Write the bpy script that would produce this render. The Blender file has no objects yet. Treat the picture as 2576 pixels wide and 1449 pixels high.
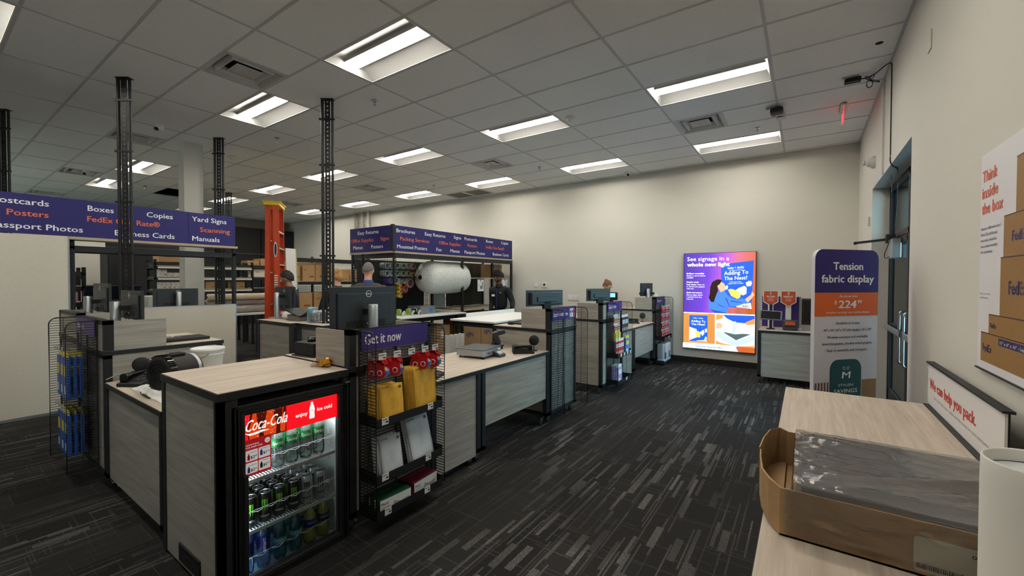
import bpy, bmesh, math, random
from mathutils import Vector, Matrix
random.seed(7)
SC = bpy.context.scene
COL = SC.collection
pi = math.pi

# ------------------------------------------------------------------ camera, world, exposure
def rotm(yaw, pitch, roll):
    return (Matrix.Rotation(yaw, 3, 'Z') @ Matrix.Rotation(pitch, 3, 'X') @ Matrix.Rotation(roll, 3, 'Y'))
CAM = Vector((3.96611745, -2.38518130, 1.565))
_R = rotm(0.606825551, -0.0183426930, -0.00267685056)
cd = bpy.data.cameras.new('camera'); cam = bpy.data.objects.new('camera', cd); COL.objects.link(cam)
r_, f_, u_ = _R.col[0], _R.col[1], _R.col[2]
M = Matrix.Identity(4)
for i in range(3):
    M[i][0] = r_[i]; M[i][1] = u_[i]; M[i][2] = -f_[i]; M[i][3] = CAM[i]
cam.matrix_world = M
cd.sensor_width = 36.0; cd.lens = 1061.26528 / 2576 * 36.0; cd.clip_start = 0.05; cd.clip_end = 200
SC.camera = cam
SC.view_settings.view_transform = 'Standard'; SC.view_settings.look = 'None'
SC.view_settings.gamma = 1.0; SC.view_settings.use_curve_mapping = False
SC.view_settings.exposure = 0.5
LAMP = 30.0        # luminous bar of each ceiling light
DAY = 38.0          # sky through the door and storefront glass
wd = bpy.data.worlds.new('sky'); SC.world = wd; wd.use_nodes = True
nt = wd.node_tree; nt.nodes.clear()
sk = nt.nodes.new('ShaderNodeTexSky'); sk.sky_type = 'HOSEK_WILKIE'
sk.sun_direction = Vector((0.75, -0.1, 0.5)).normalized(); sk.turbidity = 2.6; sk.ground_albedo = 0.35
bg = nt.nodes.new('ShaderNodeBackground'); bg.inputs[1].default_value = DAY
wo = nt.nodes.new('ShaderNodeOutputWorld')
hs_ = nt.nodes.new('ShaderNodeHueSaturation'); hs_.inputs['Saturation'].default_value = 0.48; nt.links.new(sk.outputs[0], hs_.inputs['Color']); nt.links.new(hs_.outputs[0], bg.inputs[0]); nt.links.new(bg.outputs[0], wo.inputs[0])
SC.cycles.max_bounces = 8; SC.cycles.diffuse_bounces = 4; SC.cycles.glossy_bounces = 3
SC.cycles.transmission_bounces = 6; SC.cycles.transparent_max_bounces = 12
SC.cycles.sample_clamp_indirect = 6.0; SC.cycles.use_denoising = True
SC.cycles.caustics_reflective = False; SC.cycles.caustics_refractive = False

# ------------------------------------------------------------------ materials
MATS = {}
def srgb(r, g, b):
    def c(v):
        v /= 255.0
        return v / 12.92 if v <= 0.04045 else ((v + 0.055) / 1.055) ** 2.4
    return (c(r), c(g), c(b), 1.0)
def mat(name, col, rough=0.55, metal=0.0, emit=0.0, noise=0.0, nscale=40.0, bump=0.0, bdist=0.004, alpha=1.0, trans=0.0, coat=0.0, ior=1.45, ecol=None, stretch=None, spec=0.5):
    if name in MATS: return MATS[name]
    m = bpy.data.materials.new(name); m.use_nodes = True; MATS[name] = m
    N = m.node_tree; b = N.nodes['Principled BSDF']
    c = srgb(*col)
    b.inputs['Base Color'].default_value = c; b.inputs['Roughness'].default_value = rough
    b.inputs['Metallic'].default_value = metal; b.inputs['Alpha'].default_value = alpha
    b.inputs['Transmission Weight'].default_value = trans; b.inputs['IOR'].default_value = ior
    b.inputs['Coat Weight'].default_value = coat; b.inputs['Specular IOR Level'].default_value = spec
    if emit:
        b.inputs['Emission Color'].default_value = srgb(*(ecol or col)); b.inputs['Emission Strength'].default_value = emit
    if noise or bump:
        tc = N.nodes.new('ShaderNodeTexCoord'); nz = N.nodes.new('ShaderNodeTexNoise'); nz.inputs['Scale'].default_value = nscale
        nz.inputs['Detail'].default_value = 4
        src = tc.outputs['Object']
        if stretch:
            mp = N.nodes.new('ShaderNodeMapping'); mp.inputs['Scale'].default_value = stretch
            N.links.new(src, mp.inputs[0]); src = mp.outputs[0]
        N.links.new(src, nz.inputs['Vector'])
        if noise:
            rp = N.nodes.new('ShaderNodeValToRGB')
            rp.color_ramp.elements[0].position = 0.3; rp.color_ramp.elements[1].position = 0.7
            rp.color_ramp.elements[0].color = tuple(max(0, v * (1 - noise)) for v in c[:3]) + (1,)
            rp.color_ramp.elements[1].color = tuple(min(1, v * (1 + noise)) for v in c[:3]) + (1,)
            N.links.new(nz.outputs['Fac'], rp.inputs[0]); N.links.new(rp.outputs[0], b.inputs['Base Color'])
        if bump:
            bp = N.nodes.new('ShaderNodeBump'); bp.inputs['Strength'].default_value = bump; bp.inputs['Distance'].default_value = bdist
            N.links.new(nz.outputs['Fac'], bp.inputs['Height']); N.links.new(bp.outputs[0], b.inputs['Normal'])
    return m
def wood(name, c1, c2, scale, rough=0.5):
    if name in MATS: return MATS[name]
    m = bpy.data.materials.new(name); m.use_nodes = True; MATS[name] = m
    N = m.node_tree; b = N.nodes['Principled BSDF']; b.inputs['Roughness'].default_value = rough
    b.inputs['Specular IOR Level'].default_value = 0.35
    g = N.nodes.new('ShaderNodeNewGeometry')
    mp = N.nodes.new('ShaderNodeMapping'); mp.inputs['Scale'].default_value = scale
    N.links.new(g.outputs['Position'], mp.inputs[0])
    n1 = N.nodes.new('ShaderNodeTexNoise'); n1.inputs['Scale'].default_value = 1.0; n1.inputs['Detail'].default_value = 6; n1.inputs['Distortion'].default_value = 0.6
    N.links.new(mp.outputs[0], n1.inputs['Vector'])
    mp2 = N.nodes.new('ShaderNodeMapping'); mp2.inputs['Scale'].default_value = tuple(s * 3.5 if s > 5 else s * 1.5 for s in scale)
    N.links.new(g.outputs['Position'], mp2.inputs[0])
    n2 = N.nodes.new('ShaderNodeTexNoise'); n2.inputs['Scale'].default_value = 1.0; n2.inputs['Detail'].default_value = 3
    N.links.new(mp2.outputs[0], n2.inputs['Vector'])
    mx = N.nodes.new('ShaderNodeMath'); mx.operation = 'MULTIPLY_ADD'; mx.inputs[1].default_value = 0.4; 
    N.links.new(n2.outputs['Fac'], mx.inputs[0])
    m2 = N.nodes.new('ShaderNodeMath'); m2.operation = 'MULTIPLY'; m2.inputs[1].default_value = 0.6
    N.links.new(n1.outputs['Fac'], m2.inputs[0]); N.links.new(m2.outputs[0], mx.inputs[2])
    rp = N.nodes.new('ShaderNodeValToRGB'); rp.color_ramp.elements[0].position = 0.34; rp.color_ramp.elements[1].position = 0.66
    rp.color_ramp.elements[0].color = srgb(*c1); rp.color_ramp.elements[1].color = srgb(*c2)
    N.links.new(mx.outputs[0], rp.inputs[0]); N.links.new(rp.outputs[0], b.inputs['Base Color'])
    return m
def carpet():
    m = bpy.data.materials.new('charcoal_carpet'); m.use_nodes = True
    N = m.node_tree; b = N.nodes['Principled BSDF']; b.inputs['Roughness'].default_value = 0.95; b.inputs['Specular IOR Level'].default_value = 0.12
    L = N.links.new
    g = N.nodes.new('ShaderNodeNewGeometry'); sp = N.nodes.new('ShaderNodeSeparateXYZ'); L(g.outputs['Position'], sp.inputs[0])
    def math_(op, a, bv=None, cv=None):
        n = N.nodes.new('ShaderNodeMath'); n.operation = op
        for i, v in enumerate((a, bv, cv)):
            if v is None: continue
            if isinstance(v, (int, float)): n.inputs[i].default_value = v
            else: L(v, n.inputs[i])
        return n.outputs[0]
    def white(a, bb):
        c = N.nodes.new('ShaderNodeCombineXYZ'); L(a, c.inputs[0]); L(bb, c.inputs[1])
        w = N.nodes.new('ShaderNodeTexWhiteNoise'); w.noise_dimensions = '3D'; L(c.outputs[0], w.inputs['Vector']); return w.outputs['Value']
    X, Y = sp.outputs[0], sp.outputs[1]
    def streaks(width, length, thr, seed):
        cx = math_('FLOOR', math_('DIVIDE', X, width))
        off = white(cx, math_('ADD', cx, seed))
        yy = math_('ADD', math_('DIVIDE', Y, length), math_('MULTIPLY', off, 17.3))
        cy = math_('FLOOR', yy)
        r = white(math_('ADD', cx, seed * 3.1), cy)
        on = math_('GREATER_THAN', r, thr)
        inten = white(math_('ADD', cx, seed * 7.7), math_('ADD', cy, 0.37))
        return math_('MULTIPLY', on, math_('MULTIPLY_ADD', inten, 0.6, 0.4))
    # large patches that hold more or fewer streaks
    pn = N.nodes.new('ShaderNodeTexNoise'); pn.inputs['Scale'].default_value = 1.1; pn.inputs['Detail'].default_value = 1; L(g.outputs['Position'], pn.inputs['Vector'])
    patch = N.nodes.new('ShaderNodeMapRange'); patch.inputs[1].default_value = 0.35; patch.inputs[2].default_value = 0.62; patch.inputs[3].default_value = 0.06; L(pn.outputs['Fac'], patch.inputs[0])
    s1 = streaks(0.022, 0.30, 0.89, 1.0); s2 = streaks(0.010, 0.45, 0.89, 5.0); s3 = streaks(0.044, 0.24, 0.94, 9.0)
    mx = math_('MAXIMUM', math_('MAXIMUM', s1, math_('MULTIPLY', s2, 0.7)), math_('MULTIPLY', s3, 0.85))
    fib = N.nodes.new('ShaderNodeTexNoise'); fib.inputs['Scale'].default_value = 90; fib.inputs['Detail'].default_value = 4
    mpf = N.nodes.new('ShaderNodeMapping'); mpf.inputs['Scale'].default_value = (1.6, 0.7, 1); L(g.outputs['Position'], mpf.inputs[0]); L(mpf.outputs[0], fib.inputs['Vector'])
    fr = N.nodes.new('ShaderNodeMapRange'); fr.inputs[1].default_value = 0.3; fr.inputs[2].default_value = 0.7; fr.inputs[3].default_value = 0.45; L(fib.outputs['Fac'], fr.inputs[0])
    ry = math_('FLOOR', math_('DIVIDE', Y, 0.0045)); rx = math_('ADD', math_('DIVIDE', X, 0.22), math_('MULTIPLY', white(ry, math_('ADD', ry, 3.0)), 9.1))
    thread = math_('MULTIPLY', math_('GREATER_THAN', white(ry, math_('FLOOR', rx)), 0.965), 0.42)
    mx = math_('MAXIMUM', mx, thread)
    fac = math_('MULTIPLY', math_('MULTIPLY', mx, patch.outputs[0]), fr.outputs[0])
    # plank seams: 0.25 x 1.0 m planks, pale thread at the seams
    pxf = math_('DIVIDE', X, 0.25); col = math_('FLOOR', pxf)
    ex = math_('LESS_THAN', math_('FRACT', pxf), 0.018)
    py = math_('ADD', math_('DIVIDE', Y, 1.0), white(col, col)); ey = math_('LESS_THAN', math_('FRACT', py), 0.005)
    seam = math_('MULTIPLY', math_('MAXIMUM', ex, ey), 0.22)
    tone = math_('MULTIPLY_ADD', white(col, math_('FLOOR', py)), 0.10, -0.02)
    tot = math_('ADD', math_('MAXIMUM', fac, seam), tone)
    rp = N.nodes.new('ShaderNodeValToRGB'); rp.color_ramp.elements[0].position = 0.0; rp.color_ramp.elements[1].position = 1.0
    rp.color_ramp.elements[0].color = srgb(42, 41, 41); rp.color_ramp.elements[1].color = srgb(118, 117, 116)
    L(tot, rp.inputs[0])
    dk = N.nodes.new('ShaderNodeMixRGB'); dk.blend_type = 'MULTIPLY'; dk.inputs[0].default_value = 0.35; L(rp.outputs[0], dk.inputs[1])
    fr2 = N.nodes.new('ShaderNodeMapRange'); fr2.inputs[1].default_value = 0.3; fr2.inputs[2].default_value = 0.7; fr2.inputs[3].default_value = 0.3; L(fib.outputs['Fac'], fr2.inputs[0])
    cb = N.nodes.new('ShaderNodeCombineXYZ')
    for i in range(3): L(fr2.outputs[0], cb.inputs[i])
    L(cb.outputs[0], dk.inputs[2]); L(dk.outputs[0], b.inputs['Base Color'])
    bp = N.nodes.new('ShaderNodeBump'); bp.inputs['Strength'].default_value = 0.25; bp.inputs['Distance'].default_value = 0.003
    L(fib.outputs['Fac'], bp.inputs['Height']); L(bp.outputs[0], b.inputs['Normal'])
    return m

BLACK = mat('black_powder_coat', (30, 31, 33), 0.5)
BLACKM = mat('black_matte_plastic', (24, 24, 26), 0.6)
BLACKG = mat('black_gloss', (14, 14, 16), 0.15)
DARKG = mat('dark_grey_plastic', (52, 55, 58), 0.5)
CHROME = mat('bright_zinc', (190, 192, 195), 0.25, 1.0)
SILVER = mat('brushed_silver', (176, 182, 186), 0.35, 0.8)
WHITE = mat('white_plastic', (222, 222, 218), 0.5)
WALLP = mat('wall_paint', (212, 209, 200), 0.85, bump=0.08, nscale=260)
CEILM = mat('ceiling_tile', (240, 243, 242), 0.95, noise=0.05, nscale=160, bump=0.15)
GRIDM = mat('ceiling_grid_bar', (196, 198, 198), 0.6)
WOODF = wood('oak_front_daylight_cast', (142, 137, 129), (174, 169, 159), (2.2, 2.2, 26))  # same laminate as the tops, greyed here to imitate the daylight on it
WOODT = wood('grey_oak_top', (176, 163, 148), (206, 193, 177), (26, 2.2, 26))
WOODX = wood('grey_oak_top_cross', (176, 163, 148), (206, 193, 177), (2.2, 26, 26))
PURPLE = mat('purple_print', (52, 34, 112), 0.45)
NAVY = mat('navy_print', (36, 30, 104), 0.5)
ORANGE = mat('orange_print', (232, 112, 62), 0.5)
INKW = mat('white_ink', (236, 236, 240), 0.5)
INKP = mat('purple_ink', (62, 40, 120), 0.5)
INKD = mat('dark_ink', (44, 44, 60), 0.5)
KRAFT = mat('kraft_cardboard', (172, 138, 98), 0.85, noise=0.06, nscale=30)
RED = mat('red_plastic', (196, 30, 36), 0.35)
SKINL = mat('skin_light', (206, 158, 134), 0.55); SKINT = mat('skin_tan', (176, 124, 96), 0.55); SKIND = mat('skin_brown', (112, 74, 54), 0.55)
def glass(name, tint=(240, 246, 244), refl=1.0, rough=0.03, bump=0.0, nscale=14, stretch=(1, 1, 1), haze=0.0, hcol=(230, 230, 230)):
    """thin clear sheet: tinted see-through plus a Fresnel mirror, with an optional milky share"""
    if name in MATS: return MATS[name]
    m = bpy.data.materials.new(name); m.use_nodes = True; MATS[name] = m
    N = m.node_tree; N.nodes.clear(); L = N.links.new; o = N.nodes.new('ShaderNodeOutputMaterial')
    tr = N.nodes.new('ShaderNodeBsdfTransparent'); tr.inputs[0].default_value = srgb(*tint)
    gl = N.nodes.new('ShaderNodeBsdfGlossy'); gl.inputs['Roughness'].default_value = rough
    lw = N.nodes.new('ShaderNodeLayerWeight'); lw.inputs[0].default_value = 0.22
    pw = N.nodes.new('ShaderNodeMath'); pw.operation = 'MULTIPLY_ADD'; pw.inputs[1].default_value = refl; pw.inputs[2].default_value = 0.03 * refl; pw.use_clamp = True
    L(lw.outputs['Fresnel'], pw.inputs[0]); mx = N.nodes.new('ShaderNodeMixShader'); L(pw.outputs[0], mx.inputs[0])
    first = tr.outputs[0]
    if haze:
        df = N.nodes.new('ShaderNodeBsdfDiffuse'); df.inputs[0].default_value = srgb(*hcol); h = N.nodes.new('ShaderNodeMixShader'); h.inputs[0].default_value = haze
        L(first, h.inputs[1]); L(df.outputs[0], h.inputs[2]); first = h.outputs[0]
    L(first, mx.inputs[1]); L(gl.outputs[0], mx.inputs[2]); L(mx.outputs[0], o.inputs[0])
    if bump:
        tc = N.nodes.new('ShaderNodeTexCoord'); mp = N.nodes.new('ShaderNodeMapping'); mp.inputs['Scale'].default_value = stretch; nz = N.nodes.new('ShaderNodeTexNoise'); nz.inputs['Scale'].default_value = nscale; nz.inputs['Detail'].default_value = 5; nz.inputs['Distortion'].default_value = 1.2
        bp = N.nodes.new('ShaderNodeBump'); bp.inputs['Strength'].default_value = bump; bp.inputs['Distance'].default_value = 0.02
        L(tc.outputs['Object'], mp.inputs[0]); L(mp.outputs[0], nz.inputs['Vector']); L(nz.outputs['Fac'], bp.inputs['Height'])
        L(bp.outputs[0], gl.inputs['Normal']); L(bp.outputs[0], lw.inputs['Normal'])
    return m
GLASS = glass('clear_glass')
INKR = mat('red_orange_ink', (214, 62, 52), 0.5)
PAPER = mat('white_paper', (228, 230, 228), 0.7)

# ------------------------------------------------------------------ mesh builder
class MB:
    def __init__(s): s.v = []; s.f = []; s.sm = []; s.ms = []; s.m = 0; s.mats = []
    def use(s, m):
        if m not in s.mats: s.mats.append(m)
        s.m = s.mats.index(m); return s
    def add(s, vs, fs, smooth=False):
        o = len(s.v); s.v += [tuple(v) for v in vs]; s.f += [tuple(o + i for i in f) for f in fs]
        s.sm += [smooth] * len(fs); s.ms += [s.m] * len(fs); return s
    def box(s, x0, x1, y0, y1, z0, z1, bv=0.0):
        if x1 < x0: x0, x1 = x1, x0
        if y1 < y0: y0, y1 = y1, y0
        if z1 < z0: z0, z1 = z1, z0
        if bv <= 0:
            vs = [(x, y, z) for z in (z0, z1) for y in (y0, y1) for x in (x0, x1)]
            return s.add(vs, [(0, 2, 3, 1), (4, 5, 7, 6), (0, 1, 5, 4), (2, 6, 7, 3), (0, 4, 6, 2), (1, 3, 7, 5)])
        bm = bmesh.new(); bmesh.ops.create_cube(bm, size=1.0)
        for v in bm.verts: v.co = ((x0 + x1) / 2 + v.co.x * (x1 - x0), (y0 + y1) / 2 + v.co.y * (y1 - y0), (z0 + z1) / 2 + v.co.z * (z1 - z0))
        bmesh.ops.bevel(bm, geom=bm.edges[:], offset=min(bv, 0.45 * min(x1 - x0, y1 - y0, z1 - z0)), segments=2, affect='EDGES', profile=0.5)
        bm.verts.index_update(); s.add([v.co[:] for v in bm.verts], [[v.index for v in f.verts] for f in bm.faces], False); bm.free(); return s
    def obox(s, c, half, rz=0.0, rx=0.0, ry=0.0, bv=0.0):
        t = MB(); t.box(-half[0], half[0], -half[1], half[1], -half[2], half[2], bv)
        Rm = Matrix.Rotation(rz, 3, 'Z') @ Matrix.Rotation(ry, 3, 'Y') @ Matrix.Rotation(rx, 3, 'X')
        return s.add([tuple(Vector(c) + Rm @ Vector(v)) for v in t.v], t.f)
    def xf(s, mtx, start=0):
        s.v = s.v[:start] + [tuple(mtx @ Vector(v)) for v in s.v[start:]]; return s
    def cyl(s, c, r, h, axis='z', n=16, r2=None, smooth=True, cap=True):
        r2 = r if r2 is None else r2
        vs = []
        for (rr, t) in ((r, 0), (r2, h)):
            for i in range(n):
                a = 2 * pi * i / n; p = (rr * math.cos(a), rr * math.sin(a), t)
                if axis == 'x': p = (p[2], p[0], p[1])
                elif axis == 'y': p = (p[1], p[2], p[0])
                vs.append((c[0] + p[0], c[1] + p[1], c[2] + p[2]))
        s.add(vs, [(i, (i + 1) % n, n + (i + 1) % n, n + i) for i in range(n)], smooth)
        if cap: s.add(vs, [tuple(range(n - 1, -1, -1)), tuple(range(n, 2 * n))], False)
        return s
    def lathe(s, c, prof, n=20, axis='z', smooth=True, cap=True):
        vs = []
        for (r, t) in prof:
            for i in range(n):
                a = 2 * pi * i / n; p = (r * math.cos(a), r * math.sin(a), t)
                if axis == 'x': p = (p[2], p[0], p[1])
                elif axis == 'y': p = (p[1], p[2], p[0])
                vs.append((c[0] + p[0], c[1] + p[1], c[2] + p[2]))
        k = len(prof)
        s.add(vs, [(j * n + i, j * n + (i + 1) % n, (j + 1) * n + (i + 1) % n, (j + 1) * n + i) for j in range(k - 1) for i in range(n)], smooth)
        if cap: s.add(vs, [tuple(range(n - 1, -1, -1)), tuple(range((k - 1) * n, k * n))], False)
        return s
    def tube(s, pts, r, n=6, closed=False, r_end=None):
        P = [Vector(p) for p in pts]; k = len(P); vs = []
        up0 = Vector((0, 0, 1))
        for j in range(k):
            a = P[j - 1] if (j > 0 or closed) else P[j]; b = P[(j + 1) % k] if (j < k - 1 or closed) else P[j]
            d = (b - a)
            if d.length < 1e-9: d = Vector((0, 0, 1))
            d.normalize()
            u = d.cross(up0)
            if u.length < 0.05: u = d.cross(Vector((1, 0.01, 0)))
            u.normalize(); w = u.cross(d)
            rr = r if r_end is None else r + (r_end - r) * j / max(1, k - 1)
            for i in range(n):
                an = 2 * pi * i / n; vs.append(tuple(P[j] + u * (rr * math.cos(an)) + w * (rr * math.sin(an))))
        fs = [(j * n + i, j * n + (i + 1) % n, ((j + 1) % k) * n + (i + 1) % n, ((j + 1) % k) * n + i) for j in range(k if closed else k - 1) for i in range(n)]
        s.add(vs, fs, n > 4)
        if not closed: s.add(vs, [tuple(range(n - 1, -1, -1)), tuple(range((k - 1) * n, k * n))])
        return s
    def ball(s, c, rad, n=14, m=9, rz=0.0):
        if isinstance(rad, (int, float)): rad = (rad,) * 3
        vs = []; cz, sz = math.cos(rz), math.sin(rz)
        for j in range(m + 1):
            t = pi * j / m
            for i in range(n):
                a = 2 * pi * i / n
                x, y, z = rad[0] * math.sin(t) * math.cos(a), rad[1] * math.sin(t) * math.sin(a), rad[2] * math.cos(t)
                vs.append((c[0] + x * cz - y * sz, c[1] + x * sz + y * cz, c[2] + z))
        return s.add(vs, [(j * n + i, (j + 1) * n + i, (j + 1) * n + (i + 1) % n, j * n + (i + 1) % n) for j in range(m) for i in range(n)], True)
    def poly(s, pts): return s.add(pts, [tuple(range(len(pts)))])
    def prism(s, p2, fr, depth):
        """p2 in the plane of frame fr=(origin,u,v); extruded by depth along u x v."""
        o, u, v = (Vector(t) for t in fr); n = u.cross(v).normalized(); k = len(p2)
        A = [tuple(o + u * a + v * b) for a, b in p2]; B = [tuple(o + u * a + v * b + n * depth) for a, b in p2]
        return s.add(A + B, [tuple(range(k - 1, -1, -1)), tuple(range(k, 2 * k))] + [(i, (i + 1) % k, k + (i + 1) % k, k + i) for i in range(k)])
    def face(s, p2, fr, off=0.0):
        o, u, v = (Vector(t) for t in fr); n = u.cross(v).normalized()
        return s.add([tuple(o + u * a + v * b + n * off) for a, b in p2], [tuple(range(len(p2)))])
    def rect(s, fr, a0, a1, b0, b1, off=0.0): return s.face([(a0, b0), (a1, b0), (a1, b1), (a0, b1)], fr, off)
    def text(s, txt, fr, a, b, h, w=None, bold=0.0, align='l', off=0.001, shear=0.0, narrow=1.0):
        """lettering: baseline start (a,b) in frame fr, h = cap height, w = fitted width"""
        V, F, x0, x1 = text_geo(txt, 0.0)
        if bold >= 0.01:      # heavier weight: the outline printed a few times, a hair apart
            e = min(bold, .04) * .8; n0 = len(V); VV = []; FF = []
            for k, (dx, dy) in enumerate(((-e, 0), (e, 0), (0, .6 * e), (0, -.6 * e)) if bold >= .02 else ((-e, 0), (e, 0))):
                VV += [(p[0] + dx, p[1] + dy, k + 1) for p in V]; FF += [tuple(k * n0 + q for q in f) for f in F]
            V, F, x0, x1 = VV, FF, x0 - e, x1 + e
        sy = h / 0.729; sx = sy * narrow
        if w: sx = w / max(1e-6, x1 - x0)
        wid = (x1 - x0) * sx
        a0 = a - {'l': 0, 'c': wid / 2, 'r': wid}[align]
        o, u, v = (Vector(t) for t in fr); n = u.cross(v).normalized()
        s.add([tuple(o + u * (a0 + (p[0] - x0) * sx + shear * p[1] * sy) + v * (b + p[1] * sy) + n * (off + (p[2] * 9e-5 if len(p) > 2 else 0))) for p in V], F)
        return s
_tg = {}
def text_geo(txt, bold):
    k = (txt, round(bold, 4))
    if k in _tg: return _tg[k]
    cu = bpy.data.curves.new('lettering', 'FONT'); cu.body = txt; cu.size = 1.0; cu.offset = bold; cu.resolution_u = 2
    o = bpy.data.objects.new('lettering', cu); COL.objects.link(o)
    dg = bpy.context.evaluated_depsgraph_get(); dg.update()
    me = o.evaluated_get(dg).to_mesh()
    V = [(v.co.x, v.co.y) for v in me.vertices]; F = [tuple(p.vertices) for p in me.polygons]
    o.evaluated_get(dg).to_mesh_clear()
    bpy.data.objects.remove(o); bpy.data.curves.remove(cu)
    xs = [v[0] for v in V] or [0, 1]
    _tg[k] = (V, F, min(xs), max(xs)); return _tg[k]

def words(items, fr, m, parent, h, bold=0.02):
    """one lettering part per phrase: (text, a, b, width)"""
    for (s_, a, b_, w_) in items: part('lettering', MB().text(s_, fr, a, b_, h, w=w_, bold=bold), m, parent)
def base_of(o):
    p = Vector((0, 0, 0))
    while o is not None: p += o.location; o = o.parent
    return p
def part(name, mb, m=None, parent=None, local=False, label=None, kind=None, smooth_all=False):
    """one mesh object; builder coordinates are world metres unless local"""
    me = bpy.data.meshes.new(name)
    off = Vector((0, 0, 0)) if (local or parent is None) else base_of(parent)
    me.from_pydata([(v[0] - off.x, v[1] - off.y, v[2] - off.z) for v in mb.v], [], mb.f)
    ms = mb.mats if mb.mats else [m]
    for q in ms: me.materials.append(q)
    me.polygons.foreach_set('use_smooth', [bool(a) or smooth_all for a in mb.sm])
    if len(ms) > 1: me.polygons.foreach_set('material_index', mb.ms)
    me.update()
    o = bpy.data.objects.new(name, me); COL.objects.link(o)
    if parent is not None: o.parent = parent
    if label: o['label'] = label
    if kind: o['kind'] = kind
    return o
def tag(o, label, cat, group=None, kind=None):
    o['label'] = label; o['category'] = cat
    if group: o['group'] = group
    if kind: o['kind'] = kind
    return o
def thing(name, label, cat, loc=(0, 0, 0), rz=0.0, group=None):
    o = bpy.data.objects.new(name, None); COL.objects.link(o); o.empty_display_size = 0.05
    o.location = loc; o.rotation_euler = (0, 0, rz); return tag(o, label, cat, group)
def solo(name, mb, m, label, cat, loc=None, group=None):
    """a thing that is one mesh; its origin goes to loc"""
    if loc is not None:
        mb.v = [(v[0] - loc[0], v[1] - loc[1], v[2] - loc[2]) for v in mb.v]
    o = part(name, mb, m)
    if loc is not None: o.location = loc
    return tag(o, label, cat, group)
def struct(name, mb, m, parent=None):
    o = part(name, mb, m, parent)
    if parent is None: o['kind'] = 'structure'
    return o
def kids(o): return [c for c in COL.objects if c.parent == o]
def dup(o, loc=None, rz=None, label=None, parent=None):
    c = o.copy(); COL.objects.link(c)
    if parent is not None: c.parent = parent
    if loc is not None: c.location = loc
    if rz is not None: c.rotation_euler = (0, 0, rz)
    if label: c['label'] = label
    for k in o.children: dup(k, parent=c)
    return c
def arc(cx, cy, r, a0, a1, n): return [(cx + r * math.cos(a0 + (a1 - a0) * i / n), cy + r * math.sin(a0 + (a1 - a0) * i / n)) for i in range(n + 1)]
def rrect(x0, x1, y0, y1, r, n=5):
    return arc(x1 - r, y0 + r, r, -pi / 2, 0, n) + arc(x1 - r, y1 - r, r, 0, pi / 2, n) + arc(x0 + r, y1 - r, r, pi / 2, pi, n) + arc(x0 + r, y0 + r, r, pi, 1.5 * pi, n)

# ------------------------------------------------------------------ setting
H = 3.747; GX, GY = 1.2192, 0.6096
XR, YB, XF, YF, XL = 4.65, 6.20, -12.6, -6.2, -12.6
fl = MB().box(XF, XR + 0.3, YF, YB, -0.1, 0.0); struct('floor', fl, carpet())
# right wall with the deep door opening (Y 2.2 .. 4.575, to 2.72 m), and storefront glass behind the camera
DY0, DY1, DZ = 2.2, 4.575, 2.72
w = MB(); w.box(XR, XR + 0.3, -4.9, DY0, 0, H + .7).box(XR, XR + .3, YF, -5.8, 0, H + .7).box(XR, XR + .3, -5.8, -4.9, 0, .3).box(XR, XR + .3, -5.8, -4.9, 3.0, H + .7).box(XR, XR + 0.3, DY1, YB + .2, 0, H + .7).box(XR, XR + 0.3, DY0, DY1, DZ, H + .7)
struct('wall_right', w, WALLP)
struct('wall_back', MB().box(XF - .2, XR, YB, YB + 0.2, 0, H + .7), WALLP)
# far (copy room) wall and the wall behind the camera, which holds storefront windows
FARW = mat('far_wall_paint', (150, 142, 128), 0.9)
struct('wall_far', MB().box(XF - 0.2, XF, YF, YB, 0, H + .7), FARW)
w = MB(); w.box(XF, XR + .3, YF - .2, YF, 0, 0.3).box(XF, XR + .3, YF - .2, YF, 3.0, H + .7)
for a, b in ((XF, -11.8), (-9.4, XR + .3)): w.box(a, b, YF - .2, YF, 0.3, 3.0)
struct('wall_front', w, WALLP)
wn = 0
for a, b in ((-11.8, -9.4),):
    wn += 1
    fm = MB(); n = 3
    for i in range(n + 1):
        x = a + (b - a) * i / n; fm.box(x - .03, x + .03, YF - .14, YF - .06, .3, 3.0)
    fm.box(a, b, YF - .14, YF - .06, .3, .36).box(a, b, YF - .14, YF - .06, 2.94, 3.0)
    wo_ = struct('window_%d' % wn, fm, BLACK)
    part('pane', MB().box(a + .02, b - .02, YF - .105, YF - .095, .34, 2.96), GLASS, wo_)
fm = MB()
for i in range(2): fm.box(XR + .06, XR + .14, -5.8 + .84 * i, -5.74 + .84 * i, .3, 3.0)
fm.box(XR + .06, XR + .14, -5.8, -4.9, .3, .36).box(XR + .06, XR + .14, -5.8, -4.9, 2.94, 3.0)
wo_ = struct('window_2', fm, BLACK); part('pane', MB().box(XR + .095, XR + .105, -5.78, -4.92, .34, 2.96), GLASS, wo_)
# black vinyl base along the back and right wall
struct('baseboard_back', MB().box(XF, XR, YB - 0.012, YB, 0, 0.11), BLACKM)
struct('baseboard_right', MB().box(XR - 0.012, XR, DY1, YB - 0.012, 0, 0.11).box(XR - 0.012, XR, YF, DY0, 0, 0.11), BLACKM)
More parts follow.
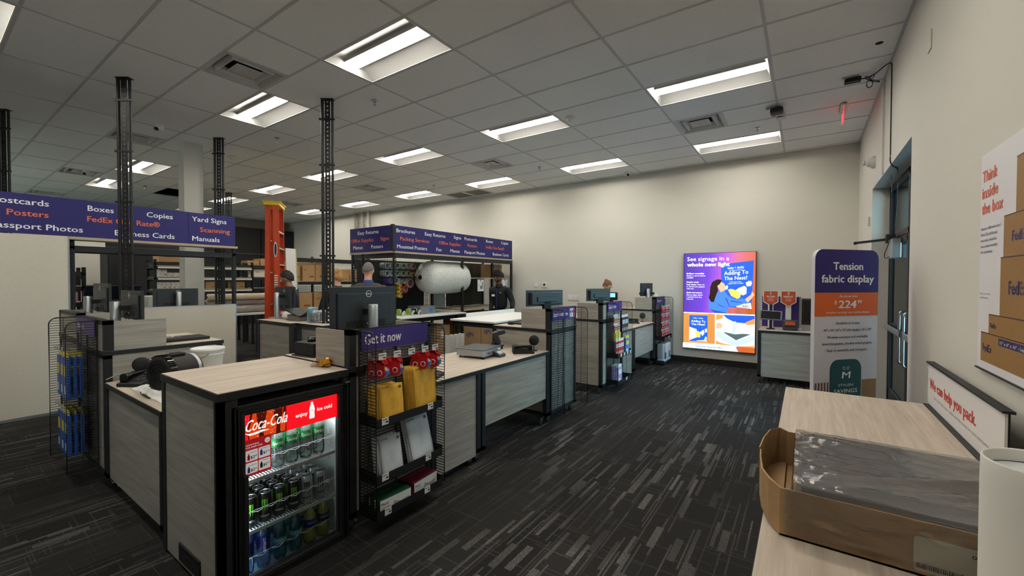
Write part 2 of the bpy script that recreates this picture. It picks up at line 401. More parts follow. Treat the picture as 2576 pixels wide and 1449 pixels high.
# ceiling: lay-in tiles with open cells where lights, diffusers and the missing tile are
lights = [(i, j) for j in (0, 4, 8) for i in (0, -2, -6, -8)] + [(2, 4), (2, 8), (-4, 4), (-4, 8), (-10, 4), (-2, -4), (2, 0), (0, -4), (2, -4), (-6, -4)]
vents = [(-1.0, -1), (-4.0, -1), (-7.0, -1), (2.0, 6), (-1.0, 6), (-4.0, 6), (-7.0, 6), (-10, -1)]
hole_cell = (-8, 2)
rets = [(-3.0, 9), (-2.5, 9)]
cm = MB()
for i in range(-11, 5):
    for j in range(-11, 12):
        x0, x1, y0, y1 = max(i * GX, XF), min((i + 1) * GX, XR), max(j * GY, YF), min((j + 1) * GY, YB)
        if x1 - x0 < 0.01 or y1 - y0 < 0.01 or (i, j) in lights or (i, j) == hole_cell: continue
        segs = [(x0, x1)]
        for (vi, vj) in vents + rets:
            if vj == j and i <= vi < i + 1:
                a, b = vi * GX, (vi + .5) * GX
                segs = [(p, q) for s_ in segs for (p, q) in ((s_[0], min(s_[1], a)), (max(s_[0], b), s_[1])) if q - p > 0.01]
        for p, q in segs: cm.box(p, q, y0, y1, H, H + 0.02)
struct('ceiling', cm, CEILM)
gm = MB()
for i in range(-10, 4): gm.box(i * GX - .012, i * GX + .012, YF, YB, H - .004, H + .002)
for j in range(-10, 11): gm.box(XF, XR, j * GY - .012, j * GY + .012, H - .0035, H + .002)
gm.box(XF, XR, YB - .022, YB, H - .005, H + .002).box(XR - .022, XR, YF, YB, H - .005, H + .002)
for (vi, vj) in vents + rets: gm.box((vi + .5) * GX - .012, (vi + .5) * GX + .012, vj * GY, (vj + 1) * GY, H - .0035, H + .002)
struct('trim_1', gm, GRIDM)
PLEN = mat('plenum_dark', (20, 20, 20), 0.95)
struct('ceiling_plenum', MB().box(XF - .2, XR + .3, YF - .2, YB + .2, H + 0.6, H + 0.7), PLEN)

# ------------------------------------------------------------------ ceiling lights
LENS = mat('light_lens', (255, 250, 240), 0.4, emit=LAMP, ecol=(255, 248, 235))
REFL = mat('light_reflector', (158, 158, 156), 0.4)
where = {(0, 0): 'largest recessed ceiling light, top centre left of the photo', (0, 4): 'recessed ceiling light beside the round smoke detector',
    (0, 8): 'recessed ceiling light next to the back wall, above the register counters', (2, 4): 'recessed ceiling light nearest the door, large at upper right',
    (2, 8): 'rightmost recessed ceiling light by the back wall, above the glowing poster', (-2, 0): 'recessed ceiling light diagonal to the large air diffuser, left of centre',
    (-2, 4): 'recessed ceiling light two bays left of the smoke detector', (-2, 8): 'recessed ceiling light just right of the two grey return grilles',
    (-4, 4): 'recessed ceiling light cut by the black power pole in the middle', (-4, 8): 'recessed ceiling light just left of the two grey return grilles',
    (-6, 4): 'recessed ceiling light above the top of the orange ladder', (-6, 8): 'recessed ceiling light right of the middle pole, above the wall pipes',
    (-6, 0): 'recessed ceiling light between the left pole and the white column', (-8, 0): 'recessed ceiling light behind the tall left power pole',
    (-8, 4): 'recessed ceiling light behind the shorter pole left of the ladder', (-8, 8): 'farthest recessed ceiling light, just right of the ladder',
    (-10, 4): 'recessed ceiling light half hidden by the white column', (-2, -4): 'recessed ceiling light cut off by the top left corner'}
def light_fix():
    t = thing('ceiling_light', 'recessed ceiling light', 'light', (0, 0, 0))
    b = MB(); a0, a1, c0, c1 = .014, GX - .014, .014, GY - .014; z = -.002; d = .085
    n = 6; prof = []
    for k in range(n + 1):   # arched reflector on both sides of the lens
        u = k / n; prof.append((c0 + (.205 - c0) * u, z + d * math.sin(u * pi / 2) ** .8))
    rows = prof + [(.225, z + d), (.225, z + .055)]
    rows2 = [(GY - y, zz) for y, zz in reversed(rows)]
    for rr in (rows, rows2):
        V = [(x, y, zz) for (y, zz) in rr for x in (a0, a1)]
        b.add(V, [(2 * k, 2 * k + 1, 2 * k + 3, 2 * k + 2) for k in range(len(rr) - 1)], True)
    for x in (a0, a1):
        P = [(x, y, zz) for y, zz in rows] + [(x, y, zz) for y, zz in rows2]
        xi = x + (.05 if x == a0 else -.05)
        b.add([(x, c0, z), (x, c1, z), (xi, c1 - .06, z + d), (xi, c0 + .06, z + d)], [(0, 1, 2, 3)])
    b.box(a0, a1, c0, c1, z + d + .002, z + d + .01)
    part('reflector', b, REFL, t, local=True)
    l = MB(); P = [(.225 + .16 * k / 8, z + .055 - .03 * math.sin(pi * k / 8)) for k in range(9)]
    V = [(x, y, zz) for (y, zz) in P for x in (a0 + .045, a1 - .045)]
    l.add(V, [(2 * k, 2 * k + 2, 2 * k + 3, 2 * k + 1) for k in range(8)], True)
    l.box(a0 + .045, a1 - .045, .226, .384, z + .056, z + .07)
    part('lens', l, LENS, t, local=True)
    fr = MB(); e = .012
    fr.box(e, GX - e, e, e + .01, -.004, 0).box(e, GX - e, GY - e - .01, GY - e, -.004, 0).box(e, e + .01, e, GY - e, -.004, 0).box(GX - e - .01, GX - e, e, GY - e, -.004, 0)
    part('frame', fr, WHITE, t, local=True)
    return t
L0 = light_fix()
for k, (i, j) in enumerate(lights):
    o = L0 if k == 0 else dup(L0)
    o.location = (i * GX, j * GY, H)
    o['label'] = where.get((i, j), 'recessed ceiling light out of view behind the photographer, bay %s' % {(2, 0): 'right', (0, -4): 'middle', (2, -4): 'far right', (-6, -4): 'far left'}.get((i, j), 'left'))
    o['group'] = 'recessed ceiling lights'
# ------------------------------------------------------------------ air diffusers
VENTM = mat('diffuser_white', (196, 196, 192), 0.45)
vl = {(-1.0, -1): 'large square air diffuser beside the nearest left ceiling light', (-4.0, -1): 'square air diffuser just right of the left power pole',
    (-7.0, -1): 'square air diffuser left of the left power pole, a camera before it', (2.0, 6): 'square air diffuser above the glowing poster, right half',
    (-1.0, 6): 'square air diffuser above the packing bay middle', (-4.0, 6): 'square air diffuser right of the middle power pole', (-7.0, 6): 'square air diffuser above and right of the ladder', (-10, -1): 'far square air diffuser just above the big blue sign'}
def diffuser():
    t = thing('air_diffuser', 'air diffuser', 'vent'); S = GY
    def ring(m, r0, r1, z0, z1):
        c = S / 2; V = []
        for r, z in ((r0, z0), (r1, z1)): V += [(c - r, c - r, z), (c + r, c - r, z), (c + r, c + r, z), (c - r, c + r, z)]
        m.add(V, [(i, (i + 1) % 4, 4 + (i + 1) % 4, 4 + i) for i in range(4)])
    f = MB(); ring(f, .293, .272, -.004, -.004); ring(f, .272, .225, -.004, .05); ring(f, .293, .293, -.004, .002)
    ring(f, .20, .185, .0, .002); ring(f, .20, .225, 0, .06); ring(f, .185, .14, .002, .05)
    part('frame', f, VENTM, t, local=True)
    p = MB(); c = S / 2; p.box(c - .125, c + .125, c - .125, c + .125, .004, .012); ring(p, .125, .1, .004, .0); p.cyl((c, c, -.004), .028, .01)
    part('centre_plate', p, VENTM, t, local=True)
    b = MB(); b.box(.005, S - .005, .005, S - .005, .1, .11); part('duct_opening', b, PLEN, t, local=True)
    return t
V0 = diffuser()
for k, (i, j) in enumerate(vents):
    o = V0 if k == 0 else dup(V0)
    o.location = (i * GX, j * GY, H); o['label'] = vl[(i, j)]; o['group'] = 'square ceiling air diffusers'
GRL = mat('return_grille_grey', (128, 128, 126), 0.6)
for k, (i, j) in enumerate(rets):
    t = thing('return_grille', ['grey return air grille on the left of the pair by the back wall', 'grey return air grille on the right of the pair by the back wall'][k], 'vent', (i * GX, j * GY, H), group='grey ceiling return grilles')
    f = MB(); S = GY
    f.box(.014, S - .014, .014, .05, -.004, .004).box(.014, S - .014, S - .05, S - .014, -.004, .004).box(.014, .05, .05, S - .05, -.004, .004).box(S - .05, S - .014, .05, S - .05, -.004, .004)
    part('frame', f, WHITE, t, local=True)
    f = MB()
    for q in range(24): f.box(.05, S - .05, .05 + q * .0212, .05 + q * .0212 + .012, -.001, .012)
    f.box(.05, S - .05, .05, S - .05, .02, .022); part('grille', f, GRL, t, local=True)

# ------------------------------------------------------------------ counters
def caster(parent, x, y, m=1.0):
    """swivel caster in the parent's local frame"""
    b = MB(); b.box(x - .03, x + .03, y - .03, y + .03, .088, .094).box(x - .016, x - .012, y - .022, y + .022, .03, .09).box(x + .012, x + .016, y - .022, y + .022, .03, .09)
    b.tube([(x - .018, y + .03, .055), (x - .018, y + .055, .045), (x + .018, y + .055, .045), (x + .018, y + .03, .055)], .005, 5)
    c = part('caster', b, CHROME, parent, local=True)
    part('wheel', MB().lathe((x - .011, y, .034), [(.012, 0), (.032, 0), (.034, .004), (.034, .018), (.032, .022), (.012, .022)], 16, 'x'), BLACKM, c, local=True)
def hutch_unit(label, loc, rz=0.0, W=.64, D=.77, side='l', casters=((.05, .05), (.05, .95)), top_mat=None, n=0):
    """local frame: front face at x=0 looking to +x, u = +y from 0 to W, depth to -D"""
    t = thing('counter_tower', label, 'counter', loc, rz, 'oak and black counter towers')
    f = MB(); p = .045
    for y in (0, W - p):
        f.box(-p, 0, y, y + p, .095, 1.0); f.box(-D, -D + p, y, y + p, .095, 1.0)
        f.box(-D, 0, y, y + p, .095, .12); f.box(-.055, 0, y, y + p, 1.03, 1.255)
    f.box(-p, 0, 0, W, .97, 1.0).box(-p, 0, 0, W, .095, .13).box(-.055, 0, 0, W, 1.225, 1.255)
    f.box(-.375, -.36, .016, W - .016, 1.15, 1.187)
    part('frame', f, BLACK, t, local=True)
    part('top', MB().use(BLACK).box(-D - .01, .005, -.004, W + .004, .998, 1.028).use(top_mat or WOODT).box(-D - .004, -.001, .002, W - .002, 1.0275, 1.031), None, t, local=True)
    for y in (0.004, W - .016): part('side_panel', MB().box(-D + p, -p, y, y + .012, .10, .995), WOODF, t, local=True)
    part('front_panel', MB().box(-.02, -.008, p, W - p, .13, .97), WOODF, t, local=True)
    h = MB(); h.box(-.37, -.055, 0, .016, 1.031, 1.25).box(-.37, -.055, W - .016, W, 1.031, 1.25).box(-.015, -.003, .045, W - .045, 1.031, 1.225)
    h.box(-.37, -.055, .016, W - .016, 1.17, 1.185)
    part('riser_box', h, WOODF, t, local=True)
    for (cx, cy) in casters: caster(t, -cx, cy * W)
    return t
def low_counter(label, loc, rz, L, D, panels, legs, name='counter_table', casters=(), bf=None, z=.80):
    """local frame as above; panels = [(y0,y1,z0)], legs = [(y, width)]"""
    t = thing(name, label, 'counter', loc, rz, 'low oak counters')
    part('top', MB().use(BLACK).box(-D, .004, 0, L, z - .032, z - .002).use(WOODT if abs(rz) < .1 else WOODX).box(-D + .005, -.001, .003, L - .003, z - .002, z + .001), None, t, local=True)
    for (y0, y1, z0) in panels: part('front_panel', MB().box(-.03, -.012, y0, y1, z0, z - .034), WOODF, t, local=True)
    for (y, w) in legs:
        f = MB(); f.box(-.05, 0, y, y + w, .095, z - .032).box(-D, -D + .05, y, y + w, .095, z - .032).box(-D, 0, y, y + w, .095, .13)
        part('leg_frame', f, BLACK, t, local=True)
        part('end_panel', MB().box(-D + .05, -.05, y + w / 2 - .006, y + w / 2 + .006, .13, z - .034), WOODF, t, local=True)
    f = MB(); f.box(-D + .02, -D + .05, .05, L - .05, z - .12, z - .034).box(-D, -D + .04, .05, L - .05, .12, .16); part('rear_rail', f, BLACK, t, local=True)
    for (cx, cy) in casters: caster(t, -cx, cy)
    return t
# row along the customer aisle (front at X = 1.70)
hutch_unit('tall counter tower behind the Get it now rack beside the drinks fridge', (1.70, -.848, 0), 0, .675, casters=((.05, .03), (.7, .03), (.05, .65)))
low_counter('low counter table with the shipping scale on it', (1.70, -.164, 0), 0, 1.755, .78, [(.045, .53, .07), (.645, 1.72, .29)], [(0, .045), (.53, .05), (.60, .045), (1.705, .05)], casters=((.06, .49), (.06, .58), (.06, 1.67), (.70, 1.67)))
hutch_unit('tall counter tower behind the rack with the Send it with love header', (1.70, 1.60, 0), 0, .64, casters=((.05, .05), (.05, .92), (.7, .05), (.7, .92)))
hutch_unit('tall counter tower behind the farther Get it now rack with books', (1.70, 3.03, 0), 0, .76, casters=((.05, .04), (.7, .04), (.05, .95)))
low_counter('low counter table nearest the back wall with a phone on it', (1.70, 3.80, 0), 0, 1.69, .78, [(.045, .5, .07), (.63, 1.66, .295)], [(0, .045), (.49, .05), (.57, .045), (1.64, .05)], casters=((.06, .52), (.06, 1.62)))
hutch_unit('tall counter tower in the back corner behind the red tape rack', (1.70, 5.50, 0), 0, .62, casters=((.05, .05), (.05, .93)))
# row facing the photographer (front at Y = -1.55)
R90 = -pi / 2
hutch_unit('tall counter tower left of the black fan, behind the wire rack of blue packs', (-1.13, -1.55, 0), R90, .85, casters=((.05, .96), (.7, .96)), top_mat=WOODX)
low_counter('low counter table under the black fan and the white bucket', (-.27, -1.55, 0), R90, 1.19, .80, [(.03, 1.16, .10)], [(0, .04), (1.15, .04)], casters=((.06, .06),))
hutch_unit('farther tall counter tower at the left end, a monitor on top', (-2.20, -1.50, 0), R90, .78, D=.42, casters=((.05, .05),), top_mat=WOODX)
# service desk by the middle pole
t = thing('service_desk', 'oak service desk with black edges in front of the man by the ladder', 'desk', (-2.04, .30, 0))
part('top', MB().use(BLACK).box(-2.05, -1.18, .29, 1.35, 1.0, 1.03).box(-1.19, -.62, .36, 1.35, 1.0, 1.03).use(WOODT).box(-2.045, -1.185, .295, 1.345, 1.03, 1.033).box(-1.185, -.625, .365, 1.345, 1.03, 1.033), None, t)
part('front_panel', MB().box(-2.0, -1.23, .31, .325, .12, .99), WOODF, t)
part('front_panel', MB().box(-1.12, -.66, .40, .415, .12, .99), WOODF, t)
for (x, y) in ((-2.04, .30), (-1.23, .30), (-.66, .37), (-2.04, 1.3), (-.66, 1.3)):
    part('leg', MB().box(x, x + .04 + (.07 if x == -1.23 else 0), y, y + .04, 0.0, 1.0), BLACK, t)
part('end_panel', MB().box(-2.035, -2.02, .345, 1.3, .12, .99), WOODF, t)
part('end_panel', MB().box(-.645, -.63, .415, 1.3, .12, .99), WOODF, t)

# ------------------------------------------------------------------ drinks fridge in its oak cabinet
FX0, FX1, FY0, FY1 = .935, 1.70, -1.55, -.858
t = thing('fridge_cabinet', 'waist-high oak cabinet with black edges that houses the drinks fridge', 'cabinet', (FX0, FY0, 0))
part('top', MB().use(BLACK).box(FX0 - .005, FX1 + .005, FY0 - .005, FY1, .985, 1.022).use(WOODT).box(FX0, FX1, FY0, FY1 - .003, 1.0215, 1.025), None, t)
part('corner_post', MB().box(FX1 - .05, FX1, FY0, FY0 + .03, 0.01, .985).box(FX1 - .03, FX1, FY0, FY0 + .085, .01, .985), BLACK, t)
for q in ((FX0, FX0 + .045, FY0, FY0 + .03), (FX1 - .05, FX1, FY1 - .035, FY1), (FX0, FX0 + .045, FY1 - .03, FY1)): part('corner_post', MB().box(*q, .01, .985), BLACK, t)
sp_ = part('side_panel', MB().box(FX0 + .045, FX1 - .05, FY0 + .006, FY0 + .02, .012, .985), WOODF, t)
g = MB()
g.box(1.18, 1.46, FY0 - .002, FY0 + .008, .035, .045).box(1.18, 1.46, FY0 - .002, FY0 + .008, .12, .13).box(1.18, 1.19, FY0 - .002, FY0 + .008, .045, .12).box(1.45, 1.46, FY0 - .002, FY0 + .008, .045, .12)
for k in range(7): g.box(1.19, 1.45, FY0 - .001, FY0 + .007, .05 + k * .01, .055 + k * .01)
g.box(1.185, 1.455, FY0 + .004, FY0 + .006, .04, .125)
part('vent', g, BLACKM, sp_)
part('back_panel', MB().box(FX0 + .01, FX0 + .02, FY0 + .03, FY1 - .03, .012, .985), WOODF, t)
part('side_panel', MB().box(FX0 + .045, FX1 - .05, FY1 - .02, FY1 - .006, .012, .985), WOODF, t)
# the fridge
t = thing('drinks_fridge', 'black glass-door drinks fridge with a red Coca-Cola header, inside the oak cabinet', 'fridge', (1.3, -1.18, 0))
FW = mat('fridge_liner', (226, 232, 230), 0.5)
y0, y1 = -1.455, -.895
b = MB(); b.box(1.02, 1.64, y0 - .02, y0, .03, .94).box(1.02, 1.64, y1, y1 + .02, .03, .94).box(1.02, 1.04, y0, y1, .03, .94).box(1.02, 1.64, y0 - .02, y1 + .02, .92, .945).box(1.02, 1.64, y0 - .02, y1 + .02, .0, .02)
for x in (1.08, 1.58):
    for y in (y0, y1): b.cyl((x, y, 0), .014, .03, n=10)
part('case', b, BLACK, t)
b = MB(); b.box(1.041, 1.635, y0 + .001, y0 + .008, .021, .915).box(1.041, 1.635, y1 - .008, y1 - .001, .021, .915).box(1.041, 1.048, y0, y1, .021, .915).box(1.041, 1.635, y0, y1, .021, .026)
for k in range(9): b.box(1.55, 1.56, y1 - .012, y1 - .006, .06 + k * .08, .09 + k * .08)
part('liner', b, FW, t)
FLED = mat('fridge_led', (255, 255, 255), 0.4, emit=14.0, ecol=(236, 246, 255))
part('light_strip', MB().box(1.595, 1.61, y0 + .02, y1 - .02, .895, .905).box(1.60, 1.64, y0 + .0085, y0 + .0125, .05, .85).box(1.59, 1.64, y0 + .03, y1 - .03, .752, .757), FLED, t)
SHELFW = mat('shelf_wire_white', (232, 236, 236), 0.4)
for z in (.535, .268):
    b = MB(); b.box(1.625, 1.632, y0 + .01, y1 - .01, z - .022, z - .004).box(1.06, 1.066, y0 + .01, y1 - .01, z - .01, z - .003)
    n = 36
    for k in range(n): yy = y0 + .015 + (y1 - y0 - .03) * k / (n - 1); b.box(1.06, 1.63, yy - .0022, yy + .0022, z - .005, z - .001)
    part('shelf', b, SHELFW, t)
for z in (.36, .12, .62):
    b = MB()
    for k in range(8):
        c = -1.41 + (.066 if z != .12 else .083) * k
        if c < -.93: b.tube([(1.626, c - .03, z), (1.634, c, z - .006), (1.626, c + .03, z)], .0022, 5)
    b.tube([(1.628, y0 + .01, z + .004), (1.628, y1 - .01, z + .004)], .0015, 4)
    part('front_rail', b, SHELFW, t)
b = MB(); dx0, dx1 = 1.648, 1.70; oy0, oy1, oz0, oz1 = -1.497, -.868, .005, .945; gy0, gy1, gz0, gz1 = -1.432, -.914, .05, .89
for (a0, a1, c0, c1) in ((oy0, gy0, oz0, oz1), (gy1, oy1, oz0, oz1), (gy0, gy1, oz0, gz0), (gy0, gy1, gz1, oz1)): b.box(dx0, dx1, a0, a1, c0, c1, .004)
for k in range(3):
    e = .012 + k * .015
    for (a0, a1, c0, c1) in ((gy0 - e - .006, gy0 - e, gz0 - e, gz1 + e), (gy1 + e, gy1 + e + .006, gz0 - e, gz1 + e), (gy0 - e, gy1 + e, gz1 + e, gz1 + e + .006), (gy0 - e, gy1 + e, gz0 - e - .006, gz0 - e)): b.box(dx1, dx1 + .006 - k * .0015, a0, a1, c0, c1)
door = part('door', b, BLACK, t)
part('glass', MB().box(1.672, 1.676, gy0, gy1, gz0, gz1), glass('fridge_glass', (238, 244, 242)), door)
part('handle', MB().box(1.70, 1.722, gy0 - .016, gy0 + .006, .05, .60, .006), BLACKM, door)
part('hinge', MB().box(1.66, 1.712, -.885, -.855, .945, .955).cyl((1.69, -.87, .94), .008, .022, n=8), CHROME, door)
CRED = mat('cola_red_backlit', (226, 20, 32), 0.4, emit=1.1, ecol=(240, 16, 28)); CDRK = mat('cola_photo_dark', (70, 14, 10), 0.4, emit=.35, ecol=(120, 20, 8)); CORG = mat('cola_photo_amber', (210, 70, 20), .4, emit=.8, ecol=(235, 70, 16)); CWHT = mat('cola_white_backlit', (250, 250, 250), .4, emit=.9)
FRF = ((1.668, 0, 0), (0, 1, 0), (0, 0, 1))
hd = MB(); hd.box(1.655, 1.668, gy0, gy1, .745, gz1)
hs = part('header_sign', MB().use(CRED).box(1.655, 1.668, -1.215, gy1, .745, gz1).use(CDRK).box(1.655, 1.668, gy0, -1.215, .745, gz1), None, t)
g = MB().use(CORG)
for (a, bb) in ((-1.40, -1.355), (-1.33, -1.27), (-1.245, -1.222)): g.face([(a, .75), (bb, .75), (bb + .004, .80), (bb - .01, .85), (bb - .012, .888), (a + .016, .888), (a + .01, .85), (a - .004, .80)], FRF, .0006)
g.use(CRED).face([(-1.43, .75), (-1.405, .75), (-1.41, .80), (-1.395, .89), (-1.43, .89)], FRF, .0008)
random.seed(3)
g.use(CWHT)
for k in range(40): a, c = random.uniform(-1.42, -1.22), random.uniform(.755, .885); g.face([(a + .0014 * math.cos(q * pi / 3), c + .0014 * math.sin(q * pi / 3)) for q in range(6)], FRF, .001)
part('cola_picture', g, None, hs)
g = MB(); g.text('Coca-Cola', FRF, -1.425, .796, .06, w=.212, bold=.012, shear=.28, off=.0016)
g.face([(-1.424, .792), (-1.40, .784), (-1.37, .785), (-1.34, .79), (-1.31, .783), (-1.30, .781), (-1.34, .779), (-1.37, .774), (-1.40, .774)], FRF, .0016)
g.text('enjoy', FRF, -1.165, .803, .022, w=.068, bold=.02, off=.0016).text('ice cold', FRF, -1.04, .81, .022, w=.092, bold=.02, off=.0016)
bt = [(.0, .0), (.014, .0), (.016, .01), (.014, .03), (.0165, .05), (.013, .066), (.007, .082), (.006, .094), (.0, .094)]
g.face([(-1.071 + a, .776 + c) for a, c in bt] + [(-1.071 - a, .776 + c) for a, c in reversed(bt[1:-1])], FRF, .0016)
part('lettering', g, CWHT, hs)
g = MB(); g.text('Coca', FRF, -1.081, .82, .006, off=.002, bold=.02, shear=.2); part('lettering', g, CRED, hs)
MRED = mat('menu_red', (206, 30, 42), .5, emit=.12); MWH = mat('menu_white', (242, 242, 242), .5, emit=.15)
FRM = ((1.676, 0, 0), (0, 1, 0), (0, 0, 1))
ms = part('price_menu', MB().box(1.674, 1.678, -1.428, -1.300, .572, .757), MRED, t)
g = MB()
fr2 = ((1.678, 0, 0), (0, 1, 0), (0, 0, 1))
for a in (-1.423, -1.362):
    for c in (.585, .648): g.face(rrect(a, a + .057, c, c + .056, .005, 3), fr2, .0004)
g.text('SOMETHING', fr2, -1.422, .727, .008, w=.062, bold=.02).text('FOR EVERYONE', fr2, -1.422, .714, .008, w=.078, bold=.02)
g.face([(-1.318 + .014 * math.cos(q * pi / 10), .732 + .014 * math.sin(q * pi / 10)) for q in range(20)], fr2, .0004)
part('white_print', g, MWH, ms)
g = MB()
for (a, c, s_, n_) in ((-1.40, .66, '$2', '09'), (-1.34, .665, '$1', '99'), (-1.40, .595, '$2', '09'), (-1.34, .602, '$2', '79')):
    g.text(s_, fr2, a, c, .014, bold=.03, off=.001).text(n_, fr2, a + .02, c + .006, .008, bold=.02, off=.001)
    g.text('beverage 20 fl oz', fr2, a - .003, c + .03, .0042, w=.034, bold=.02, off=.001)
part('price_print', g, INKD, ms)
g = MB()
for (a, c, m_) in ((-1.415, .655, RED), (-1.355, .662, mat('label_blue', (40, 70, 170), .4)), (-1.415, .59, mat('label_blue', (40, 70, 170), .4)), (-1.355, .597, BLACKM)):
    g.use(m_).face([(a, c), (a + .012, c), (a + .012, c + .022), (a + .008, c + .028), (a + .008, c + .034), (a + .004, c + .034), (a + .004, c + .028), (a, c + .022)], fr2, .0012)
g.use(MRED).text('Coca-Cola', fr2, -1.328, .73, .005, w=.02, bold=.02, shear=.2, off=.001)
part('pictograms', g, None, ms)
# bottles and cans
PET = glass('clear_bottle', (226, 236, 232), 1.2, .06, haze=.10); PETG = glass('teal_water_bottle', (140, 206, 214), 1.2, .06, haze=.12, hcol=(90, 190, 205)); PETB = glass('blue_tinted_bottle', (190, 214, 236), 1.2, .06, haze=.10, hcol=(150, 190, 230))
LEMON = glass('lemonade_bottle', (216, 214, 130), 1.2, .06, haze=.5, hcol=(214, 210, 110)); GRN = mat('green_label', (28, 132, 62), .45); BLUL = mat('dark_blue_label', (24, 34, 130), .4); CYL = mat('teal_label', (72, 176, 196), .4)
YEL = mat('yellow_print', (238, 206, 60), .45); CAPW = mat('cap_white', (226, 226, 226), .4); CAPG = mat('cap_teal', (46, 130, 110), .4); CAPK = mat('cap_black', (26, 26, 28), .4)
CANK = mat('can_black', (22, 23, 24), .3, .3); CANW = mat('can_silver_white', (204, 208, 210), .32, .35); ALU = mat('aluminium', (196, 198, 200), .28, 1.0); CLAW = mat('claw_green', (112, 190, 50), .4)
def bottle(kind, label, x, y, z, grp):
    spec = {'soda': (.0335, .225, PET, GRN, CAPW), 'smart': (.033, .25, PETB, BLUL, CAPW), 'teal': (.0325, .235, PETG, CYL, CAPG), 'lemon': (.034, .225, LEMON, BLUL, CAPK)}[kind]
    R_, Hh, bm_, lm_, cm_ = spec
    t = thing('drink_bottle', label, 'bottle', (x, y, z), group=grp)
    a, bq = {'soda': (.50, .72), 'smart': (.40, .70), 'teal': (.40, .52), 'lemon': (.44, .64)}[kind]
    pr = [(.02, .0), (R_ * .92, .004), (R_, .02), (R_ * .98, .25 * Hh), (R_ * .9, .36 * Hh), (R_ * .99, .45 * Hh), (R_ * .99, .66 * Hh), (R_ * .86, .75 * Hh), (R_ * .45, .9 * Hh), (.013, .93 * Hh), (.013, .95 * Hh)]
    part('bottle_body', MB().lathe((0, 0, 0), pr, 16), bm_, t, local=True)
    part('cap', MB().lathe((0, 0, .925 * Hh), [(.0145, 0), (.0145, .014), (.013, .018)], 14), cm_, t, local=True)
    rl = R_ + .0006
    g = MB(); nn = 18; V = [(rl * math.cos(2 * pi * i / nn), rl * math.sin(2 * pi * i / nn), q * Hh) for q in (a, bq) for i in range(nn)]
    g.add(V, [(i, (i + 1) % nn, nn + (i + 1) % nn, nn + i) for i in range(nn)], True)
    lb = part('label_wrap', g, lm_, t, local=True)
    def wrap(txt, z0, h, width, a_c=0.0, bold=.02, shear=0.0, m=INKW):
        w_ = MB(); w_.text(txt, ((0, 0, 0), (1, 0, 0), (0, 1, 0)), 0, 0, h, w=width, bold=bold, align='c', off=0, shear=shear)
        w_.v = [((rl + .0006) * math.cos(p[0] / rl + a_c), (rl + .0006) * math.sin(p[0] / rl + a_c), z0 + p[1]) for p in w_.v]
        part('lettering', w_, m, lb, local=True)
    if kind == 'soda': wrap('Sprite', .575 * Hh, .02, .058, -.45, .03, .2)
    elif kind == 'smart':
        w_ = MB(); w_.text('smart', ((0, 0, 0), (1, 0, 0), (0, 1, 0)), 0, 0, .019, w=.07, bold=.02, align='c', off=0)
        w_.v = [((rl + .0006) * math.cos(-p[1] / rl - .1), (rl + .0006) * math.sin(-p[1] / rl - .1), .52 * Hh + p[0]) for p in w_.v]
        part('lettering', w_, INKW, lb, local=True)
    elif kind == 'teal': wrap('DASANI', .44 * Hh, .014, .056, -.4, .02, .1)
    else: wrap('Lemonade', .53 * Hh, .012, .05, -.2, .02, .1, YEL)
    return t
def can(kind, label, x, y, z, grp):
    t = thing('drink_can', label, 'can', (x, y, z), group=grp)
    Hh, R_ = .158, .032
    part('can_body', MB().lathe((0, 0, 0), [(.024, 0), (R_, .008), (R_, Hh - .016), (.0265, Hh - .003)], 18), CANK if kind == 'k' else CANW, t, local=True)
    part('lid', MB().lathe((0, 0, Hh - .004), [(.027, 0), (.0275, .004), (.025, .004), (.0245, .001), (.001, .001)], 18).box(-.006, .008, -.007, .007, Hh - .003, Hh - .0015), ALU, t, local=True)
    w_ = MB(); fr = ((0, 0, 0), (1, 0, 0), (0, 1, 0))
    for k, (dx, l0) in enumerate(((-.011, .03), (0, .022), (.011, .028))): w_.face([(dx - .004, .125), (dx + .0045, .127), (dx + .003, .1), (dx + .004, .085), (dx, .125 - .05 - l0 * .6), (dx - .002, .095), (dx - .0035, .105)], fr, 0)
    rl = R_ + .0007
    w_.v = [(rl * math.cos(p[0] / rl - .45), rl * math.sin(p[0] / rl - .45), p[1]) for p in w_.v]
    part('claw_mark', w_, CLAW if kind == 'k' else BLACKM, t, local=True)
    w_ = MB(); w_.text('MONSTER', fr, 0, 0, .011, w=.046, bold=.03, align='c', off=0)
    w_.v = [(rl * math.cos(p[0] / rl - .45), rl * math.sin(p[0] / rl - .45), .032 + p[1]) for p in w_.v]
    part('lettering', w_, INKW if kind == 'k' else BLACKM, t, local=True)
    return t
ordn = ['leftmost', 'second from left', 'third from left', 'rightmost']
sy = [-1.225, -1.148, -1.066, -.988]
g0 = bottle('soda', 'x', 1.592, sy[0], .537, 'clear soda bottles')
for r in range(3):
    for k in range(4):
        o = g0 if (r, k) == (0, 0) else dup(g0, (1.592 - .075 * r, sy[k], .537))
        o['label'] = ('clear soda bottle with green label, %s in the front row, top fridge shelf' % ordn[k]) if r == 0 else ('clear soda bottle, %s row on the top fridge shelf, %s' % (('second', 'third')[r - 1], ordn[k]))
        o['group'] = 'clear soda bottles'
for k, y in enumerate((-1.385, -1.305)):
    dup(g0, (1.55, y, .537), label='clear soda bottle behind the price menu, %s of two' % ('left' if k == 0 else 'right'))['group'] = 'clear soda bottles'
cy = [-1.365, -1.293, -1.218, -1.137, -1.062, -.980]
nm = ['farthest left', 'second from left', 'third from left', 'last before the white cans', 'left', 'right']
ck = cw = None
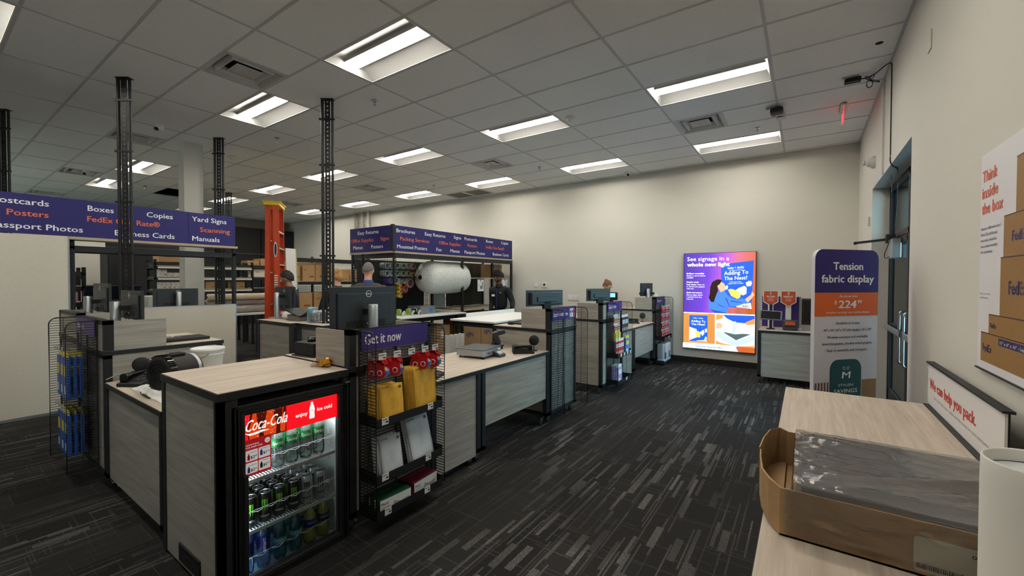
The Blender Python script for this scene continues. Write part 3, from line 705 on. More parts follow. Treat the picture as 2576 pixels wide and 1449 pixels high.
for r in range(3):
    for k in range(6):
        pos = (1.59 - .078 * r, cy[k], .27)
        kd = 'k' if k < 4 else 'w'
        src = ck if kd == 'k' else cw
        if src is None:
            src = can(kd, 'x', *pos, 'g')
            if kd == 'k': ck = src
            else: cw = src
            o = src
        else: o = dup(src, pos)
        row = ('front', 'second', 'rear')[r]
        o['label'] = ('black energy drink can with green mark, %s, %s row' % (nm[k], row)) if kd == 'k' else ('silver white energy drink can, %s of the pair in the %s row' % (nm[k], row))
        o['group'] = 'black energy drink cans' if kd == 'k' else 'silver white energy drink cans'
kinds = ['smart', 'smart', 'teal', 'teal', 'lemon', 'lemon']; desc = {'smart': 'clear water bottle with dark blue label', 'teal': 'teal water bottle with green cap', 'lemon': 'yellow lemonade bottle with black cap'}
src = {}
by = [-1.385, -1.302, -1.215, -1.13, -1.045, -.962]
for r in range(2):
    for k in range(6):
        kd = kinds[k]; pos = (1.592 - .075 * r, by[k], .027)
        o = dup(src[kd], pos) if kd in src else bottle(kd, 'x', *pos, 'g'); src.setdefault(kd, o)
        o['label'] = '%s, %s one, %s row at the fridge bottom' % (desc[kd], 'left' if k % 2 == 0 else 'right', 'front' if r == 0 else 'rear')
        o['group'] = desc[kd].replace('bottle', 'bottles')

# ------------------------------------------------------------------ wire racks and what hangs on them
FLAT = ((0, 0, 0), (1, 0, 0), (0, 1, 0))
def FRX(x): return ((x, 0, 0), (0, 1, 0), (0, 0, 1))       # plane facing +x
WIRE = mat('black_wire', (26, 26, 28), 0.5); SIGNP = mat('header_purple', (62, 40, 124), .4)
def wing_bm(y, W=.168, z0=.13, z1=1.25, r=.055, step=.0195):
    b = MB(); pts = [(0, y, z0), (W, y, z0)] + [(W - r + r * math.cos(a * pi / 12), y, z1 - r + r * math.sin(a * pi / 12)) for a in range(7)] + [(0, y, z1)]
    b.tube(pts, .0042, 6); z = z0 + step
    while z < z1 - .005:
        xe = W if z < z1 - r else W - r + math.sqrt(max(0, r * r - (z - z1 + r) ** 2))
        b.box(0, xe, y - .0019, y + .0019, z - .0019, z + .0019); z += step
    for x in (.0, .085): b.box(x, x + .003, y - .002, y + .002, z0, z1)
    return b
def grid_bm(y0, y1, z0=.13, z1=1.13, step=.0195):
    b = MB(); z = z0
    while z < z1: b.box(-.0019, .0019, y0, y1, z - .0019, z + .0019); z += step
    for y in (y0, (y0 + y1) / 2, y1): b.box(-.004, .004, y - .004, y + .004, z0 - .02, z1 + .1)
    return b
def wire_rack(label, loc, rz, W, title, trays=(), tags=(), pics=False):
    t = thing('wire_rack', label, 'rack', loc, rz, 'black wire merchandise racks')
    part('back_grid', grid_bm(0.004, W - .004), WIRE, t, local=True)
    for y in (0, W): part('side_wing', wing_bm(y), WIRE, t, local=True)
    h = part('header_sign', MB().box(.006, .012, .012, W - .012, 1.122, 1.254), SIGNP, t, local=True)
    part('header_clip', MB().box(.002, .0055, .0, W, 1.245, 1.262), WIRE, t, local=True)
    for (s, a, b, hh, w) in title: part('lettering', MB().text(s, FRX(.012), a, b, hh, w=w, bold=.03), INKW, h, local=True)
    if pics:
        g = MB()
        for k, m_ in enumerate((mat('card_grey', (196, 200, 204), .5), PAPER, mat('card_pink', (206, 60, 120), .5))):
            g.use(m_).rect(FRX(.012), W - .16 + k * .047, W - .118 + k * .047, 1.137, 1.24, .001)
            g.use(BLACKM).face([(W - .139 + k * .047 + .013 * math.cos(q * pi / 6), 1.20 + .016 * math.sin(q * pi / 6)) for q in range(12)], FRX(.012), .0016)
        part('card_pictures', g, None, h, local=True)
    for z in trays:
        b = MB(); b.box(.0, .155, .008, W - .008, z - .03, z - .026).box(.151, .157, .008, W - .008, z - .032, z + .018).box(.0, .156, .008, .011, z - .03, z + .04).box(.0, .156, W - .011, W - .008, z - .03, z + .04)
        s_ = part('shelf_tray', b, BLACK, t, local=True)
        for (y, zz) in tags:
            if abs(zz - z) < .06:
                part('price_tag', MB().use(PAPER).box(.157, .159, y, y + .05, zz - .022, zz + .022).use(INKD).rect(FRX(.159), y + .028, y + .045, zz - .012, zz - .002, .0006).rect(FRX(.159), y + .004, y + .04, zz + .008, zz + .012, .0006), None, s_, local=True)
    return t
RX = 1.706
R1 = wire_rack('wire rack with purple Get it now header, tape dispensers and padded mailers', (RX, -.79, 0), 0, .58, [('Get it now', .035, 1.16, .066, .29)], (.70, .355, .135), [(.05, .70), (.43, .70), (.05, .355), (.41, .355), (.07, .135), (.40, .135)])
wire_rack('empty wire rack with the Send it with love header', (RX, 1.62, 0), 0, .57, [('Send it with love', .025, 1.165, .045, .34)], pics=True)
wire_rack('farther wire rack with Get it now header, books and hanging packs', (RX, 3.19, 0), 0, .56, [('Get it now', .04, 1.165, .06, .28)], (.52, .15), [(.12, .52), (.25, .52), (.38, .52), (.5, .52), (.35, .15)])
wire_rack('last wire rack by the back wall, full of red tape packs', (RX, 5.54, 0), 0, .56, [('Tape supplies', .03, 1.165, .05, .3)], (.50, .05), [(.3, .5)])
wire_rack('wire rack holding blue packs at the left end of the front counters', (-1.06, -1.556, 0), R90, .61, [('Ship it', .06, 1.165, .05, .22)])
def hooks(name, n_, x0, spots, label, length=.13, tagc=True):
    """wire peg hooks hung on a rack at x0 (rack plane) ; spots (y,z)"""
    for k, (y, z) in enumerate(spots):
        t = thing('peg_hook', label % n_[k], 'hook', (x0, y, z), 0, 'wire peg hooks')
        part('hook_wire', MB().tube([(.004, 0, 0), (.03, 0, .0), (length, 0, .01), (length + .006, 0, .02)], .0022, 5).tube([(.004, 0, .02), (length, 0, .03)], .0018, 5).box(-.004, .006, -.012, .012, -.012, .03), CHROME, t, local=True)
        if tagc: part('price_tag', MB().use(PAPER).box(length + .002, length + .004, -.028, .028, .0, .04).use(INKD).rect(FRX(length + .004), .004, .024, .006, .014, .0006).rect(FRX(length + .004), -.024, .018, .026, .031, .0006), None, t, local=True)
    return
hooks('r1', ['leftmost', 'second', 'middle', 'fourth', 'rightmost'], RX, [(-.715, 1.075), (-.60, 1.075), (-.48, 1.075), (-.36, 1.075), (-.265, 1.075)], 'chrome peg hook with price tag under the near purple header, %s')
TCLR = mat('packing_tape_clear', (214, 196, 178), .25, alpha=.75); TLAB = mat('tape_blue_label', (60, 120, 200), .4)
def dispenser(label, loc, rz):
    t = thing('tape_dispenser', label, 'tape dispenser', loc, rz, 'red tape dispensers')
    b = MB(); P = arc(0, 0, .036, -pi, 0.25, 12) + [(.03, .055), (.012, .078), (-.02, .078), (-.032, .03)]
    fr = ((0, 0, 0), (1, 0, 0), (0, 0, 1)); bm_ = MB()
    for y in (-.022, .018): bm_.prism(P, ((0, y + .004, 0), (1, 0, 0), (0, 0, 1)), .004)
    bm_.box(-.02, .014, -.022, .022, .06, .078).box(.012, .032, -.022, .022, .048, .06)
    part('holder', bm_, RED, t, local=True)
    part('tape_roll', MB().lathe((0, -.017, 0), [(.018, 0), (.042, 0), (.042, .034), (.018, .034)], 18, 'y', cap=False), TCLR, t, local=True)
    part('core', MB().lathe((0, -.024, 0), [(.013, 0), (.018, 0), (.018, .048), (.013, .048)], 16, 'y', cap=False), PAPER, t, local=True)
    part('blue_label', MB().box(.036, .044, -.018, .018, -.012, .014), TLAB, t, local=True)
    return t
dl = ['on the leftmost hook, front', 'on the leftmost hook, rear', 'on the second hook, front', 'on the second hook, rear', 'on the fourth hook, front', 'on the fourth hook, rear', 'on the rightmost hook, front', 'on the rightmost hook, rear']
dd = None
for k in range(8):
    y = (-.715, -.60, -.36, -.265)[k // 2] - .012 * (k % 2); x = RX + (.125 if k % 2 == 0 else .06); z = .995 - .008 * (k % 2)
    lab = 'red packing tape dispenser ' + dl[k]
    if dd is None: dd = dispenser(lab, (x, y, z), .35)
    else: dup(dd, (x, y, z), .35 + .05 * (k % 3), lab)
# padded mailers leaning in the trays
MAILY = mat('kraft_yellow_mailer', (236, 184, 66), .6, noise=.08, nscale=25, bump=.3); MAILW = mat('white_poly_mailer', (206, 214, 222), .45, noise=.05, nscale=20, bump=.35)
def mailer(name, label, w, h, m_, dark, grp, logo=''):
    t = thing(name, label, 'mailer', (0, 0, 0), 0, grp)
    nx, nz = 8, 10; b = MB(); V = []
    def pil(i, j, s): return s * (.0025 + .0055 * (1 - abs(2 * i / nx - 1) ** 4) * (1 - abs(2 * j / nz - 1) ** 4))
    for s in (1, -1):
        for j in range(nz + 1):
            for i in range(nx + 1): V.append((pil(i, j, s), w * i / nx, h * j / nz))
    q = (nx + 1) * (nz + 1)
    F = [(j * (nx + 1) + i, j * (nx + 1) + i + 1, (j + 1) * (nx + 1) + i + 1, (j + 1) * (nx + 1) + i) for j in range(nz) for i in range(nx)]
    F += [tuple(q + v for v in reversed(f)) for f in F]
    ed = [(i) for i in range(nx + 1)] + [j * (nx + 1) + nx for j in range(1, nz + 1)] + [nz * (nx + 1) + i for i in range(nx - 1, -1, -1)] + [j * (nx + 1) for j in range(nz - 1, 0, -1)]
    F += [(ed[k], ed[k - 1], q + ed[k - 1], q + ed[k]) for k in range(len(ed))]
    b.add(V, F, True); part('envelope', b, m_, t, local=True)
    g = MB(); x = .0095
    for k in range(4): g.rect(FRX(x), w * (.40 + .055 * k), w * (.406 + .055 * k), h * .3, h * .62)
    if logo: g.text(logo, FRX(.0055), w * .08, h * .93, h * .05, w=w * .3, bold=.02)
    g.rect(FRX(x - .003), w * .80, w * .92, h * .86, h * .93); g.rect(FRX(x - .003), w * .955, w * .965, h * .08, h * .5)
    part('print', g, dark, t, local=True)
    return t
def stack(proto_args, n, loc, rz, lean, step, desc):
    p = mailer(*proto_args)
    for k in range(n):
        o = p if k == 0 else dup(p)
        o.location = (loc[0] - step[0] * k, loc[1] + step[1] * k + random.uniform(-.004, .004), loc[2] + random.uniform(-.003, .003))
        o.rotation_euler = (random.uniform(-.03, .03) * (k > 0), lean, rz + random.uniform(-.03, .015) * (k > 0))
        o['label'] = desc % ('front' if k == 0 else '%s from the front' % ['', 'second', 'third', 'fourth', 'fifth', 'sixth', 'seventh', 'eighth'][k])
random.seed(11)
MINK = mat('mailer_print_brown', (120, 84, 36), .6); MINKG = mat('mailer_print_grey', (96, 104, 112), .6)
stack(('padded_mailer', 'x', .165, .225, MAILY, MINK, 'small yellow padded mailers', 'kraft'), 6, (RX + .115, -.705, .675), -.10, -.13, (.015, -.008), 'small yellow padded mailer, left stack, top tray, %s')
stack(('padded_mailer', 'x', .215, .30, MAILY, MINK, 'large yellow padded mailers', 'kraft'), 7, (RX + .125, -.435, .675), .08, -.09, (.0130, -.006), 'large yellow padded mailer, right stack, top tray, %s')
stack(('poly_mailer', 'x', .155, .235, MAILW, MINKG, 'small white poly mailers', 'poly'), 4, (RX + .112, -.70, .333), -.08, -.20, (.018, -.006), 'small white poly mailer, left in the middle tray, %s')
stack(('poly_mailer', 'x', .215, .30, MAILW, MINKG, 'large white poly mailers', 'poly'), 3, (RX + .125, -.46, .333), .10, -.27, (.02, -.004), 'large white poly mailer, right in the middle tray, %s')
def env_box(label, loc, rz, m_, n_txt, grp):
    t = thing('envelope_box', label, 'box', loc, rz, grp); w, h, d = .24, .10, .045
    b = part('box_body', MB().use(m_).box(-d, 0, 0, w, 0, h, .002).use(PAPER).rect(FRX(0), .004, w - .004, .004, h - .004, .0008), None, t, local=True)
    g = MB(); g.text('Mead', FRX(0), .012, .062, .018, w=.05, bold=.01, off=.0016).text(n_txt, FRX(0), .014, .01, .026, w=.03, bold=.04, off=.0016).text('SECURITY ENVELOPES', FRX(0), .012, .045, .006, w=.062, bold=.02, off=.0016)
    part('lettering', g, INKD, b, local=True)
    g = MB().use(mat('env_pic_grey', (168, 170, 172), .6)).face([(.09, .02), (.2, .012), (.225, .055), (.15, .085), (.105, .062)], FRX(0), .0014).use(PAPER).face([(.105, .062), (.16, .045), (.225, .055), (.15, .085)], FRX(0), .002)
    part('envelope_picture', g, None, b, local=True)
    return t
DG = mat('dark_green_card', (20, 70, 48), .5); MR = mat('maroon_card', (104, 24, 40), .5)
e1 = env_box('x', (RX + .14, -.745, .11), -.06, DG, '45', 'green envelope boxes'); e2 = env_box('x', (RX + .14, -.47, .11), .10, MR, '50', 'maroon envelope boxes')
for e, n_, c_ in ((e1, 3, 'green and white envelope box, left in the bottom tray, %s'), (e2, 3, 'maroon and white envelope box, right in the bottom tray, %s')):
    for k in range(n_):
        o = e if k == 0 else dup(e); o.location = (e.location.x - .047 * k, e.location.y - .006 * k, .11); o['label'] = c_ % ('front', 'second', 'rear')[k]
# generic hanging pack
def pack(label, loc, rz, w, h, d, m_, m2, grp, name='hanging_pack', txt=''):
    t = thing(name, label, 'pack', loc, rz, grp)
    part('pack_body', MB().box(-d / 2, d / 2, -w / 2, w / 2, -h, -.025, .004), m_, t, local=True)
    part('hang_card', MB().box(-.001, .001, -w / 2, w / 2, -.03, .012), m2, t, local=True)
    g = MB().use(m2).rect(FRX(d / 2), -w * .38, w * .38, -h * .5, -h * .25, .0008).use(PAPER).rect(FRX(d / 2), -w * .36, w * .1, -h * .9, -h * .72, .0008)
    part('print', g, None, t, local=True)
    return t
BLUP = mat('blue_pack', (38, 84, 168), .4, noise=.1, nscale=20); YELP = mat('yellow_card', (232, 208, 70), .5)
p0 = None
hk = [('upper left', -.93, .985), ('upper middle', -.80, .985), ('upper right', -.68, .985), ('lower left', -.93, .545), ('lower middle', -.80, .545), ('lower right', -.68, .545)]
for n_, x, z in hk:
    h_ = thing('peg_hook', 'chrome peg hook on the left wire rack, %s' % n_, 'hook', (x, -1.556, z + .02), R90, 'wire peg hooks')
    part('hook_wire', MB().tube([(.004, 0, 0), (.03, 0, .0), (.15, 0, .01), (.158, 0, .02)], .0025, 5).tube([(.004, 0, .02), (.15, 0, .03)], .002, 5), CHROME, h_, local=True)
    part('price_plate', MB().box(.150, .152, -.025, .025, .005, .04), mat('clear_plate', (210, 214, 214), .3, alpha=.6), h_, local=True)
    for r in range(3):
        lab = 'blue pack with yellow card on the left rack, %s hook, %s' % (n_, ('front', 'second', 'rear')[r]); lo = (x, -1.68 + .035 * r, z)
        if p0 is None: p0 = pack(lab, lo, R90, .105, .34, .022, BLUP, YELP, 'blue packs with yellow cards')
        else: dup(p0, lo, R90, lab)
# farther Get it now rack: packs, books, pads
REDB = mat('red_pack', (190, 40, 48), .4); BLKP = mat('black_pack', (30, 30, 34), .4); ORP = mat('orange_pack', (214, 110, 50), .45)
fr_y = 3.19
protos = {}
def put(kind, label, loc, w, h, d, m_, m2, grp, name='hanging_pack', rz=0.0):
    if kind in protos: return dup(protos[kind], loc, rz, label)
    protos[kind] = pack(label, loc, rz, w, h, d, m_, m2, grp, name); return protos[kind]
for k in range(4): put('ora', 'small orange and white pack, top row of the farther rack, column %s' % ['one', 'two', 'three', 'four'][k], (RX + .09, fr_y + .05 + .055 * k, 1.08 - .002 * k), .05, .10, .02, ORP, PAPER, 'small orange packs')
for k in range(4): put('orb', 'small dark red pack, second row of the farther rack, column %s' % ['one', 'two', 'three', 'four'][k], (RX + .09, fr_y + .05 + .055 * k, .965), .05, .09, .02, REDB, PAPER, 'small red packs')
for k in range(2): put('yel', 'yellow pack low on the farther rack, %s of two' % ('left', 'right')[k], (RX + .10, fr_y + .09 + .10 * k, .86), .09, .14, .03, YELP, mat('pale_yellow_card', (222, 210, 120), .5), 'yellow packs')
for k in range(4): put('blk', 'tall black and white pack at right of the farther rack, %s' % ['first', 'second', 'third', 'fourth'][k], (RX + .11, fr_y + .31 + .065 * k, 1.06), .055, .24, .02, BLKP, PAPER, 'tall black packs')
for k in range(5): put('rb', 'red and white booklet standing on the farther rack, %s from left' % ['first', 'second', 'third', 'fourth', 'fifth'][k], (RX + .115, fr_y + .075 + .06 * k, .735), .058, .225, .012, REDB, PAPER, 'red booklets', 'booklet')
for k in range(2): put('bb', 'blue book with yellow picture on the farther rack, %s' % ('front', 'rear')[k], (RX + .13 - .02 * k, fr_y + .46, .75), .15, .245, .012, mat('blue_cover', (76, 132, 206), .45), YELP, 'blue books', 'book')
for k in range(4): put('lp', 'lilac striped pad at the bottom of the farther rack, %s' % ('front', 'second', 'third', 'rear')[k], (RX + .13 - .022 * k, fr_y + .16 - .012 * k, .375), .16, .25, .014, mat('lilac_pad', (176, 156, 204), .5), PAPER, 'lilac pads', 'writing_pad')
# last rack: rows of red tape packs, and white foam below
ry = 5.54; rn = ['top', 'second', 'third', 'fourth']
for r in range(4):
    for k in range(5): put('tp', 'red tape pack on the last rack, %s row, column %s from left' % (rn[r], ['one', 'two', 'three', 'four', 'five'][k]), (RX + .10, ry + .06 + .11 * k, 1.09 - .145 * r), .075, .125, .03, REDB, PAPER, 'red tape packs')
for k in range(2): 
    f_ = thing('foam_pouch', 'white bag of packing foam at the bottom of the last rack, %s' % ('left', 'right')[k], 'bag', (RX + .08, ry + .15 + .26 * k, .03), 0, 'white foam bags')
    b = MB(); b.box(-.065, .065, -.12, .12, 0, .36, .03); part('pouch', b, mat('foam_white', (214, 220, 224), .6, bump=.5, nscale=30), f_, local=True)
    part('print', MB().rect(FRX(.0655), -.06, .05, .08, .2), mat('pouch_print', (90, 110, 150), .5), f_, local=True)
# ------------------------------------------------------------------ monitors
MON = mat('monitor_back', (44, 48, 52), .45); SCR = mat('screen_dark', (12, 13, 15), .12)
def monitor(label, loc, rz, w=.535, zb=.0, h=.31, foot=True, stand=True, logo=True, old=False, post=.22, px=.095):
    """back faces local +x; base point is the foot"""
    t = thing('computer_monitor', label, 'monitor', loc, rz, 'computer monitors')
    b = MB(); b.box(-.012, .006, -w / 2, w / 2, zb, zb + h, .004); b.box(.006, .018 if not old else .05, -w * .42, w * .42, zb + .02, zb + h * .86, .008)
    if old: b.box(.05, .062, -w * .28, w * .28, zb + .05, zb + h * .6, .006)
    sh = part('housing', b, MON, t, local=True)
    part('screen', MB().box(-.0135, -.012, -w / 2 + .006, w / 2 - .006, zb + .012, zb + h - .006), SCR, t, local=True)
    if not old:
        g = MB(); g.box(.018, .019, -.16, .16, zb + .03, zb + .075); part('port_recess', g, BLACKM, sh, local=True)
        g = MB(); g.use(WHITE).box(.019, .0215, .0, .014, zb + .045, zb + .057).use(BLACKM)
        for y in (-.07, -.03, .03): g.tube([(.02, y, zb + .05), (.03, y, zb + .03), (.026, y + .01, zb - .0)], .003, 5)
        part('plug_cables', g, None, sh, local=True)
    if logo:
        R_ = .024; c = (.0185 if not old else .0625); zc = zb + h * .84; yc = .018
        n = 24; ro, ri = R_, R_ * .84; V = [(c + .0005, yc + r * math.cos(2 * pi * i / n), zc + r * math.sin(2 * pi * i / n)) for r in (ro, ri) for i in range(n)]
        g = MB().add(V, [(i, (i + 1) % n, n + (i + 1) % n, n + i) for i in range(n)])
        g.text('DELL', FRX(c), yc, zc - .006, .012, w=.036, bold=.03, align='c', off=.0006)
        part('logo', g, INKW, sh, local=True)
    if stand:
        g = MB(); n = 12; g.cyl((px, 0, .012), .0, .001) if False else None
        g.lathe((px, 0, .01), [(.034, 0), (.034, post), (.030, post + .004)], 16); part('stand_post', g, SILVER, t, local=True)
        part('stand_arm', MB().box(.016, px, -.03, .03, post - .06, post - .02), BLACKM, t, local=True)
    if old: part('stand_neck', MB().box(.01, .05, -.05, .05, .01, zb + .05), BLACKM, t, local=True)
    if foot: part('stand_foot', MB().box(px - .09, px + .06, -.12, .12, 0, .012, .004), SILVER if stand else BLACKM, t, local=True)
    return t
TOPZ = 1.1865
monitor('large dark monitor back with round logo above the near Get it now header', (1.40, -.52, TOPZ), 0, .535, .02, .31, post=.195, px=.09)
monitor('dark monitor on the tower behind the Send it with love rack', (1.48, 1.87, TOPZ), -.36, .54, .08, .185, stand=False, logo=False, old=True, px=.04)
monitor('dark tilted monitor on the tower of the farther Get it now rack', (1.49, 3.40, TOPZ), -.52, .42, .08, .18, stand=False, logo=False, old=True, px=.04)
monitor('slim black monitor on the last tower by the back wall', (1.46, 5.76, TOPZ), -.75, .26, .08, .25, logo=False, post=.21, px=.07)
monitor('near left monitor with silver post above the black fan', (-.59, -1.32, TOPZ), R90, .56, .05, .235, post=.185, px=.10)
monitor('far left monitor with silver post in front of the black shelf frame', (-1.86, -1.25, TOPZ), R90, .60, .05, .285, post=.195, px=.10)
monitor('monitor on the service desk in front of the man by the ladder', (-2.03, .66, 1.034), R90, .54, .10, .33, post=.34, px=.11)
# ------------------------------------------------------------------ on the low table: scale, handheld scanner, phone
t = thing('shipping_scale', 'grey FedEx shipping scale with glass-like plate on the low table', 'scale', (1.27, .92, .801), .12)
b = MB(); b.box(-.16, .16, -.17, .17, .022, .085, .006); hb = part('base', b, SILVER, t, local=True)
part('weighing_plate', MB().box(-.162, .162, -.172, .172, .085, .094, .003), mat('plate_grey', (120, 126, 130), .25, .7), t, local=True)
for x in (-.13, .13):
    for y in (-.14, .14): part('foot', MB().lathe((x, y, 0), [(.016, 0), (.016, .006), (.006, .008), (.006, .024)], 12), BLACKM, t, local=True)
part('lettering', MB().use(INKP).text('Fed', FRX(.16), -.10, .04, .026, w=.05, bold=.02).use(ORANGE).text('Ex', FRX(.16), -.048, .04, .026, w=.035, bold=.02), None, hb, local=True)
part('sticker', MB().face([(.12 + .026 * math.cos(q * pi / 8), .055 + .026 * math.sin(q * pi / 8)) for q in range(16)], FRX(.16), .001), INKW, hb, local=True)
d_ = MB(); d_.obox((.20, .06, .03), (.045, .06, .012), 0, 0, .5, .004); dp = part('display_pod', d_, DARKG, t, local=True)
part('display_screen', MB().obox((.206, .06, .042), (.022, .04, .002), 0, 0, .5), mat('lcd_grey', (150, 166, 168), .3), dp, local=True)
def phone(label, loc, rz):
    t = thing('desk_phone', label, 'phone', loc, rz, 'black desk phones')
    b = MB(); b.prism([(-.11, 0), (.11, 0), (.11, .022), (-.09, .075), (-.11, .07)], ((0, .085, 0), (1, 0, 0), (0, 0, 1)), .17); part('base', b, BLACKM, t, local=True)
    part('handset', MB().box(-.10, .09, -.082, -.035, .062, .088, .01).box(-.10, -.05, -.085, -.03, .045, .085, .008).box(.04, .09, -.085, -.03, .03, .08, .008), BLACKG, t, local=True)
    part('screen', MB().obox((-.05, .03, .072), (.028, .04, .004), 0, 0, .26), mat('phone_screen', (70, 78, 84), .2), t, local=True)
    g = MB()
    for i in range(3):
        for j in range(4): g.obox((.0 + j * .02, .01 + i * .022, .055 - j * .0052), (.007, .008, .003), 0, 0, .26)
    part('keypad', g, DARKG, t, local=True)
    return t
phone('black desk phone lying on the low table beside the disc speaker', (1.53, 1.33, .801), .7)
phone('black desk phone on the low table by the back tower', (1.43, 5.05, .801), .6)
phone('black desk phone on the left counter in front of the black fan', (-.02, -1.40, .801), R90 + .6)
phone('black desk phone just behind the wing of the near rack', (1.52, -.03, .801), .4)
def disc_device(label, loc, rz):
    t = thing('disc_speaker', label, 'speaker', loc, rz, 'black disc speakers')
    part('disc', MB().lathe((0, 0, .115), [(.03, 0), (.052, .003), (.056, .010), (.052, .018), (.02, .022)], 22, 'x'), BLACKM, t, local=True)
    part('stand', MB().lathe((.0, 0, 0), [(.04, 0), (.04, .006), (.006, .01), (.005, .07)], 14), BLACKM, t, local=True)
    part('cable', MB().tube([(-.01, 0, .07), (-.04, -.05, .06), (-.05, -.14, .045), (-.02, -.2, .02)], .004, 6), mat('grey_cable', (150, 150, 148), .5), t, local=True)
    return t
disc_device('black disc speaker standing by the Send it with love tower', (1.56, 1.50, .801), -.9)
disc_device('black disc speaker standing beside the back corner tower', (1.50, 5.40, .801), -.9)
disc_device('black disc speaker standing left of the black fan', (-.19, -1.36, .801), -.3)
t = thing('handheld_scanner', 'black handheld barcode scanner in a cradle beside the shipping scale', 'scanner', (1.14, 1.40, .801), .5)
part('cradle', MB().box(-.07, .07, -.05, .05, 0, .035, .008).box(-.06, -.02, -.045, .045, .03, .075, .008), BLACKM, t, local=True)
part('scanner_body', MB().obox((-.01, .01, .115), (.028, .034, .075), 0, .25, -.35, .012).obox((.035, .03, .175), (.05, .036, .024), 0, 0, -.25, .01), DARKG, t, local=True)
part('status_light', MB().box(.068, .072, -.03, -.01, .012, .02), mat('green_led', (80, 230, 140), .4, emit=2.0), t, local=True)
solo('mouse', MB().ball((0, 0, .014), (.055, .032, .022), 14, 8), BLACKM, 'black computer mouse on the raised counter behind the phone', 'mouse', None).location = (1.06, 1.78, 1.036)
solo('keyboard', MB().box(-.07, .07, -.2, .2, 0, .018, .005), BLACKM, 'black keyboard beside the mouse on the raised counter', 'keyboard', None).location = (1.10, 2.03, 1.0315)
# ------------------------------------------------------------------ on the near counters
t = thing('label_printer', 'black box with a small scanner head on it, beside the near tower', 'printer', (1.10, -.72, 1.0315), .12)
part('case', MB().box(-.105, .105, -.09, .09, .004, .095, .008), BLACKM, t, local=True)
part('base', MB().box(-.12, .12, -.10, .10, 0, .008, .003), BLACKM, t, local=True)
part('scanner_head', MB().ball((-.02, .0, .105), (.03, .045, .016), 12, 8).box(-.06, .0, -.02, .02, .1, .122, .006), BLACKG, t, local=True)
part('front_plate', MB().box(.105, .108, -.03, .06, .03, .07), BLACKG, t, local=True)
t = thing('gift_bow', 'crumpled gold bow lying on the fridge cabinet top beside the tower', 'bow', (1.50, -.90, 1.0255))
GOLD = mat('gold_ribbon', (222, 160, 52), .3, .5); random.seed(5); b = MB()
for k in range(18):
    a = random.uniform(0, 2 * pi); l = random.uniform(.035, .075); e = random.uniform(.0, .9); w_ = .012
    dx, dy = math.cos(a), math.sin(a); P = [(0, 0, .008), (dx * l * .5, dy * l * .5, .014 + e * l * .7), (dx * l, dy * l, .006 + e * .02)]
    V = []
    for p in P: V += [(p[0] - dy * w_, p[1] + dx * w_, p[2]), (p[0] + dy * w_, p[1] - dx * w_, p[2]), (p[0] + dy * w_, p[1] - dx * w_, p[2] - .003), (p[0] - dy * w_, p[1] + dx * w_, p[2] - .003)]
    F = []
    for q in (0, 4): F += [(q + i, q + (i + 1) % 4, q + 4 + (i + 1) % 4, q + 4 + i) for i in range(4)]
    b.add(V, F)
part('loops', b, GOLD, t, local=True); part('knot', MB().ball((0, 0, .022), (.02, .02, .018), 10, 7), GOLD, t, local=True)
# black drum fan lying on the left counter
t = thing('drum_fan', 'black drum-shaped air circulator fan with a silver band, lying on the left counter', 'fan', (.43, -1.33, .801), 0)
b = MB(); FR = [(.02, -.17), (.105, -.17), (.128, -.155), (.13, -.12)]
b.lathe((0, 0, 0), FR, 32, 'x'); b.lathe((0, 0, 0), [(.118, -.12), (.118, .13), (.112, .165)], 32, 'x', cap=False)
hs_ = part('drum', b, BLACKM, t, local=True)
b = MB()
for k in range(44):
    a = 2 * pi * k / 44; c, s = math.cos(a), math.sin(a)
    b.add([(-.158, r * c - w_ * s, r * s + w_ * c) for r, w_ in ((.122, -.003), (.122, .003), (.136, .003), (.136, -.003))] + [(-.10, r * c - w_ * s, r * s + w_ * c) for r, w_ in ((.117, -.003), (.117, .003), (.136, .003), (.136, -.003))], [(0, 1, 2, 3), (7, 6, 5, 4), (0, 4, 5, 1), (1, 5, 6, 2), (2, 6, 7, 3), (3, 7, 4, 0)])
for r in (.03, .055, .08, .1): b.lathe((-.172, 0, 0), [(r - .003, 0), (r, -.004), (r + .003, 0)], 32, 'x', cap=False)
part('grille', b, BLACKG, t, local=True)
part('silver_band', MB().lathe((0, 0, 0), [(.119, .115), (.1215, .118), (.1215, .145), (.117, .15)], 32, 'x', cap=False), SILVER, t, local=True)
part('carry_handle', MB().box(-.08, .07, -.03, .03, .115, .135, .008).box(-.05, .04, -.018, .018, .132, .14, .003), BLACKM, t, local=True)
part('rear_cap', MB().lathe((0, 0, 0), [(.112, .164), (.06, .185), (.01, .19)], 24, 'x'), BLACKG, t, local=True)
for c in t.children: c.location = (0, 0, .136)
t.rotation_euler = (0, 0, 1.86); t.scale = (.68, .96, .96)
pts = [(.45, -1.42, .815), (.56, -1.50, .81), (.30, -1.49, .808), (.18, -1.44, .808), (.22, -1.33, .808), (.4, -1.36, .815), (.62, -1.46, .82), (.75, -1.43, .81)]
def smooth(pts, n=6):
    P = [Vector(p) for p in pts]; out = []
    for i in range(len(P) - 1):
        a, b, c, d = P[max(0, i - 1)], P[i], P[i + 1], P[min(len(P) - 1, i + 2)]
        for k in range(n):
            u = k / n; out.append(.5 * ((2 * b) + (c - a) * u + (2 * a - 5 * b + 4 * c - d) * u * u + (3 * b - a - 3 * c + d) * u ** 3))
    return [tuple(v) for v in out] + [tuple(P[-1])]
solo('mains_cord', MB().tube(smooth(pts), .005, 6), BLACKM, 'black power cord looping in front of the drum fan', 'cord', (.45, -1.42, .805))
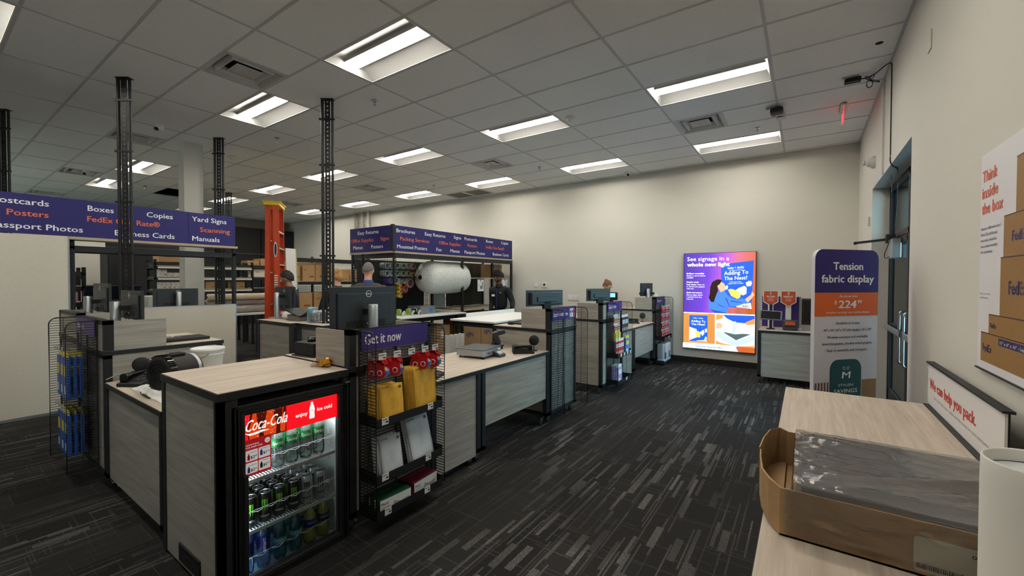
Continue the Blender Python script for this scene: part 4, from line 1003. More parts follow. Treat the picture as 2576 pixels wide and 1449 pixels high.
def crumple(name, label, cat, c, rx, ry, hz, m_, seed, n=14):
    random.seed(seed); b = MB(); V = []
    for j in range(n + 1):
        for i in range(n + 1):
            u, v = 2 * i / n - 1, 2 * j / n - 1; e = max(0, 1 - (u * u + v * v) * .55)
            V.append((c[0] + rx * u + random.uniform(-1, 1) * rx * .05, c[1] + ry * v + random.uniform(-1, 1) * ry * .05, c[2] + .003 + hz * e * random.uniform(.35, 1)))
    k = len(V); W_ = [(x, y, c[2] + .0005) for x, y, z in V]
    F = [(j * (n + 1) + i, j * (n + 1) + i + 1, (j + 1) * (n + 1) + i + 1, (j + 1) * (n + 1) + i) for j in range(n) for i in range(n)]
    ed = [i for i in range(n + 1)] + [j * (n + 1) + n for j in range(1, n + 1)] + [n * (n + 1) + i for i in range(n - 1, -1, -1)] + [j * (n + 1) for j in range(n - 1, 0, -1)]
    b.add(V + W_, F + [tuple(k + q for q in reversed(f)) for f in F] + [(ed[q], ed[q - 1], k + ed[q - 1], k + ed[q]) for q in range(len(ed))], False)
    return solo(name, b, m_, label, cat, c)
PLW = mat('white_plastic_wrap', (226, 226, 220), .35)
crumple('plastic_wrap', 'crumpled white plastic wrap under the front of the drum fan', 'plastic wrap', (.42, -1.36, .801), .30, .14, .05, PLW, 2)
crumple('plastic_wrap', 'crumpled white plastic wrap around the foot of the white bucket', 'plastic wrap', (-.02, -.90, .801), .24, .13, .05, PLW, 4)
# white bucket
t = thing('bucket', 'white plastic bucket with lid rim and wire handle on the left counter', 'bucket', (-.03, -.98, .802))
part('pail', MB().lathe((0, 0, 0), [(.088, 0), (.092, .004), (.106, .155), (.113, .156), (.113, .162), (.107, .164), (.108, .176), (.115, .177), (.115, .183), (.109, .184)], 32), WHITE, t, local=True)
part('lid', MB().lathe((0, 0, .184), [(.112, 0), (.117, .002), (.117, .022), (.110, .025), (.104, .016), (.01, .015)], 32), WHITE, t, local=True)
part('wire_handle', MB().tube([(-.108, -.03, .17), (-.10, -.075, .14), (-.06, -.115, .105), (0, -.128, .09), (.06, -.115, .105), (.10, -.075, .14), (.108, -.03, .17)], .0025, 6), mat('grey_wire', (120, 122, 124), .35, .8), t, local=True)
solo('tablet_case', MB().box(-.12, .12, -.18, .18, 0, .025, .006), BLACKM, 'flat black case on the raised counter behind the bucket', 'case', None).location = (-.55, -1.0, 1.0315)
b = MB(); random.seed(9)
for k in range(5): 
    P = [(-.75 + random.uniform(-.03, .25), -1.1 + random.uniform(-.03, .12), 1.036 + .004 * k + random.uniform(0, .01)) for _ in range(6)]; b.tube(smooth(P, 5), .003, 5)
solo('cable_bundle', b, mat('white_cable', (220, 220, 216), .5), 'bundle of white and grey cables beside the flat black case', 'cables', (-.65, -1.05, 1.032))

# ------------------------------------------------------------------ power poles to the ceiling
def pole(label, x, y, z0, rz=-.96, m=0):
    t = thing('power_pole', label, 'pole', (x, y, z0), rz, 'black power poles')
    b = MB(); h = H - z0 - .001; w = .03
    for (yy) in (-w, w - .02): b.box(-.004, .004, yy, yy + .02, 0, h)
    n = int(h / .0508)
    for k in range(n + 1): b.box(-.004, .004, -w + .02, w - .02, k * .0508, min(h, k * .0508 + .025))
    b.box(-.04, .0, -w - .003, -w, 0, h)
    part('slotted_upright', b, BLACK, t, local=True)
    part('conduit', MB().cyl((.0, -.062, 0), .017, h, n=12), BLACK, t, local=True); part('conduit', MB().cyl((-.01, .055, 0), .014, h, n=12), BLACK, t, local=True)
    for q in range(4):
        z = h - .25 - q * .55
        if z > .1: part('clamp', MB().box(-.012, .012, -.10, .085, z, z + .02), BLACK, t, local=True)
    part('top_plate', MB().box(-.045, .03, -.075, .075, h - .004, h), BLACK, t, local=True)
pole('tall black power pole at left, the one crossing the word Boxes', -2.126, -1.00, 0)
pole('black power pole beside the ladder, ending at the near tower', -.80, .56, 1.034)
pole('black power pole left of the ladder, behind the blue sign', -3.49, .41, 0)
pole('black power pole cut by the left edge of the photo', -4.55, -1.63, 0)
pole('short-looking far black pole just left of the ladder', -7.98, 2.3, 0)
struct('column', MB().box(-4.36, -4.12, .16, .42, 0, H), WALLP)
# ------------------------------------------------------------------ ceiling devices
def dome_cam(label, x, y):
    t = thing('dome_camera', label, 'camera', (x, y, H), 0, 'dome security cameras')
    part('housing', MB().lathe((0, 0, -.075), [(.03, 0), (.055, .012), (.062, .035), (.058, .074)], 20), WHITE, t, local=True)
    part('lens', MB().ball((.028, -.034, -.062), (.03, .03, .026), 12, 8), BLACKG, t, local=True)
for lb, x, y in (('white dome camera hanging beside the left power pole', -3.58, -.30), ('white dome camera in front of the far left diffuser', -7.96, -.26), ('white dome camera by the back wall, left of the glowing poster', 1.0, 5.95), ('white dome camera just left of the ladder top', -9.5, 3.95)): dome_cam(lb, x, y)
for lb, x, y in (('round white smoke detector beside the middle ceiling light', 1.35, 2.73), ('small white ceiling sensor near the pole left of the ladder', -4.40, .95), ('small white ceiling sensor left of the middle power pole', -5.11, 2.19)):
    t = thing('smoke_detector', lb, 'detector', (x, y, H), 0, 'round ceiling detectors'); part('base', MB().lathe((0, 0, -.02), [(.062, 0), (.068, .01), (.068, .0195)], 22), WHITE, t, local=True); part('chamber', MB().lathe((0, 0, -.048), [(.03, 0), (.045, .008), (.05, .028)], 20), WHITE, t, local=True)
for lb, x, y in (('sprinkler right of the largest ceiling light', -.35, .90), ('sprinkler between the two left poles', -2.74, .92), ('sprinkler above the right end of the glowing poster', 3.38, 4.59), ('sprinkler right of the packing bay diffuser', -.26, 4.62), ('sprinkler left of the packing bay diffuser', -3.08, 4.60), ('far sprinkler left of the white column', -8.75, .86), ('far sprinkler right of the middle power pole', -6.15, 4.81)):
    t = thing('sprinkler', lb, 'sprinkler', (x, y, H), 0, 'ceiling sprinklers'); part('escutcheon', MB().lathe((0, 0, -.008), [(.03, 0), (.04, .006)], 18), CHROME, t, local=True); part('head', MB().cyl((0, 0, -.04), .008, .034, n=8).tube([(-.014, 0, -.02), (-.01, 0, -.055), (.01, 0, -.055), (.014, 0, -.02)], .003, 5).cyl((0, 0, -.062), .018, .004, n=14), CHROME, t, local=True)
t = thing('access_point', 'black square device at the ceiling bar above the doorway', 'device', (3.66, 3.86, H)); part('case', MB().box(-.08, .06, -.07, .07, -.09, -.025, .02), BLACKM, t, local=True); part('bracket', MB().box(-.12, -.02, -.02, .02, -.03, -.001), SILVER, t, local=True)
t = thing('ceiling_sensor', 'white sensor with black slot at the ceiling bar, behind the black device', 'sensor', (3.675, 4.17, H)); part('case', MB().box(-.05, .06, -.06, .06, -.07, -.02, .008), WHITE, t, local=True); part('slot', MB().box(-.03, .03, -.062, -.058, -.06, -.05), BLACKG, t, local=True); part('bracket', MB().box(-.09, -.03, -.02, .02, -.03, -.001), SILVER, t, local=True)
t = thing('exit_sign', 'clear edge-lit EXIT sign with red letters hanging from the ceiling near the door', 'sign', (4.33, 4.35, H))
part('canopy', MB().box(-.03, .03, -.17, .17, -.03, -.001, .004), SILVER, t, local=True)
RG = mat('exit_red', (255, 60, 60), .3, emit=.7, ecol=(255, 70, 80))
ep = part('clear_panel', MB().box(-.004, .004, -.16, .16, -.24, -.03), mat('exit_acrylic', (240, 210, 210), .05, alpha=.18), t, local=True)
for sx, u in ((-.0045, (0, -1, 0)), (.0045, (0, 1, 0))): part('lettering', MB().text('EXIT', ((sx, 0, 0), u, (0, 0, 1)), 0, -.19, .115, w=.25, bold=.02, align='c'), RG, ep, local=True)
part('red_edge', MB().box(-.0045, .0045, -.163, -.16, -.24, -.03), RG, ep, local=True)
solo('ceiling_hole', MB().cyl((4.498, 2.737, H - .0015), .03, .0012, n=18), PLEN, 'small dark round hole in the ceiling near the right wall', 'hole', (4.498, 2.737, H))
# ------------------------------------------------------------------ big blue sign, partition and shelf frame at left
SX = -3.15
t = thing('overhead_sign', 'long navy overhead sign over the shelf frame reading Postcards, Posters, Passport Photos', 'sign', (SX - .02, -1.2, 2.07))
part('board', MB().box(SX - .03, SX, -2.75, -.104, 2.07, 2.51), NAVY, t); part('board', MB().box(SX - .03, SX, -.10, .49, 2.07, 2.51), NAVY, t)
part('ledge', MB().box(SX - .26, SX + .01, -1.27, .52, 2.035, 2.066), mat('ledge_tan', (178, 162, 138), .6), t)
FS = FRX(SX)
words((('Postcards', -1.845, 2.392, .416), ('Passport Photos', -1.865, 2.122, .71), ('Boxes', -1.113, 2.39, .235), ('Copies', -.558, 2.386, .28), ('Business Cards', -.872, 2.118, .612), ('Yard Signs', -.06, 2.39, .435), ('Manuals', -.058, 2.115, .34)), FS, INKW, t, .068)
words((('Posters', -1.743, 2.264, .31), ('FedEx One Rate\u00ae', -1.118, 2.262, .70), ('Scanning', .035, 2.248, .384)), FS, ORANGE, t, .068)
PANM = mat('partition_fabric', (208, 202, 188), .8, noise=.05, nscale=120, bump=.1)
t = thing('partition_panel', 'tall white partition panel at the left edge under the navy sign', 'partition', (SX, -2.2, 0)); part('panel', MB().box(SX - .05, SX - .004, -3.4, -1.285, .03, 2.062), PANM, t); part('edge_trim', MB().box(SX - .052, SX - .002, -3.4, -1.27, .0, .03).box(SX - .052, SX - .002, -1.285, -1.27, .03, 2.062), SILVER, t)
t = thing('partition_panel', 'low grey partition panel behind the white bucket', 'partition', (SX, -.4, 0)); part('panel', MB().box(SX - .05, SX - .004, -1.20, .485, .03, 1.185), PANM, t); part('edge_trim', MB().box(SX - .052, SX - .002, .485, .50, .0, 1.19).box(SX - .052, SX - .002, -1.2, .485, 1.185, 1.195), SILVER, t)
def upright(b, x, y, z0, z1, w=.045):
    """slotted shelf upright facing +x"""
    b.box(x - w, x - w + .004, y - w / 2, y + w / 2, z0, z1).box(x - w, x, y - w / 2, y - w / 2 + .004, z0, z1)
    for q in (-1, 1): b.box(x - .004, x, y + q * w * .36 - w * .14, y + q * w * .36 + w * .14, z0, z1)
    k = z0
    while k < z1: b.box(x - .004, x, y - w * .25, y + w * .25, k, min(z1, k + .026)); k += .0508
def shelf_frame(label, x, ys, ztop, depth, shelves, grp='black slotted shelving', cap=None, lit=True, grid=()):
    """free-standing slotted shelving whose front looks to +x"""
    t = thing('shelving_unit', label, 'shelving', (x - depth / 2, (ys[0] + ys[-1]) / 2, 0), 0, grp)
    for y in ys:
        for xx in (x, x - depth + .045):
            b = MB(); upright(b, xx, y, 0, ztop); part('upright', b, BLACK, t)
    for z in list(shelves) + [ztop - .07]:
        b = MB(); b.box(x - .035, x - .005, ys[0], ys[-1], z - .07, z); b.box(x - depth, x - depth + .03, ys[0], ys[-1], z - .07, z)
        for y in (ys[0], ys[-1]): b.box(x - depth, x, y - .02, y + .02, z - .05, z)
        part('beam', b, BLACK, t)
        if z < ztop - .1: part('shelf_board', MB().box(x - depth, x - .001, ys[0] + .01, ys[-1] - .01, z, z + .014), SHB, t)
    if cap: part('top_board', MB().box(x - depth, x, ys[0], ys[-1], ztop - .07, ztop - .055), SHB, t)
    for (a, b_, zz0, zz1, xo) in grid: part('wire_grid', wire_grid(x - xo, a, b_, zz0, zz1), WIRE, t)
    return t
SHB = mat('shelf_board', (172, 160, 138), .7)
def wire_grid(x, y0, y1, z0, z1, st=.045):
    b = MB(); y = y0
    while y <= y1: b.box(x - .002, x + .002, y - .002, y + .002, z0, z1); y += st
    z = z0
    while z <= z1: b.box(x - .002, x + .002, y0, y1, z - .002, z + .002); z += st
    return b
shelf_frame('black slotted shelf frame under the navy sign, open to the copy room', SX - .06, (-1.24, .50), 2.035, .45, ())
# desk and wide monitor behind the partition
t = thing('back_desk', 'white desk behind the low grey partition', 'desk', (-3.6, -.4, 0)); part('top', MB().box(-4.05, -3.26, -1.1, .30, 1.10, 1.13), PAPER, t)
for (x, y) in ((-4.0, -1.05), (-3.32, -1.05), (-4.0, .25), (-3.32, .25)): part('leg', MB().box(x - .025, x + .025, y - .025, y + .025, 0, 1.10), BLACK, t)
monitor('wide dark monitor behind the low grey partition', (-3.58, -.12, 1.131), 0, .54, .02, .28, post=.24, px=.1)
# ------------------------------------------------------------------ cartons
FXI = mat('carton_purple_ink', (74, 56, 120), .6)
def carton(label, x0, x1, y0, y1, z0, z1, grp, m_=None, logo=None, face='x', flip=False, wht=False):
    t = thing('carton', label, 'box', ((x0 + x1) / 2, (y0 + y1) / 2, z0), 0, grp)
    part('box_body', MB().box(x0, x1, y0, y1, z0, z1, .003), m_ or KRAFT, t)
    g = MB(); fr = ((x1, 0, 0), (0, 1, 0), (0, 0, 1)); h_ = z1 - z0; w_ = y1 - y0
    if logo:
        if flip:
            st = len(g.v); g.text(logo, fr, 0, 0, h_ * .17, w=w_ * .42, bold=.04)
            g.v = [(p[0], y0 + w_ * .55 - p[1], z0 + h_ * .75 - p[2]) for p in g.v]
        else: g.text(logo, fr, y0 + w_ * .2, z0 + h_ * .72, h_ * .16, w=w_ * .5, bold=.04)
    else: g.rect(fr, y0 + w_ * .55, y0 + w_ * .9, z0 + h_ * .2, z0 + h_ * .3, .001).rect(fr, y0 + w_ * .1, y0 + w_ * .3, z0 + h_ * .6, z0 + h_ * .66, .001)
    part('print', g, FXI if logo else mat('carton_print', (120, 92, 60), .7), t)
    part('tape_strip', MB().box(x0 + .01, x1 - .01, (y0 + y1) / 2 - .02, (y0 + y1) / 2 + .02, z1 - .0005, z1 + .0008), mat('tape_tan', (198, 168, 122), .4), t)
    return t
WBX = mat('white_carton', (214, 206, 196), .7)
# ------------------------------------------------------------------ copy room shelving (far left)
shelf_frame('white-edged shelving behind the column, with rows of white paper boxes', -7.0, (.56, 2.42), 1.98, .5, (.9, 1.34, 1.60, 1.84))
b = MB()
for z in (1.32, 1.58, 1.82): b.box(-6.999, -6.994, .60, 2.40, z - .025, z + .012)
solo('shelf_edge_labels', b, PAPER, 'white label rails along the fronts of the shelves behind the column', 'label rail', (-6.99, 1.5, 1.3))
ordw = ['first', 'second', 'third', 'fourth', 'fifth', 'sixth', 'seventh', 'eighth', 'ninth', 'tenth']
for k in range(9): carton('white paper box on the lower shelf behind the column, %s from the left' % ordw[k], -7.30, -7.045, .66 + .085 * k, .742 + .085 * k, 1.357, 1.357 + .15, 'white paper boxes', WBX)
for k in range(6): carton('white paper box on the upper shelf behind the column, %s from the left' % ordw[k], -7.30, -7.045, .66 + .11 * k, .765 + .11 * k, 1.617, 1.617 + .09 + (.10 if k in (0,) else 0), 'white paper boxes', WBX)
carton('flat brown carton on top of the shelving left of the column', -7.45, -7.05, .64, 1.35, 1.93, 2.10, 'brown cartons in the copy room')
carton('brown carton right of the white boxes on the lower shelf', -7.35, -7.045, 1.46, 1.66, 1.357, 1.55, 'brown cartons in the copy room')
carton('brown carton right of the column on the lower shelf', -7.35, -7.045, 2.02, 2.26, 1.357, 1.53, 'brown cartons in the copy room')
shelf_frame('black shelving left of the ladder with wide brown cartons on top', -7.6, (2.55, 3.75), 1.98, .5, (.9, 1.34, 1.62))
carton('long brown carton on top of the shelving left of the ladder', -8.05, -7.65, 2.9, 3.7, 1.93, 2.11, 'brown cartons in the copy room')
carton('white printed carton on the shelf left of the ladder', -7.95, -7.645, 2.72, 3.2, 1.637, 1.83, 'brown cartons in the copy room', WBX)
carton('small brown carton on top of the shelving beside the long carton', -8.0, -7.65, 2.58, 2.86, 1.93, 2.05, 'brown cartons in the copy room')
# pipes of wrapped sheets on a white table by the ladder
t = thing('work_table', 'white-topped work table with the long plastic-wrapped rolls by the ladder', 'table', (-5.2, 1.6, 0)); part('top', MB().box(-5.8, -4.85, .75, 2.0, .88, .91), PAPER, t)
for (x, y) in ((-5.75, .8), (-4.9, .8), (-5.75, 1.95), (-4.9, 1.95)): part('leg', MB().box(x - .025, x + .025, y - .025, y + .025, 0, .88), BLACK, t)
WRP = mat('wrapped_grey', (150, 144, 138), .25, noise=.25, nscale=8, stretch=(1, 1, 14)); WR2 = mat('wrapped_cream', (206, 192, 166), .3, noise=.1, nscale=6)
for k, (x, z, r, m_) in enumerate(((-5.15, .985, .075, WRP), (-5.32, .985, .075, WRP), (-5.235, 1.115, .075, WRP), (-5.15, 1.232, .06, WR2))):
    t = thing('wrapped_roll', ['grey wrapped roll, front of the bottom pair on the white table', 'grey wrapped roll, rear of the bottom pair on the white table', 'grey wrapped roll resting on the bottom pair', 'cream wrapped roll, topmost of the stack'][k], 'roll', (x, 1.4, z), 0, 'plastic-wrapped rolls')
    part('roll', MB().lathe((x, .82, z), [(r * .6, 0), (r, .01), (r, 1.12), (r * .6, 1.13)], 16, 'y'), m_, t); part('core', MB().lathe((x, .812, z), [(r * .35, 0), (r * .4, .012)], 12, 'y'), BLACKM, t)
# dark cabinets and doors along the far wall
t = thing('dark_cabinet_wall', 'tall black storage wall along the far end of the copy room', 'cabinet', (-12.3, 3.0, 0))
for k in range(5): part('panel', MB().box(-12.58, -12.2, .2 + 1.2 * k, 1.37 + 1.2 * k, 0, 3.4), BLACKM, t)
part('rail', MB().box(-12.2, -12.17, .2, 6.1, 2.45, 2.5), DARKG, t)
t = thing('black_locker', 'plain black cabinet left of the white column, behind the shelf frame', 'cabinet', (-8.6, .1, 0)); part('case', MB().box(-8.9, -8.3, .1, .56, 0, 2.12), BLACKM, t); part('door', MB().box(-8.3, -8.285, .12, .54, .05, 2.08), BLACKM, t)
struct('wall_copy_room', MB().box(-9.8, -9.6, -2.5, .33, 0, 2.9), WALLP)
t = thing('wall_socket', 'black plug in a socket on the white wall behind the shelf frame', 'socket', (-9.6, -.1, 1.62)); part('plate', MB().box(-9.6, -9.592, -.16, -.04, 1.56, 1.70), WHITE, t); part('plug', MB().box(-9.592, -9.55, -.14, -.06, 1.58, 1.66, .01), BLACKM, t)
shelf_frame('short black slotted rack with bags just right of the tall partition', -5.3, (-1.35, -.78), 1.75, .4, (.9, 1.2, 1.45))
for k, (z, m_, lb) in enumerate(((1.465, BLKP, 'dark bag on the top shelf of the short black rack'), (1.215, mat('pink_sheet', (214, 176, 186), .6), 'pink and white pack on the middle shelf of the short black rack'))):
    t = thing('shelf_pack', lb, 'pack', (-5.5, -.95, z), 0, 'packs on the short black rack'); part('pack_body', MB().box(-5.58, -5.34, -1.12, -.84, z, z + .17, .02), m_, t); part('print', MB().rect(((-5.339, 0, 0), (0, 1, 0), (0, 0, 1)), -1.05, -.9, z + .05, z + .12, .001), PAPER, t)
t = thing('large_copier', 'black printer with an open top behind the shelf frame', 'printer', (-4.9, -.5, 0)); part('case', MB().box(-5.2, -4.7, -.85, -.2, .0, 1.22, .01), BLACKM, t); part('tray', MB().box(-4.7, -4.52, -.8, -.33, 1.10, 1.14), DARKG, t); part('lid', MB().obox((-4.98, -.52, 1.36), (.16, .32, .01), 0, 0, -.7), mat('lid_blue_black', (52, 62, 78), .2), t)
carton('brown carton beneath the black printer tray', -4.69, -4.42, -.85, -.35, .75, 1.06, 'brown cartons in the copy room')
t = thing('carton_stand', 'low black stand under the brown carton by the printer', 'stand', (-4.55, -.6, 0)); part('top', MB().box(-4.69, -4.40, -.9, -.3, .72, .749), BLACKM, t); part('leg', MB().box(-4.6, -4.5, -.65, -.55, 0, .72), BLACKM, t)
t = thing('white_machine', 'white machine with a black panel behind the near left monitor', 'machine', (-4.2, -.1, 0)); part('case', MB().box(-4.5, -4.12, -.30, .05, 0, 1.31, .01), WHITE, t); part('panel', MB().box(-4.121, -4.112, -.24, -.0, 1.19, 1.25), BLACKG, t)
# ------------------------------------------------------------------ shelving behind the people
S2 = shelf_frame('long black shelving with brown cartons and wire grid behind the two turned-away people', -5.6, (2.62, 3.45, 4.7), 2.14, .6, (.1, .84, 1.52), grid=((2.65, 4.68, 1.95, 2.05, .58), (2.65, 4.68, .95, 1.40, .58)))
cs = [(2.68, 2.86, .35), (2.92, 3.22, .42), (3.24, 3.42, .44), (3.50, 3.72, .40), (3.80, 4.15, .20), (4.18, 4.45, .30)]
for k, (a, b_, h_) in enumerate(cs): carton('brown carton on the upper shelf behind the people, %s from the left' % ordw[k], -6.1, -5.67, a, b_, 1.536, 1.536 + h_, 'brown cartons on the long shelving')
for k, (a, b_) in enumerate(((2.70, 3.15), (3.20, 3.7), (3.75, 4.3))): carton('large brown carton on the lower shelf behind the people, %s from the left' % ordw[k], -6.1, -5.67, a, b_, .856, 1.26, 'large brown cartons on the long shelving')
# leaning white boards beside the ladder
t = thing('leaning_boards', 'white boards leaning upright just right of the orange ladder', 'boards', (-5.0, 2.2, 0))
for k in range(3): part('board', MB().obox((-4.86 - .05 * k, 2.24 + .05 * k, 1.12), (.012, .10, 1.10), .15, 0, -.05), [PAPER, WHITE, mat('board_edge_olive', (166, 164, 110), .6)][k], t)
part('foot', MB().box(-5.1, -4.75, 2.1, 2.45, 0, .02), BLACKM, t)
# orange step ladder
LORG = mat('ladder_orange', (214, 72, 30), .45, noise=.05, nscale=20); LYEL = mat('ladder_yellow', (236, 200, 44), .45)
t = thing('step_ladder', 'tall folded orange fibreglass step ladder with yellow cap', 'ladder', (-4.30, 1.64, 0), .95)
Hh = 3.0; W2 = .24
def rail(b, y, x, tilt, w=.085, c=.03, s=1):
    P = [(x, y), (x + w, y)]
    for (xa, xb, ya, yb) in ((x, x + w, y, y + s * .006), (x, x + .006, y, y + s * c), (x + w - .006, x + w, y, y + s * c)):
        V = []
        for z in (0.02, Hh - .06):
            o = tilt * (Hh - z)
            V += [(xa + o, ya, z), (xb + o, ya, z), (xb + o, yb, z), (xa + o, yb, z)]
        b.add(V, [(0, 1, 2, 3), (7, 6, 5, 4), (0, 4, 5, 1), (1, 5, 6, 2), (2, 6, 7, 3), (3, 7, 4, 0)])
for k, (y, s) in enumerate(((-W2, 1), (W2, -1))):
    b = MB(); rail(b, y * 1.15, .0, .012, .10, .032, s); part('front_rail', b, LORG, t, local=True)
    b = MB(); rail(b, y * 1.02, -.12, -.010, .085, .028, s); part('rear_rail', b, LORG, t, local=True)
    part('rail_foot', MB().box(.0, .14, y * 1.15 - .02, y * 1.15 + .02, 0, .03), BLACKM, t, local=True)
for k in range(8):
    z = .32 + .305 * k; o = .012 * (Hh - z); part('step', MB().box(.01 + o, .10 + o, -W2 * 1.13, W2 * 1.13, z - .012, z + .012), mat('step_alu', (206, 204, 200), .4, .4), t, local=True)
for k in range(4): z = .5 + .6 * k; part('rear_brace', MB().box(-.10, -.07, -W2, W2, z - .015, z + .015), CHROME, t, local=True)
part('top_cap', MB().box(-.14, .12, -.30, .30, Hh - .075, Hh, .012).box(-.16, .14, -.31, .31, Hh - .012, Hh + .004, .004), LYEL, t, local=True)
g = MB().face([(.05 + .03 * math.cos(q * pi / 10), 2.12 + .14 * math.sin(q * pi / 10)) for q in range(20)], ((0, -W2 * 1.15, 0), (1, 0, 0), (0, 0, 1)), .001); lb_ = part('oval_badge', g, PAPER, t, local=True)
part('badge_centre', MB().face([(.05 + .02 * math.cos(q * pi / 10), 2.12 + .115 * math.sin(q * pi / 10)) for q in range(20)], ((0, -W2 * 1.15, 0), (1, 0, 0), (0, 0, 1)), .0018), INKD, lb_, local=True)
g = MB()
for k in range(6): g.rect(((0, -W2 * 1.15, 0), (1, 0, 0), (0, 0, 1)), .025, .085, 1.42 + k * .042, 1.44 + k * .042, .001)
part('warning_label', g, PAPER, t, local=True)
# ------------------------------------------------------------------ packing bay
BXF, BYL = -1.87, 2.44
t = thing('overhead_sign', 'navy overhead sign wrapping the packing bay, headed Brochures and Easy Returns', 'sign', (BXF - .02, 4.2, 2.07))
part('board', MB().box(BXF - .025, BXF, 2.463, 4.238, 2.07, 2.515), NAVY, t); part('board', MB().box(BXF - .025, BXF, 4.243, 6.02, 2.07, 2.515), NAVY, t); part('side_board', MB().box(-3.09, -1.93, BYL - .02, BYL, 2.07, 2.515), NAVY, t)
part('corner_post', MB().box(-1.93, BXF, BYL - .02, 2.463, 2.05, 2.53), BLACK, t); part('ledge', MB().box(-2.6, BXF + .008, 2.46, 6.03, 2.035, 2.066).box(-3.1, BXF, BYL - .028, 2.47, 2.035, 2.066), mat('ledge_tan', (178, 162, 138), .6), t)
FB1, FB2 = FRX(BXF), ((0, BYL - .02, 0), (1, 0, 0), (0, 0, 1))
words((('Brochures', 2.499, 2.397, .425), ('Easy Returns', 3.166, 2.397, .545), ('Signs', 3.949, 2.402, .226), ('Mounted Posters', 2.511, 2.122, .71), ('Fax', 3.465, 2.125, .145), ('Menus', 3.854, 2.124, .277), ('Postcards', 4.282, 2.40, .408), ('Boxes', 5.004, 2.405, .253), ('Copies', 5.571, 2.41, .283), ('Passport Photos', 4.283, 2.122, .68), ('Business Cards', 5.251, 2.13, .624)), FB1, INKW, t, .066)
words((('Easy Returns', -2.851, 2.394, .60), ('Menus', -2.99, 2.13, .285), ('Posters', -2.457, 2.128, .325)), FB2, INKW, t, .066)
words((('Packing Services', 2.581, 2.262, .70), ('Office Supplies', 3.53, 2.262, .63), ('Posters', 4.377, 2.266, .31), ('FedEx One Rate\u00ae', 4.998, 2.27, .69)), FB1, ORANGE, t, .066)
words((('Office Supplies', -3.049, 2.258, .66), ('Signs', -2.201, 2.262, .23)), FB2, ORANGE, t, .066)
t = thing('packing_bench', 'black slotted packing bench bay with wire grid walls and white worktop', 'workbench', (-2.5, 4.2, 0))
for (x, y) in ((BXF, 2.47), (BXF, 4.24), (BXF, 6.02), (-2.75, 2.47), (-2.75, 4.24), (-2.75, 6.02), (-3.05, 2.47), (BXF - .28, 5.62)):
    b = MB(); upright(b, x, y, 0, 2.035); part('upright', b, BLACK, t)
b = MB(); b.box(BXF - .03, BXF - .003, 2.47, 6.02, 1.95, 2.03).box(-3.05, BXF - .02, 2.455, 2.485, 1.95, 2.03).box(BXF - .03, BXF - .003, 2.47, 6.02, .79, .87); part('beam', b, BLACK, t)
part('worktop', MB().box(-2.75, BXF + .10, 2.50, 4.22, .875, .905, .004), PAPER, t); part('shelf_board', MB().box(-2.75, BXF, 4.26, 6.0, .93, .955), SHB, t); part('shelf_board', MB().box(-2.75, BXF - .08, 4.26, 6.0, 1.60, 1.62), SHB, t)
part('back_grid', wire_grid(-2.76, 2.5, 4.2, .95, 1.95, .03), WIRE, t); part('back_sheet', MB().box(-3.0, -2.99, 2.5, 4.2, .0, 1.95), BLACKM, t)
part('right_grid', wire_grid(-2.74, 3.7, 4.22, .95, 1.95, .04), WIRE, t); part('right_grid', wire_grid(-2.74, 4.7, 5.6, .96, 1.95, .04), WIRE, t)
part('back_panel', MB().box(-2.80, -2.785, 4.27, 4.66, .96, 1.98), mat('grey_back_panel', (176, 176, 170), .7), t); part('back_panel', MB().box(-2.80, -2.785, 4.7, 6.0, .96, 1.98), mat('dark_back_panel', (58, 50, 40), .8), t)
b = MB(); z = .3
for k in range(26): b.box(-3.05 + k * .045, -3.046 + k * .045, 2.46, 2.464, .3, 1.95)
while z < 1.95: b.box(-3.05, -1.95, 2.458, 2.462, z - .002, z + .002); z += .045
part('side_grid', b, WIRE, t)
part('post_grid', wire_grid(BXF - .3, 3.69, 4.2, .915, 1.7, .04), WIRE, t)
for x, y in ((-1.86, 4.0),): part('table_leg', MB().box(x, x + .04, y, y + .04, 0, .875), BLACK, t)
# bubble wrap roll
t = thing('bubble_wrap_roll', 'huge roll of clear bubble wrap hanging in the packing bay', 'roll', (-2.2, 3.9, 1.615))
BUB = mat('bubble_wrap', (232, 231, 224), .3, noise=.12, nscale=42, bump=1.0, bdist=.03, coat=.3)
random.seed(21); b = MB(); n = 40; prof = [(.05, -.655), (.20, -.60), (.31, -.52), (.345, -.42), (.352, -.2), (.345, -.03), (.333, .0), (.347, .03), (.352, .2), (.347, .45), (.325, .58), (.25, .63), (.05, .64)]
V = []
for (r, yy) in prof:
    for i in range(n): a = 2 * pi * i / n; rr = r * .93 * (1 + .018 * math.sin(3 * a + yy * 5) + random.uniform(-.008, .008)); V.append((-2.14 + rr * math.cos(a), 3.91 + yy * .93, 1.615 + rr * math.sin(a)))
b.add(V, [(j * n + i, j * n + (i + 1) % n, (j + 1) * n + (i + 1) % n, (j + 1) * n + i) for j in range(len(prof) - 1) for i in range(n)], True); part('wrap', b, BUB, t)
part('core_rod', MB().cyl((-2.18, 3.10, 1.615), .018, 1.55, 'y').cyl((-2.18, 3.17, 1.615), .035, .08, 'y').cyl((-2.18, 3.13, 1.615), .02, .03, 'y'), BLACKM, t); part('bracket', MB().box(-2.75, -2.16, 3.09, 3.11, 1.60, 1.63).box(-2.75, -2.16, 4.63, 4.65, 1.60, 1.63), BLACK, t)
part('spool_end', MB().lathe((-2.18, 3.215, 1.615), [(.03, 0), (.05, .012)], 14, 'y'), CHROME, t)
crumple('wrap_scrap', 'sheet of clear wrap lying on top of the packing bay sign', 'plastic wrap', (-2.25, 3.75, 2.068), .30, .42, .46, mat('thin_wrap', (214, 212, 204), .2, alpha=.35), 6, 10)
